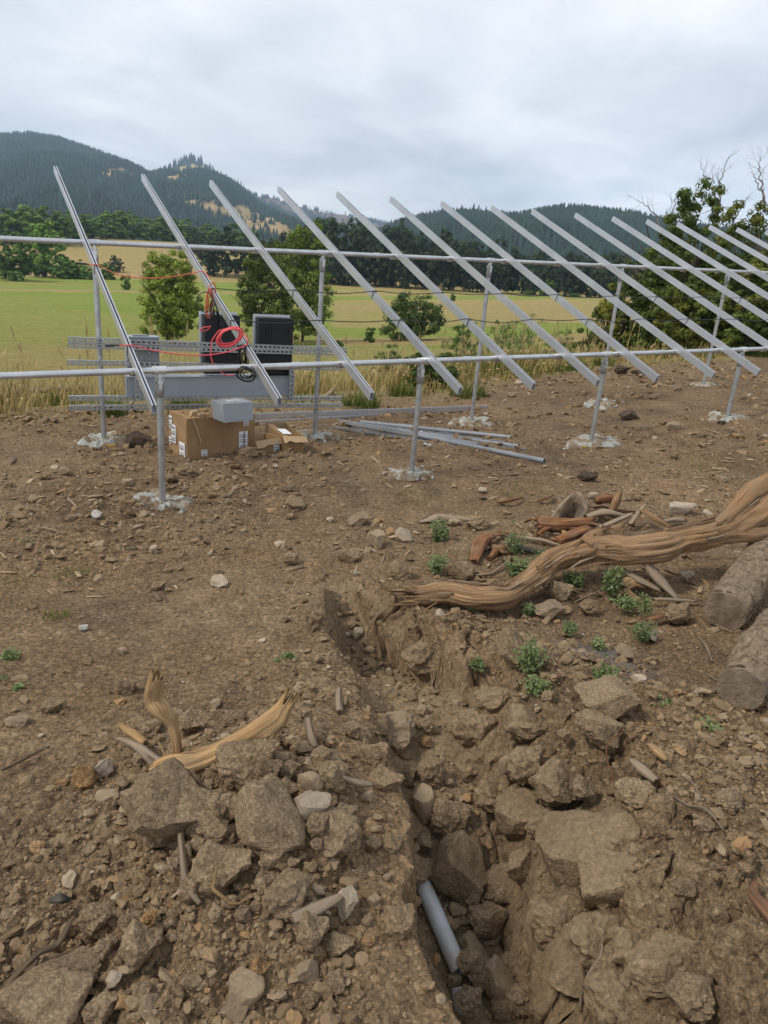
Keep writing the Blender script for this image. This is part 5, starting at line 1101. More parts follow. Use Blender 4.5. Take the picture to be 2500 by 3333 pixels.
def wood(name, path, rad, mat, parent=None, n=20, flute=.16, seed=1, splint=(0, 0), flat=1., m=46, wob=.012):
    """a fibrous limb: fluted cross-section drifting along its length, torn ends drawn out into splinters"""
    P = np.asarray(path, float); k = len(P); tt = np.linspace(0, k-1, m); out = []
    for q in tt:
        i = min(int(q), k-2); f_ = q-i; p0, p1, p2, p3 = P[max(i-1, 0)], P[i], P[i+1], P[min(i+2, k-1)]
        out.append(.5*(2*p1+(p2-p0)*f_+(2*p0-5*p1+4*p2-p3)*f_**2+(3*p1-p0-3*p2+p3)*f_**3))
    Q = np.array(out); rad = np.interp(tt, np.linspace(0, k-1, len(rad)), rad); T = np.gradient(Q, axis=0); T /= np.linalg.norm(T, axis=1)[:, None]
    L = np.concatenate([[0], np.cumsum(np.linalg.norm(np.diff(Q, axis=0), axis=1))]); N = nrm(np.cross(T[0], [0, 0, 1.01])); a_ = np.arange(n)*2*math.pi/n; V = []; UV = []
    rs = np.random.RandomState(seed); sp0 = rs.rand(n)**1.5; sp1 = rs.rand(n)**1.5
    for i in range(m):
        N = nrm(N-T[i]*(N@T[i])); B = np.cross(T[i], N); z = np.full(n, L[i])
        r_ = rad[i]*(1+flute*fbm3(np.cos(a_)*1.8+seed, np.sin(a_)*1.8, z*3.2, 4, seed)+flute*.9*vn3(np.cos(a_)*4, np.sin(a_)*4+seed, z*4.5, seed+5)-flute*1.0*np.clip(vn3(np.cos(a_)*7, np.sin(a_)*7+seed, z*5, seed+15)-.15, 0, 1)+flute*.35*vn3(np.cos(a_)*9, np.sin(a_)*9, z*22, seed+25))
        p = Q[i]+(r_*np.cos(a_))[:, None]*N+(r_*np.sin(a_)*flat)[:, None]*B+wob*fbm3(z*3+seed, z*0, z*0, 2, seed+9)[0]*N
        if i == 0: p = p-(sp0*splint[0])[:, None]*T[0]
        if i == m-1: p = p+(sp1*splint[1])[:, None]*T[-1]
        V.append(p); UV.append(np.stack([z, a_/6.2832], 1))
    c0 = V[0].mean(0)+T[0]*splint[0]*.5; c1 = V[-1].mean(0)-T[-1]*splint[1]*.5
    V = np.concatenate(V+[c0[None], c1[None]]); UV = np.concatenate(UV+[np.array([[L[0]+.2, .5]]), np.array([[L[-1]-.2, .5]])]); f = []
    for i in range(m-1):
        for j in range(n): f.append((i*n+j, i*n+(j+1) % n, (i+1)*n+(j+1) % n, (i+1)*n+j))
    for j in range(n): f += [(m*n, (j+1) % n, j), (m*n+1, (m-1)*n+j, (m-1)*n+(j+1) % n)]
    me = bpy.data.meshes.new(name); me.from_pydata(V.tolist(), [], f); uvl = me.uv_layers.new(name='UVMap'); li = np.zeros(len(me.loops), np.int32); me.loops.foreach_get('vertex_index', li)
    u_ = UV[li].copy(); uvl.data.foreach_set('uv', u_.astype(np.float32).ravel()); fixn(me); smooth(me); me.materials.append(mat)
    return link(name, me, None, parent)
def splinter(a_, b_, r, mat, parent, name='splinter', seed=1, flat=.5): return wood(name, [a_, (np.asarray(a_)+b_)/2+np.array([0, 0, r*.3]), b_], [r*.7, r, r*.25], mat, parent, 7, .2, seed, (r, r*2.5), flat, 8, .004)
def UR(x, y): return 829.5+x/2.0, 995.4+y/2.0     # pixels of the upper-right study view -> D
def uhit(x, y, dz): return shit(*UR(x, y), dz)
# the great torn root on the right
path = [(170,580,.06),(300,572,.075),(420,590,.08),(520,592,.09),(610,545,.11),(700,485,.14),(790,425,.17),(880,385,.20),(960,372,.22),(1060,380,.22),(1160,370,.24),(1270,342,.25),(1390,318,.27),(1480,285,.29),(1560,240,.34),(1640,180,.42),(1740,120,.5)]
PP = [uhit(x, y, dz) for x, y, dz in path]
root = thing('torn_root', 'long twisted rust-brown tree root with splintered ends lying right of the trench', 'root', PP[7]-up_*.2)
wood('main_stem', PP, [.060,.074,.070,.076,.068,.080,.080,.102,.110,.088,.098,.084,.088,.078,.092,.10,.10], MAT_ROOT, root, 56, .14, 3, (.24, .1), .86, 200, .045)
_rs = np.random.RandomState(44); _Q = np.array(PP); _RR = np.array([.070,.082,.078,.082,.074,.086,.084,.105,.112,.090,.102,.086,.092,.080,.095,.10,.10])
for _k in range(46):                               # long fibres torn loose along the stem
    t0 = _rs.uniform(.3, 14.5); ln = _rs.uniform(.5, 1.9)*(1 if _rs.rand() < .7 else .5); q = _rs.uniform(.05, 3.0); pts = []
    for t in np.linspace(t0, min(t0+ln, 15.8), 5):
        i = int(t); f_ = t-i; c = _Q[i]*(1-f_)+_Q[i+1]*f_; r_ = _RR[i]*(1-f_)+_RR[i+1]*f_; d = nrm(_Q[i+1]-_Q[i]); sd_ = nrm(np.cross(d, up_)); n_ = np.cross(sd_, d); k_ = 1.02+.25*max(0, (t-t0)/ln-.65)*(_rs.rand() > .4)
        pts.append(c+r_*k_*(math.cos(q)*sd_+math.sin(q)*n_*.9))
    wood('torn_strip', pts, [.006, _rs.uniform(.004, .009), _rs.uniform(.005, .010), .006, .002], MAT_ROOT if _rs.rand() < .8 else MAT_OLD, root, 7, .3, 200+_k, (.02, .04), .55, 14, .003)
for x0, y0, x1, y1, r in ((180,570,105,575,.012),(190,600,100,605,.010),(215,560,140,555,.012),(230,610,150,660,.006),(200,590,120,630,.006)):
    splinter(uhit(x0, y0, .06), uhit(x1, y1, .05), r, MAT_ROOT, root, seed=x0)
wood('branch_stub', [uhit(880, 372, .22), uhit(920, 330, .27), uhit(950, 300, .33)], [.07, .06, .03], MAT_ROOT, root, 16, .35, 8, (.02, .06), 1., 16)
wood('branch_stub', [uhit(960, 345, .26), uhit(1000, 312, .30), uhit(1025, 292, .33)], [.05, .045, .02], MAT_ROOT, root, 14, .35, 9, (.02, .05), 1., 14)
wood('fork', [uhit(1390, 330, .27), uhit(1500, 318, .27), uhit(1600, 318, .27), uhit(1720, 300, .27)], [.05, .045, .04, .04], MAT_ROOT, root, 16, .3, 10, (.02, .05), 1., 26)
wood('fork', [uhit(1440, 280, .33), uhit(1540, 200, .40), uhit(1600, 140, .48), uhit(1680, 80, .56)], [.03, .05, .06, .06], MAT_ROOT, root, 18, .3, 13, (.02, .05), 1., 30)
for x0, y0, x1, y1, r in ((1010,420,1130,400,.02),(950,440,1060,425,.02),(880,455,960,440,.014),(1180,400,1330,360,.014),(1450,360,1560,330,.012),(1300,320,1420,300,.013)):
    splinter(uhit(x0, y0, .16), uhit(x1, y1, .2), r, MAT_ROOT, root, 'torn_strip', x0)
# stump remains behind and debris in front
def wood_piece(label, pts, rads, mat, cat='wood', seed=1, name='wood_piece', flute=.3, splint=(.03, .05), flat=.6, n=12):
    o = wood(name, [uhit(x, y, dz) for x, y, dz in pts], rads, mat, None, n, flute, seed, splint, flat, 20); return tag(o, label, cat)
wood_piece('upright dark broken stump slab behind the root', [(745,250,.02),(780,200,.12),(810,160,.2)], [.10,.09,.05], MAT_OLD, seed=21, flat=.45, n=18)
wood_piece('second broken stump slab leaning behind the root', [(830,250,.03),(850,205,.10),(835,160,.18)], [.07,.07,.04], MAT_OLD, seed=22, flat=.4, n=16)
wood_piece('rotten red trunk piece lying behind the root', [(670,285,.05),(760,275,.06),(900,272,.05)], [.05,.055,.04], MAT_ROT, seed=23, flat=.8, n=18)
wood_piece('crumbling red wood below the rotten trunk piece', [(745,370,.03),(800,340,.05),(880,300,.05)], [.04,.05,.035], MAT_ROT, seed=24)
wood_piece('curled red bark strip left of the weeds', [(380,440,.03),(405,380,.06),(450,350,.05),(520,335,.03)], [.03,.045,.035,.02], MAT_ROT, seed=25, flat=.4)
wood_piece('small rotten red chunk beside the curled bark', [(455,430,.02),(480,400,.03),(500,385,.03)], [.025,.035,.02], MAT_ROT, seed=26)
wood_piece('flat fan of split wood lying left of the stump', [(160,265,.015),(240,248,.03),(330,250,.02),(440,262,.01)], [.02,.06,.05,.01], MAT_OLD, seed=27, flat=.35, n=14)
wood_piece('charred black stick below the weeds', [(550,388,.03),(620,402,.035),(760,415,.03)], [.022,.024,.018], MAT_CHAR, 'stick', 28, 'charred_stick', .2)
wood_piece('grey broken stick above the charred one', [(610,352,.03),(680,368,.035),(745,385,.03)], [.018,.02,.012], MAT_OLD, 'stick', 29, 'stick', .2)
wood_piece('pale splinter pointing up from the stump debris', [(935,300,.05),(1000,265,.10),(1065,232,.15)], [.02,.025,.012], MAT_OLD, seed=30)
wood_piece('orange splinter standing in the stump debris', [(990,215,.08),(1005,170,.16),(1020,135,.22)], [.03,.035,.012], MAT_ROOT, seed=31)
wood_piece('brown slab lying across the stump debris', [(880,240,.06),(950,225,.09),(1030,235,.08)], [.03,.04,.02], MAT_OLD, seed=32)
wood_piece('dark splinter leaning right of the pale one', [(1060,270,.05),(1090,230,.10),(1120,195,.15)], [.018,.02,.008], MAT_OLD, seed=33)
wood_piece('orange plank sloping down to the root', [(1120,215,.12),(1170,250,.10),(1230,285,.06)], [.03,.035,.02], MAT_ROOT, seed=34, flat=.4)
wood_piece('small orange chunk near the pale stone', [(1210,270,.04),(1250,262,.05),(1290,265,.04)], [.02,.03,.02], MAT_OLD, seed=35)
wood_piece('orange rotten lump on top of the stump debris', [(930,190,.10),(960,175,.14),(1000,180,.12)], [.03,.045,.02], MAT_ROT, seed=36, flat=.8)
wood_piece('wide split slab hanging under the root', [(1040,480,.10),(1110,520,.07),(1190,560,.04)], [.03,.04,.02], MAT_OLD, seed=37, flat=.4)
wood_piece('splayed grey fibres under the root, steeper one', [(1140,440,.16),(1200,520,.08),(1260,590,.02)], [.05,.045,.02], MAT_OLD, seed=38, flat=.35, n=16)
wood_piece('pale broken stub under the root', [(1030,535,.05),(1070,520,.06),(1105,530,.05)], [.035,.04,.03], MAT_FRESH, seed=39)
wood_piece('orange torn strip pointing down to the weeds', [(1045,555,.05),(1080,590,.03),(1115,615,.02)], [.02,.022,.008], MAT_ROOT, seed=40, flat=.4)
wood_piece('straight flat stick right of the splayed fibres', [(1170,600,.02),(1250,602,.02),(1340,606,.02)], [.012,.014,.008], MAT_OLD, 'stick', 41, 'stick')
wood_piece('small red-brown bark patch by the weeds', [(1140,680,.012),(1180,672,.02),(1220,660,.012)], [.014,.02,.01], MAT_ROT, seed=42, flat=.4)
wood_piece('thin bent twig left of the root', [(400,495,.01),(470,485,.02),(520,455,.03),(545,425,.03)], [.006,.007,.006,.004], MAT_OLD, 'twig', 43, 'twig', .1, (.01, .01), 1., 6)
for i, (x0, y0, x1, y1) in enumerate([(1350,760,1420,870),(1420,700,1500,755),(1390,920,1440,960),(820,610,930,560),(560,600,640,615)]):
    wood_piece(['thin pale twig lying in the crumbly soil','split stick below the upper log','short twig near the lower log','twig under the root','pale fibre strip under the left end of the root'][i], [(x0, y0, .008), ((x0+x1)/2, (y0+y1)/2, .014), (x1, y1, .008)], [.004,.005,.003], MAT_OLD, 'twig', 50+i, 'twig', .1, (.01, .01), 1., 6)
for _k in range(34):
    x, y = ((_rs.normal(830, 130), _rs.normal(245, 55)) if _k < 22 else (_rs.normal(470, 60), _rs.normal(395, 35))) if _k < 28 else (_rs.normal(1180, 90), _rs.normal(520, 50))
    a0 = _rs.uniform(-.6, .9); ln = _rs.uniform(18, 60); dx_, dy_ = ln*math.cos(a0), -ln*math.sin(a0)*.6; r_ = _rs.uniform(.008, .028)
    wood_piece('splintered reddish wood scrap in the debris around the great root', [(x-dx_, y-dy_, .02), (x, y, .05), (x+dx_, y+dy_, .03)], [r_*.7, r_, r_*.4], [MAT_ROT, MAT_ROT, MAT_ROOT, MAT_OLD][_rs.randint(4)], seed=300+_k, name='wood_scrap', flat=_rs.uniform(.35, .8), n=9)['group'] = 'wood scraps around the great root'
# two cut logs at the right edge
def cut_log(label, a_, b_, r, seed):
    o = thing('cut_log', label, 'log', (np.asarray(a_)+b_)/2-up_*r); P = [a_+(np.asarray(b_)-a_)*t for t in (0, .33, .66, 1)]
    w_ = wood('bark', P, [r, r*1.02, r*.97, r*1.0], MAT_LOG, o, 44, .09, seed, (0, 0), 1., 90, .012)
    d = nrm(np.asarray(b_)-a_); s = nrm(np.cross(d, up_)); t = np.cross(s, d); n = 28; q = np.arange(n)*2*math.pi/n; rr = r*(.97+.05*fbm2(np.cos(q)*2+seed, np.sin(q)*2, 2, seed)); mb = MB()
    ring = [a_-d*.012+rr[i]*(math.cos(q[i])*s+math.sin(q[i])*t) for i in range(n)]; mb.add(ring+[p+d*.05 for p in ring], [tuple(range(n))]+[(i, n+i, n+(i+1) % n, (i+1) % n) for i in range(n)]); link('cut_end', mb, MAT_END, o); return o
P0, P1_ = uhit(1535, 1005, .085), uhit(1700, 715, .12); cut_log('short cut log at the right edge, nearer the camera', P0, P1_, .100, 61)
P0, P1_ = uhit(1475, 650, .10), uhit(1690, 330, .16); cut_log('cut log lying under the right end of the root', P0, P1_, .112, 62)
# broken root on the left heap
def LL(x, y): return x/2.0, 1393.5+y/2.0
def lhit(x, y, dz): return shit(*LL(x, y), dz+.015)
br = thing('broken_root', 'pale splintered branching root on the spoil heap left of the trench', 'root', lhit(800, 540, 0))
wood('main_stem', [lhit(700, 545, .03), lhit(770, 530, .04), lhit(900, 515, .05), lhit(1030, 465, .07), lhit(1130, 410, .10), lhit(1190, 355, .13), lhit(1225, 300, .17)], [.030,.040,.041,.038,.037,.034,.024], MAT_FRESH, br, 40, .18, 71, (.04, .07), 1., 90, .012)
wood('upright_limb', [lhit(755, 505, .05), lhit(752, 430, .12), lhit(735, 345, .19), lhit(690, 285, .25), lhit(665, 225, .30), lhit(678, 150, .37)], [.020,.016,.018,.030,.030,.020], MAT_FRESH, br, 36, .22, 72, (.02, .06), .8, 80, .010)
wood('side_limb', [lhit(690, 520, .03), lhit(640, 480, .04), lhit(575, 440, .04), lhit(505, 405, .04)], [.018,.016,.014,.006], MAT_OLD, br, 12, .2, 73, (.02, .03), 1., 24, .004)
wood('side_limb', [lhit(620, 430, .05), lhit(570, 395, .07), lhit(525, 352, .10)], [.014,.016,.008], MAT_FRESH, br, 12, .25, 74, (.02, .03), .8, 20, .004)
for x0, y0, z0, x1, y1, z1, r in ((735,315,.2,820,328,.2,.006),(720,500,.06,680,410,.12,.004),(745,500,.05,730,450,.09,.005),(1140,440,.09,1205,400,.10,.010),(1150,460,.08,1190,420,.09,.007),(1180,350,.13,1240,292,.18,.010)):
    splinter(lhit(x0, y0, z0), lhit(x1, y1, z1), r, MAT_FRESH, br, seed=x0)
def stick(label, pts, r, mat, seed, name='stick', cat='stick', hitf=lhit, n=8, flat=1.):
    return tag(wood(name, [hitf(x, y, dz) for x, y, dz in pts], r, mat, None, n, .14, seed, (.004, .006), flat, 26, .003), label, cat)
stick('thin pale root stick standing on the heap front', [(780,840,.05),(790,930,.05),(800,1030,.04),(825,1100,.03),(862,1155,.01)], [.008,.008,.009,.008,.006], MAT_OLD, 81)
stick('yellow hair root with fine ends beside the root stick', [(935,1000,.06),(925,1060,.05),(920,1100,.05),(965,1130,.04),(1015,1165,.02)], [.003,.004,.005,.005,.002], MAT_FRESH, 82, 'root_strand', 'root')
stick('curled end of the yellow hair root', [(985,1150,.03),(1030,1140,.04),(1065,1120,.05)], [.003,.003,.002], MAT_FRESH, 83, 'root_strand', 'root')
stick('grey weathered board stuck in the heap beside the trench', [(1262,1215,.03),(1350,1150,.05),(1470,1095,.05)], [.020,.024,.010], MAT_OLD, 84, 'board', 'wood', flat=.6, n=12)
stick('dark knotted root in the lower left corner', [(0,1500,.03),(90,1420,.04),(170,1350,.05),(250,1300,.05),(310,1210,.05)], [.010,.010,.008,.009,.005], MAT_LOG, 85, 'root_strand', 'root')
stick('side branch of the knotted root in the corner', [(60,1440,.03),(150,1420,.03),(160,1340,.04)], [.006,.006,.004], MAT_LOG, 86, 'root_strand', 'root')
stick('dark twig at the far left below the trodden earth', [(10,545,.01),(100,500,.015),(210,455,.01)], [.006,.006,.004], MAT_LOG, 87, 'twig', 'twig')
stick('rusty bark scrap between stones on the heap', [(1280,680,.05),(1340,720,.05),(1420,770,.04)], [.006,.010,.014], MAT_ROOT, 88, 'bark_scrap', 'bark', flat=.5)
stick('short pale stub standing near the trench', [(1462,225,.03),(1462,260,.02),(1465,298,.0)], [.014,.016,.013], MAT_OLD, 89, 'stick')
stick('pale grey splint leaning right of the broken root', [(1330,380,.04),(1350,420,.03),(1362,455,.01)], [.012,.016,.010], MAT_OLD, 90, 'splint', 'wood', flat=.5)
stick('flat weathered splint at the trench edge', [(1465,590,.02),(1540,600,.03),(1605,620,.02)], [.010,.018,.010], MAT_OLD, 91, 'splint', 'wood', flat=.5)
stick('rusty metal-brown bark flake low on the heap', [(220,1140,.02),(260,1110,.04),(300,1100,.03)], [.010,.022,.008], MAT_CHAR, 92, 'bark_flake', 'bark', flat=.3)
def TT(x, y): return 763+x/1.852, 1393.5+y/1.852
def thit(x, y, dz): return shit(*TT(x, y), dz)
stick('long pale root hanging down the right bank', [(990,1130,.02),(995,1230,.02),(955,1300,.02),(925,1380,.02),(905,1440,.015),(905,1480,.01)], [.004,.006,.006,.006,.005,.003], MAT_OLD, 93, 'root_strand', 'root', thit)
stick('thicker root branching towards the bottom edge', [(910,1400,.02),(945,1445,.02),(1000,1490,.02),(1060,1530,.02)], [.006,.008,.009,.009], MAT_OLD, 94, 'root_strand', 'root', thit)
stick('thin red stem drooping over the right bank', [(1075,350,.05),(1020,390,.07),(1015,450,.05),(1035,520,.03),(1045,570,.02)], [.003,.003,.003,.003,.002], MAT_ROT, 95, 'root_strand', 'root', thit)
stick('dark root end at the right edge of the photograph', [(1690,1130,.05),(1640,1080,.06),(1600,1000,.07),(1605,960,.06)], [.022,.020,.016,.012], MAT_ROT, 96, 'root_end', 'root', thit, 14)
stick('fine yellow root on the lower right bank', [(1210,1360,.02),(1240,1330,.02),(1270,1345,.02),(1300,1370,.02)], [.003,.004,.004,.002], MAT_FRESH, 97, 'root_strand', 'root', thit)
stick('fresh orange wood fragment on the right heap', [(1190,400,.03),(1220,430,.04),(1250,460,.03)], [.014,.022,.010], MAT_FRESH, 98, 'wood_fragment', 'wood', thit, 10, .5)
stick('grey bark slab among stones on the right heap', [(1120,460,.04),(1160,495,.05),(1210,540,.03)], [.018,.030,.018], MAT_OLD, 99, 'bark_slab', 'bark', thit, 10, .4)
stick('pale twig on the crumbly right heap', [(1320,530,.02),(1350,580,.02),(1380,640,.015)], [.004,.004,.003], MAT_OLD, 100, 'twig', 'twig', thit, 6)
stick('long thin stem across the right heap', [(1250,590,.03),(1330,650,.03),(1400,690,.03),(1480,755,.02)], [.004,.004,.004,.003], MAT_OLD, 101, 'twig', 'twig', thit, 6)
def MM(x, y): return x/2.0, 862.6+y/2.0
def mhit(x, y, dz): return shit(*MM(x, y), dz)
cable('black_wire', [mhit(505, 630, .006), mhit(540, 650, .012), mhit(600, 657, .006), mhit(668, 652, .005)], .004, MAT_BLKCABLE, 'short black wire offcut lying on the trodden earth')
stick('pale curved stick on the trodden earth', [(295,450,.012),(320,465,.014),(332,482,.010)], [.010,.011,.009], MAT_OLD, 102, 'stick', 'stick', mhit)
stick('flat weathered stick at the left of the trodden earth', [(165,588,.008),(220,598,.010),(285,608,.008)], [.008,.010,.006], MAT_OLD, 103, 'stick', 'stick', mhit)
stick('short cut wood piece below the carton', [(970,428,.015),(990,420,.018),(1010,410,.015)], [.014,.016,.014], MAT_OLD, 104, 'stick', 'stick', mhit)
stick('thin twig above the trodden earth', [(870,555,.008),(910,540,.012),(940,512,.01)], [.004,.005,.003], MAT_OLD, 105, 'twig', 'twig', mhit, 6)
stick('thin stick leaning near the big carton', [(770,410,.008),(805,392,.012),(835,378,.01)], [.006,.006,.005], MAT_OLD, 106, 'twig', 'twig', mhit, 6)
# weathered fallen log in the grass at the left edge, and split stump behind the struts
P0, P1_ = hit(-40, 852, .10), hit(178, 838, .10); o = thing('fallen_log', 'weathered grey fallen log in the grass at the left edge', 'log', (P0+P1_)/2); wood('stem', [P0, (P0+P1_)/2, P1_], [.13, .12, .08], MAT_OLD, o, 20, .3, 111, (.05, .12), 1., 40, .02)
o = thing('split_stump', 'split weathered stump in the grass behind the lower struts', 'stump', hit(285, 893)); wood('slab', [hit(258, 897, 0), hit(272, 882, .08), hit(290, 862, .2)], [.05, .06, .03], MAT_OLD, o, 14, .35, 112, (.02, .05), .5, 16); wood('slab', [hit(300, 893, 0), hit(288, 880, .08), hit(276, 866, .16)], [.05, .05, .03], MAT_OLD, o, 14, .35, 113, (.02, .05), .5, 16)
tag(wood('stick', [hit(680+20, 858, .02), hit(1395-0, 848, .02)][:1]+[hit(712, 850, .06), hit(722, 840, .1)], [.03, .035, .025], MAT_OLD, None, 12, .2, 114, (.02, .03)), 'weathered stub in the verge behind the front pipe', 'stick')
# ================================================================== STONES, CLODS, CHIPS, WEEDS
def stone_material(name, c1, c2, dust, bump=.005):
    q = NT(name); tcn = q.n('ShaderNodeTexCoord'); P = tcn.outputs['Object']; geo = q.n('ShaderNodeNewGeometry'); W_ = geo.outputs['Position']; oi = q.n('ShaderNodeObjectInfo')
    c = q.ramp(q.noise(W_, 16, 6, .7), [(.3, c1), (.7, c2)]); f_ = q.noise(W_, 75, 6, .72); c = q.mix(q.ramp(f_, [(.36, .6), (.5, 0.)]), c, tuple(k*.45 for k in c1))
    c = q.mix(q.ramp(q.noise(W_, 7, 4, .6), [(.40, 0.), (.62, .8)]), c, dust)
    k = q.n('ShaderNodeMapRange'); q.l(oi.outputs['Random'], k.inputs[0]); k.inputs[3].default_value = .82; k.inputs[4].default_value = 1.16; hs = q.n('ShaderNodeHueSaturation'); q.l(c, hs.inputs['Color']); q.l(k.outputs[0], hs.inputs['Value'])
    q.l(hs.outputs[0], q.p.inputs['Base Color']); q.p.inputs['Roughness'].default_value = .95; q.p.inputs['Specular IOR Level'].default_value = .15
    c2_, gn = granules(q, W_, c, ((135, .0025),)) if bump > .004 else (c, None); q.l(c2_, hs.inputs['Color']); q.l(q.bump(q.noise(W_, 190, 5, .7), .0018, q.bump(f_, bump*1.3, gn)), q.p.inputs['Normal']); return q.m
DUST = (.290, .212, .130)
SM = {'soil': stone_material('dusty_clod', (.195, .135, .079), (.290, .209, .127), DUST), 'grey': stone_material('grey_brown_stone', (.20, .148, .096), (.295, .224, .150), DUST, .003),
      'pale': stone_material('pale_stone', (.31, .255, .19), (.44, .365, .28), (.37, .29, .20), .0025), 'rust': stone_material('rusty_stone', (.23, .13, .060), (.40, .24, .105), (.30, .20, .12)),
      'dark': stone_material('dark_stone', (.060, .046, .036), (.115, .085, .062), (.14, .10, .07)), 'white': stone_material('whitish_stone', (.42, .40, .37), (.58, .56, .52), (.45, .41, .36), .003)}
SM['earth'] = MAT_SOIL
def rock_mesh(seed, sub, rough, facet, lo_=.5):
    rg = np.random.RandomState(seed); v = (ICO4 if sub == 4 else ICO3 if sub == 3 else ICO2).copy(); f = ICO4F if sub == 4 else ICO3F if sub == 3 else ICO2F
    v = v*(1+.18*fbm3(v[:, 0]*1.1+seed, v[:, 1]*1.1, v[:, 2]*1.1, 2, seed))[:, None]
    for k in range(facet):                            # broken flat faces
        n = nrm(rg.normal(0, 1, 3)); d = rg.uniform(lo_, lo_+.28); h = v@n; v = v-np.where(h > d, h-d, 0)[:, None]*n
    x, y, z = v[:, 0]+seed, v[:, 1], v[:, 2]
    s = 1+rough*(.45*fbm3(x*2.2, y*2.2, z*2.2, 3, seed)+.30*(np.abs(fbm3(x*4.5, y*4.5, z*4.5, 4, seed+3, .6))-.4)+.13*fbm3(x*11, y*11, z*11, 3, seed+8))
    v = v*s[:, None]; v = v/np.abs(v).max(0); me = bpy.data.meshes.new('rock'); me.from_pydata(v.tolist(), [], f); smooth(me)
    bm = bmesh.new(); bm.from_mesh(me)
    for e_ in bm.edges: e_.smooth = e_.calc_face_angle(0) < .42
    bm.to_mesh(me); bm.free(); return me
RK = {}
def rock_variant(kind, mat, i, sub=4):
    key = (kind, mat, i % 5, sub)
    if key not in RK:
        me = rock_mesh({'clod': 10, 'block': 40, 'round': 70}[kind]+i % 5, sub, {'clod': .36, 'block': .20, 'round': .13}[kind], {'clod': 6, 'block': 14, 'round': 8}[kind], {'clod': .64, 'block': .5, 'round': .56}[kind]); me.materials.append(SM[mat]); RK[key] = me
        if mat == 'earth': attr(me, 'cut', np.ones(len(me.vertices)))
    return RK[key]
_rk = random.Random(12)
def rock(cx, cy, w, h, kind, mat, label, name='rock', sink=.28, group=None, dz=0., depth=None, sub=4, cat='rock', rz=None):
    """cx, cy, w, h: outline in D pixels; rests on the ground below its middle, partly sunk"""
    P = hit(cx, cy+h*.22, dz); k = 1/ppm(P); P[2] = max(P[2], surf(P[0], P[1])+dz); o = bpy.data.objects.new(name, rock_variant(kind, mat, _rk.randrange(5), sub)); COL.objects.link(o)
    sx, sz = w*k*.54, h*k*.56; sy = depth*k if depth else (sx+sz)*.5; o.scale = (sx, sy, sz); o.rotation_euler = (_rk.uniform(-.2, .2), _rk.uniform(-.25, .25), _rk.uniform(-.5, .5) if rz is None else rz)
    o.location = Vector([float(q) for q in P+np.array([0, sy*.35, sz*(.90-sink)])]); return tag(o, label, cat, group)
def LR_(x, y, w, h, *a_, **k): cx, cy = LL(x, y); return rock(cx, cy, w/2, h/2, *a_, **k)
def TR_(x, y, w, h, *a_, **k): cx, cy = TT(x, y); return rock(cx, cy, w/1.852, h/1.852, *a_, **k)
def UR_(x, y, w, h, *a_, **k): cx, cy = UR(x, y); return rock(cx, cy, w/2, h/2, *a_, **k)
def MR_(x, y, w, h, *a_, **k): cx, cy = MM(x, y); return rock(cx, cy, w/2, h/2, *a_, **k)
def KR_(x, y, w, h, *a_, **k): return rock(1260.8+x/4.167, 630.4+y/4.167, w/4.167, h/4.167, *a_, **k)
L = LR_
L(750,770,430,350,'clod','soil','largest dusty earth boulder on the left heap, below the broken root', rz=-.4); L(1060,575,270,220,'clod','soil','large earthy boulder right behind the stones, under the broken root')
L(1140,845,300,310,'block','soil','big pale-brown angular boulder in the middle of the left heap'); L(1315,795,180,175,'block','pale','pale angular block beside the big angular boulder')
L(1330,655,125,135,'round','grey','smooth rounded stone above the pale angular block'); L(1430,655,120,155,'clod','soil','rough upright clod right of the smooth rounded stone')
L(1150,632,115,135,'clod','soil','rough clod left of the smooth rounded stone'); L(995,745,120,140,'clod','soil','rough clod between the two largest boulders'); L(950,1000,260,230,'clod','soil','lumpy boulder behind the yellow hair root')
L(1225,1140,200,190,'clod','soil','broad earthy boulder left of the grey board'); L(1440,875,240,210,'clod','soil','broad clod on the bank right of the pale block'); L(1390,545,115,105,'clod','soil','rounded clod below the pale grey splint')
L(830,375,120,115,'clod','soil','clod right of the upright limb of the broken root'); L(660,368,95,85,'clod','soil','clod left of the upright limb of the broken root'); L(540,210,95,75,'clod','soil','half-buried clod up left of the broken root')
L(350,592,105,95,'block','rust','rusty orange-brown stone on the smooth left slope'); L(440,545,82,75,'block','pale','whitish grey stone next to the rusty orange one'); L(160,888,75,52,'clod','rust','small rusty clod near the left edge')
L(600,1350,175,200,'clod','soil','dark rooty clod low in the middle of the left heap'); L(420,1212,150,145,'clod','soil','earthy clod left of the dark rooty clod'); L(285,1470,270,180,'clod','soil','wide crumbly clod above the corner boulder'); L(130,1575,400,220,'block','soil','large pale boulder cut by the lower left corner')
L(490,1475,75,85,'block','pale','small pale block right of the wide crumbly clod'); L(455,1362,85,105,'clod','soil','upright clod left of the dark rooty clod base'); L(430,1592,150,120,'clod','soil','clod at the bottom edge beside the corner boulder'); L(640,1605,105,95,'block','grey','angular stone at the bottom edge, right of the clods')
L(1040,1525,190,130,'round','grey','broad flat stone near the bottom edge left of the trench'); L(1320,1448,115,95,'block','grey','rounded block low on the left bank'); L(1440,1490,85,85,'block','soil','small block next to the rounded block on the left bank'); L(1345,1300,140,180,'clod','soil','tall ragged clod below the grey board'); L(1460,1325,135,95,'clod','soil','ragged clod right of the tall ragged one')
L(1490,1155,105,115,'block','pale','pale square block at the end of the grey board'); L(1150,1050,100,95,'clod','soil','clod right of the lumpy boulder'); L(870,848,135,85,'clod','soil','flat clod under the rough clod of the heap'); L(1000,1615,115,65,'block','grey','flat stone cut by the bottom edge'); L(230,282,95,72,'clod','soil','clod on the left slope above the rusty stone'); L(70,356,100,45,'clod','grey','flat grey clod at the left edge')
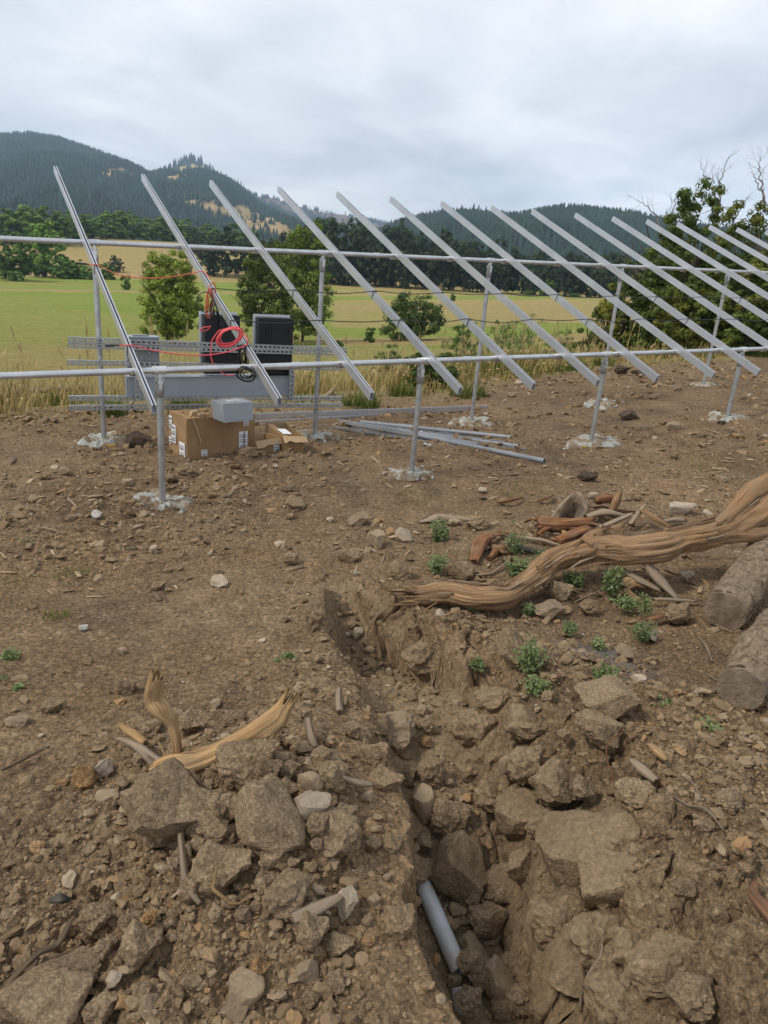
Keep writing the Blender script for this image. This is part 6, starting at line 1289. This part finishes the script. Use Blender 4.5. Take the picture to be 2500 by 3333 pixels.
L(1240,690,105,85,'clod','soil','clod touching the smooth rounded stone'); L(610,1542,85,65,'clod','soil','round clod between the bottom stones'); L(520,1545,75,62,'clod','soil','round clod next to the small pale block'); L(1120,1425,85,100,'clod','rust','brownish block above the broad flat stone'); L(1340,1545,75,75,'clod','soil','clod below the rounded block'); L(760,992,85,75,'clod','soil','clod left of the root stick')
L(1320,350,70,50,'clod','soil','clod above the pale grey splint'); L(600,500,90,70,'block','grey','grey stone under the side limbs of the broken root'); L(860,565,80,65,'clod','soil','clod in front of the broken root stem'); L(1490,740,110,90,'clod','soil','clod on the bank right of the pale block, higher one'); L(940,890,75,65,'clod','soil','small clod above the lumpy boulder'); L(940,800,70,110,'clod','soil','narrow clod left of the big angular boulder'); L(1010,350,110,70,'clod','soil','low clod right of the broken root limb')
L(1300,480,90,80,'clod','soil','clod right of the large earthy boulder'); L(1200,580,90,90,'clod','soil','clod between boulder and rough clods'); L(530,1130,70,65,'clod','rust','rusty clod left of the yellow hair root'); L(640,1240,75,65,'clod','rust','small rusty clod below the root stick'); L(930,1245,60,55,'clod','soil','small clod on the smooth slope'); L(1050,1210,80,70,'clod','soil','clod under the broad earthy boulder'); L(1280,1240,60,50,'clod','rust','rusty clod below the grey board end'); L(560,1250,95,80,'clod','soil','clod right of the earthy clod')
T = TR_
T(270,672,105,155,'round','grey','smooth upright stone in the trench, left of the pair'); T(378,735,160,175,'clod','soil','rough clod beside the smooth upright stone in the trench'); T(400,945,240,280,'block','soil','largest block lying in the trench above the conduit'); T(678,915,150,160,'block','soil','block resting against the right bank of the trench')
T(600,985,150,160,'round','soil','smooth lump half behind the block at the right bank'); T(280,822,85,75,'block','soil','small block between trench stones, upper left'); T(475,1258,110,140,'block','grey','upright pale block right of the conduit end'); T(530,1150,155,125,'clod','soil','clod below the largest trench block'); T(570,1388,140,165,'block','grey','large pale block low in the trench'); T(635,1335,140,140,'clod','soil','clod right of the large pale trench block'); T(665,1440,140,115,'clod','soil','clod at the foot of the right trench wall'); T(300,542,110,115,'clod','soil','clod high in the trench below the dark hollow')
T(165,370,160,170,'clod','grey','grey earthy boulder set in the left trench wall'); T(410,615,65,55,'block','soil','small block right of the smooth upright stone'); T(262,92,170,140,'clod','soil','rounded boulder sitting at the head of the trench'); T(1030,248,250,185,'block','soil','large tilted slab on top of the right heap'); T(990,368,210,120,'clod','soil','flat crusty slab below the tilted one'); T(1140,150,60,42,'round','pale','small pale stone above the tilted slab'); T(920,592,120,90,'clod','soil','clod on the face of the right bank'); T(1130,612,160,115,'clod','soil','pair-like clod on the shoulder of the right bank')
T(1460,1105,95,95,'block','soil','angular clod on the lower right heap'); T(1340,1440,190,160,'clod','soil','large crumbly lump at the bottom right'); T(1310,1030,110,65,'clod','soil','flat clod on the lower right slope'); T(290,352,55,75,'clod','soil','upright clod right of the grey boulder in the wall'); T(600,1492,110,75,'clod','soil','clod cut by the bottom edge in the trench'); T(730,1480,85,65,'clod','soil','small clod at the bottom of the right trench wall'); T(530,1342,85,85,'clod','soil','small clod above the large pale trench block'); T(225,545,60,80,'clod','soil','clod left of the high trench clod'); T(610,490,60,95,'round','grey','smooth knob sticking out of the right bank'); T(1500,660,120,85,'clod','soil','low crust on the right slope'); T(1400,760,90,60,'clod','soil','small crust below the low one on the right slope'); T(290,415,55,50,'clod','rust','rusty lump in the upper trench'); T(275,280,55,50,'clod','grey','grey lump in the upper trench'); T(430,1090,70,60,'clod','soil','small clod beside the conduit'); T(500,1000,60,50,'clod','soil','small clod right of the largest trench block'); T(400,1370,60,60,'clod','soil','clod in front of the buried conduit stub')
u = UR_
u(720,655,145,75,'block','grey','flat stone in front of the root'); u(760,578,105,95,'clod','soil','clod right under the root'); u(325,487,115,85,'block','soil','squarish stone left of the root'); u(75,492,105,85,'clod','soil','brown clod left of the squarish stone'); u(80,352,85,62,'block','pale','pale stone up left of the root'); u(1280,222,135,65,'round','pale','big pale flat stone behind the root'); u(1280,680,140,85,'clod','soil','clod between the weeds and the upper log'); u(1160,765,62,52,'round','pale','smooth pale stone below the weeds'); u(1040,842,85,62,'block','grey','stone in the ashy patch')
u(545,835,135,160,'block','soil','upright slab leaning behind the weed tuft'); u(880,78,85,52,'clod','dark','dark clod on the far trodden ground'); u(1320,500,62,42,'block','pale','small flat stone right of the splayed fibres'); u(400,300,105,65,'clod','soil','clod above the curled bark'); u(300,280,60,35,'round','grey','rounded stone beside the fan of split wood'); u(1100,955,60,40,'round','pale','pale pebble above the tilted slab'); u(240,700,50,40,'block','pale','pale stone below the left end of the root'); u(880,640,90,60,'clod','soil','low clod below the root'); u(600,800,80,50,'clod','soil','clod behind the weed tuft'); u(1460,90,60,30,'block','grey','flat stone on the far right ground')
m_ = MR_
m_(580,192,118,78,'block','dark','dark brown rock beside the first rear footing'); m_(275,326,68,44,'round','grey','rounded brown stone on the left trodden ground'); m_(548,372,58,44,'round','grey','stone below the dark brown rock'); m_(735,357,55,52,'round','soil','stone right behind the first front post'); m_(795,322,85,52,'clod','soil','clod below the big carton'); m_(1270,478,95,58,'block','soil','brown block in the middle distance'); m_(1555,543,100,70,'block','grey','angular stone right of the brown block'); m_(1630,635,85,85,'block','grey','pinkish block above the trench head'); m_(940,807,78,52,'block','pale','pale angular stone alone on the trodden earth'); m_(1260,706,85,55,'clod','soil','clod above the trench head'); m_(1500,692,95,62,'block','soil','block above the trench head, right one'); m_(680,812,62,42,'clod','soil','low clod left of the lone pale stone')
m_(1070,245,115,45,'clod','soil','clod at the right foot of the big carton'); m_(1385,960,140,230,'clod','soil','large earth lump at the end of the trench', sink=.5); m_(1475,922,65,55,'block','soil','stone in the trench head'); m_(1600,1062,68,62,'round','soil','round stone in the trench head'); m_(1545,1020,42,50,'block','pale','pale grey stone in the trench head'); m_(1365,850,95,42,'clod','soil','flat clod above the end of the trench'); m_(1250,412,85,34,'clod','soil','low clod in the middle distance'); m_(420,537,42,42,'round','white','whitish stone left of the first front footing'); m_(300,540,62,36,'block','grey','flat stone at the left of the trodden earth'); m_(1420,860,70,50,'clod','soil','clod beside the end of the trench'); m_(1560,860,60,60,'clod','soil','clod right of the trench head'); m_(360,990,40,26,'clod','white','crumbled whitish lump on the trodden earth')
K = KR_
K(345,728,140,85,'clod','dark','dark reddish clod at the edge of the verge'); K(490,742,115,62,'block','dark','dark grey stone right of the reddish clod'); K(405,1128,210,100,'block','dark','large brown boulder right of the third front post'); K(815,1238,155,75,'block','grey','pale brown flat-topped stone near the fourth front footing'); K(845,902,115,48,'block','grey','flat stone left of the fifth rear footing'); K(790,862,62,42,'round','pale','light stone above the flat one'); K(610,917,105,42,'clod','soil','brown flat clod in the far ground'); K(640,957,115,52,'clod','soil','brown clod in the far ground, nearer one'); K(965,787,52,42,'round','grey','small round stone at the verge'); K(1240,1203,85,42,'clod','dark','dark clod on the fourth front footing')
# lumps of compacted earth standing out of the right bank and heaped on the left
def lumps(lst, f_, lab, grp, sink):
    for x, y, w, h in lst:
        k = _rk.uniform(.75, 1.5) if sink > .5 else 1; f_(x, y, w*k, h*k, _rk.choice(['clod', 'clod', 'round']), 'earth' if sink > .5 else 'soil', lab, name='earth_clod', sink=sink, group=grp, cat='clod', sub=4 if w > 60 else 3)
lumps([(500,330,190,130),(480,460,160,150),(570,580,190,150),(710,470,210,160),(840,540,220,170),(660,650,180,130),(780,720,190,140),(890,830,290,200),(1020,920,250,180),(840,1110,240,180),(980,1160,230,170),(880,1290,210,180),(1130,1200,250,180),(1080,1400,220,160),(700,290,190,120),(1050,740,190,130),(560,200,140,100),(1260,1290,220,140)],
      TR_, 'lump of compacted earth bulging from the right bank of the trench', 'earth lumps in the right bank', .98)
lumps([(110,330,120,90),(80,470,120,110),(130,560,110,90),(150,820,120,110),(180,1120,100,100)], TR_, 'lump of earth in the left wall of the trench', 'earth lumps in the left wall', .6)
rgl_ = np.random.RandomState(31); lst = []
while len(lst) < 95:
    x, y = rgl_.uniform(380, 1560), rgl_.uniform(420, 1620); c_ = math.exp(-((x-1050)/420)**2-((y-850)/420)**2)+.6*math.exp(-((x-500)/350)**2-((y-1350)/300)**2)+.25
    if rgl_.rand() < c_ and not (x > 1400 and y > 620): w = 26+66*rgl_.rand()**2.2; lst.append((x, y, w, w*rgl_.uniform(.65, .95)))
for i in range(46): w = 55+80*rgl_.rand()**1.6; lst.append((rgl_.normal(1130, 210), rgl_.normal(800, 190), w, w*rgl_.uniform(.7, 1.)))
lumps(lst, LR_, 'loose fist-sized clod on the left spoil heap', 'loose clods on the left heap', .18)
lst = [(rgl_.uniform(200, 700), rgl_.uniform(560, 1500), 0, 0) for i in range(60)]; lst = [(x, y, w, w*.8) for (x, y, _, _), w in zip(lst, 22+50*rgl_.rand(60)**2) if abs(x-(270+(y-560)*.42)) < 120]
lumps(lst, TR_, 'loose clod lying on the floor of the trench', 'loose clods in the trench', .1)
for x, y, w, h, lab in ((1010,2095,58,46,'clod burying the lower end of the trench conduit'),(1035,2120,60,55,'clod between conduit end and right trench wall'),(1008,2185,60,50,'clod at the bottom edge over the buried stub')):
    rock(x, y, w, h, 'clod', 'soil', lab, name='earth_clod', sink=.0, dz=.03, cat='clod')
o_ = bpy.data.objects.new('earth_clod', rock_variant('clod', 'earth', 3)); COL.objects.link(o_); o_.location = Vector([float(q) for q in CTOP+up_*.015]); o_.scale = (.085, .08, .06); tag(o_, 'clod lying over the upper end of the trench conduit', 'clod')
# further stones nothing tells apart
rgs = np.random.RandomState(77); cnt = 0
def scatter_rocks(n, x0, x1, y0, y1, w0, w1, label, group, kinds):
    for i in range(n):
        x, y = rgs.uniform(x0, x1), rgs.uniform(y0, y1); w = w0+(w1-w0)*rgs.rand()**2.2; k, mt = kinds[rgs.randint(len(kinds))]
        rock(x, y, w, w*rgs.uniform(.5, .85), k, mt, label, sink=.3, group=group, sub=3 if w < 30 else 4)
scatter_rocks(36, 0, 860, 1640, 2200, 14, 34, 'small brown clod on the left spoil heap', 'small clods on the left heap', [('clod', 'soil'), ('clod', 'soil'), ('clod', 'rust'), ('block', 'grey')])
scatter_rocks(32, 1010, 1650, 1400, 2200, 14, 34, 'small brown clod on the right bank of the trench', 'small clods on the right bank', [('clod', 'soil'), ('clod', 'soil'), ('clod', 'soil'), ('block', 'grey')])
scatter_rocks(12, 720, 860, 1290, 1440, 12, 30, 'small clod lying around the head of the trench', 'small clods at the trench head', [('clod', 'soil'), ('block', 'grey')])
scatter_rocks(38, 20, 1650, 950, 1280, 10, 26, 'small stone on the trodden ground before the rack', 'small stones before the rack', [('block', 'grey'), ('clod', 'soil'), ('block', 'pale'), ('clod', 'soil'), ('block', 'soil')])
scatter_rocks(34, 1000, 1640, 820, 1000, 9, 20, 'small stone on the far ground below the rails', 'small stones below the rails', [('block', 'grey'), ('clod', 'soil'), ('block', 'pale'), ('clod', 'soil')])
scatter_rocks(14, 20, 760, 1300, 1640, 8, 24, 'small stone on the bare trodden earth left of the trench', 'small stones left of the trench', [('block', 'grey'), ('clod', 'soil'), ('clod', 'rust'), ('block', 'pale')])
# gravel and crumbs: too many to count
def crumb_shapes(v0, k, seed):
    """angular little clods: a ball broken by flat faces"""
    rg = np.random.RandomState(seed); out = []
    for i in range(k):
        v = v0*(1+rg.uniform(-.25, .25, (len(v0), 1)))
        for j in range(5):
            n = nrm(rg.normal(0, 1, 3)); d = rg.uniform(.42, .78); h = v@n; v = v-np.where(h > d, h-d, 0)[:, None]*n
        out.append(v/np.abs(v).max())
    return np.array(out)
def crumbs(name, label, n, size, dens, seed, base, basef, yr=(.75, 18.)):
    rg = np.random.RandomState(seed); X = np.zeros(0); Y = np.zeros(0)
    while len(X) < n:                                 # even in the ratio of distances, so near earth is no barer than far earth
        y = np.exp(rg.uniform(math.log(yr[0]+1.2), math.log(yr[1]+1.2), n))-1.2; x = rg.uniform(-1, 1, n)*(y+1.3)*.60
        s = x*EDN[0]+y*EDN[1]-EDGE; k = (rg.rand(n) < dens(x, y)) & (s < .3); X = np.concatenate([X, x[k]]); Y = np.concatenate([Y, y[k]])
    X, Y = X[:n], Y[:n]; s = size(rg, n)*(.72+.20*np.hypot(X, Y)); Z = site_z(X, Y)
    nv = base.shape[1]; rot = rg.rand(n)*6.283; v = base[rg.randint(len(base), size=n)]*(1+rg.uniform(-.20, .20, (n, nv, 1))); sc = np.stack([rg.uniform(.75, 1.35, n), rg.uniform(.75, 1.35, n), rg.uniform(.5, .9, n)], 1)
    v = v*sc[:, None]*s[:, None, None]; c, q = np.cos(rot)[:, None], np.sin(rot)[:, None]; tl = rg.uniform(-.5, .5, n)[:, None]
    z2 = v[..., 2]+tl*v[..., 0]; v = np.stack([v[..., 0]*c-v[..., 1]*q, v[..., 0]*q+v[..., 1]*c, z2], 2)+np.stack([X, Y, Z+s*.28], 1)[:, None]
    f = (np.array(basef)[None]+(np.arange(n)*nv)[:, None, None]).reshape(-1, 3); me = npmesh(name, v.reshape(-1, 3), f); smooth(me, False); attr(me, 'tint', np.repeat(rg.rand(n), nv)); me.materials.append(MAT_CRUMB); return tag(link(name, me), label, 'gravel', kind='stuff')
q = NT('crumb'); geo = q.n('ShaderNodeNewGeometry')
c = q.ramp(q.attr('tint'), [(0., (.155, .105, .060)), (1., (.42, .35, .26)), (.4, (.215, .149, .087)), (.76, (.262, .187, .112)), (.83, (.31, .185, .088)), (.87, (.255, .186, .116)), (.985, (.30, .225, .145))])
q.l(c, q.p.inputs['Base Color']); q.p.inputs['Roughness'].default_value = .95; q.p.inputs['Specular IOR Level'].default_value = .12; q.l(q.bump(q.noise(geo.outputs['Position'], 110, 5, .7), .004), q.p.inputs['Normal']); MAT_CRUMB = q.m
def dens(x, y): m = ground_mask(x, y); d, b, i = trench(x, y); return np.clip(.02+.8*m*np.clip(m*1.6, .35, 1)-.35*b, .02, 1)
def dens2(x, y): m = ground_mask(x, y); d, b, i = trench(x, y); return np.clip(m*m*1.1-.55*b, .02, 1)
crumbs('gravel', 'fine brown crumbs and gravel over the dug earth', 27000, lambda rg, n: .0026+.0046*rg.rand(n)**2.5, dens, 5, crumb_shapes(ICO1, 30, 1), ICO1F)
crumbs('soil_clods', 'loose soil clods and small stones over the dug earth', 8500, lambda rg, n: .0060+.0175*rg.rand(n)**2.8, dens2, 6, crumb_shapes(ICO2, 30, 2), ICO2F)
# wood chips trodden into the far ground
rg = np.random.RandomState(9); n = 1300; mb_v = []; mb_f = []; X = []; tn = []
while len(X) < n:
    y = rg.uniform(3.6, 13); x = rg.uniform(-.6, .6)*(y+1.2)
    if x*EDN[0]+y*EDN[1]-EDGE < .1 and rg.rand() < .35+.6*fbm2(np.array([x*.9]), np.array([y*.9]), 2, 33)[0]: X.append((x, y))
X = np.array(X); Z = site_z(X[:, 0], X[:, 1]); Lc = rg.uniform(.012, .05, n)*(1+.8*(rg.rand(n) > .9)); Wc = Lc*rg.uniform(.12, .35, n); Tc = Wc*.3; a_ = rg.rand(n)*6.283; tl = rg.uniform(-.25, .25, n)
sg = np.array([(i, j, k) for k in (-1, 1) for j in (-1, 1) for i in (-1, 1)], float); v = sg[None]*np.stack([Lc, Wc, Tc], 1)[:, None]; v[:, :, 2] += v[:, :, 0]*tl[:, None]
v = np.stack([v[..., 0]*np.cos(a_)[:, None]-v[..., 1]*np.sin(a_)[:, None], v[..., 0]*np.sin(a_)[:, None]+v[..., 1]*np.cos(a_)[:, None], v[..., 2]], 2)+np.c_[X, Z+.006][:, None]
f = (np.array([(0,2,3,1),(4,5,7,6),(0,1,5,4),(2,6,7,3),(0,4,6,2),(1,3,7,5)])[None]+(np.arange(n)*8)[:, None, None]).reshape(-1, 4); me = npmesh('wood_chips', v.reshape(-1, 3), f); attr(me, 'tint', np.repeat(rg.rand(n), 8))
q = NT('wood_chip'); q.l(q.ramp(q.attr('tint'), [(0., (.11, .075, .045)), (1., (.42, .31, .19)), (.6, (.27, .18, .10))]), q.p.inputs['Base Color']); q.p.inputs['Roughness'].default_value = .9; me.materials.append(q.m); tag(link('wood_chips', me), 'wood chips and bark scraps trodden into the ground', 'wood chips', kind='stuff')
# ------------------------------------------------------------------ leafy weeds
MAT_WEED = leaf_material('weed_leaves', (.080, .118, .040), (.150, .195, .072), (.28, .31, .15), 22, .25, .12); MAT_DRYSTEM = M_('dry_weed_stem', (.36, .27, .14), .85, var=.2); MAT_STEM = M_('weed_stem', (.13, .15, .055), .8, var=.2)
def weed(cx, cy, w, h, label, seed, dense=1.):
    P = hit(cx, cy+h*.5); k = 1/ppm(P); rg = np.random.RandomState(seed); o = thing('weed_plant', label, 'weed', P); mb = MB(); C_ = []; N_ = []; W2, Hh = w*k*.5, h*k
    for s in range(int(9*dense)):
        a0 = rg.rand()*6.283; top = np.array([math.cos(a0)*W2*rg.uniform(.2, 1), math.sin(a0)*W2*.7*rg.uniform(.2, 1), Hh*rg.uniform(.45, 1.0)]); b0 = np.array([math.cos(a0), math.sin(a0), 0])*W2*.15; path = [b0*(1-t)+top*t+np.array([0, 0, .12*Hh*math.sin(t*3)]) for t in np.linspace(0, 1, 6)]
        mb.tube([P+p for p in path], np.linspace(.0025, .001, 6), 5, False)
        for t in np.linspace(.2, 1, 8):
            c0 = P+b0*(1-t)+top*t+np.array([0, 0, .12*Hh*math.sin(t*3)])
            for z_ in range(4): C_.append(c0+rg.normal(0, .010+.16*W2, 3)*np.array([1, 1, .7])); N_.append(nrm(rg.normal(0, .6, 3)+np.array([0, -.3, 1])))
    v, f = leaves(np.array(C_), np.array(N_), (.013+.008*min(1, Hh/.2))*rg.uniform(.75, 1.4), rg, .15, rg.uniform(.45, .8)); m2 = npmesh('leaves', v, f); m2.materials.append(MAT_WEED); link('leaves', m2, None, o); link('stems', mb, MAT_STEM, o); mb = MB()
    for s in range(rg.randint(1, 5)):
        a0 = rg.rand()*6.283; t_ = P+np.array([math.cos(a0)*W2*rg.uniform(.4, 1.5), math.sin(a0)*W2*rg.uniform(.4, 1.2), Hh*rg.uniform(.5, 1.35)]); mb.tube([P, (P+t_)/2+np.array([0, 0, .15*Hh]), t_], [.0018, .0014, .0007], 4, False)
    link('dry_stem', mb, MAT_DRYSTEM, o)['kind'] = 'stuff'
for i, (x, y, w, h, lab) in enumerate([(560,340,130,150,'largest green weed plant behind the root'),(665,415,60,70,'weed plant right beside the charred stick'),(570,460,110,80,'low weed plant below the largest one'),(975,520,90,130,'weed plant climbing at the underside of the root'),(1040,610,90,50,'weed plant creeping right from the root'),(1130,620,80,90,'weed plant above the smooth pale stone'),(1110,730,90,85,'pale green weed below the root'),
     (625,840,120,160,'bushy weed tuft on the right rim of the trench'),(650,970,90,70,'trailing weed below the bushy tuft'),(950,930,110,70,'weed plant left of the tilted slab'),(920,795,45,45,'tiny weed in the ashy patch'),(795,720,50,50,'tiny weed left of the ashy patch'),(1385,1155,100,50,'low spreading weed on the right heap'),(220,440,100,90,'feathery weed left of the squarish stone'),(230,310,90,110,'sparse weed by the fan of split wood'),(620,640,40,40,'tiny weed under the left end of the root'),(390,635,60,30,'weed hidden under the left root end'),(820,510,90,50,'dark weed in the shade under the root'),(1200,1060,50,50,'tiny weed beside the tilted slab'),(400,880,40,30,'tiny weed left of the bushy tuft')]):
    cx, cy = UR(x, y); weed(cx, cy, w/2, h/2, lab, 600+i, 1.6 if w > 85 else .9)
for i, (x, y, w, h, lab) in enumerate([(1245,1110,55,60,'small weed sprig on the trodden earth near the trench'),(1205,1145,35,40,'second small sprig beside the trench'),(45,1100,50,50,'small weed at the left edge of the trodden earth'),(115,625,120,50,'spreading weeds at the left of the trodden earth')]):
    cx, cy = MM(x, y); weed(cx, cy, w/2.6, h/2.6, lab, 640+i, .6)
for i, (x, y, w, h, lab) in enumerate([(85,185,50,40,'tiny leafy weed at the left slope'),(45,45,60,55,'small pale weed by the left edge'),(12,150,30,25,'tiny weed cut by the left edge')]):
    cx, cy = LL(x, y); weed(cx, cy, w/3, h/3, lab, 660+i, .6)
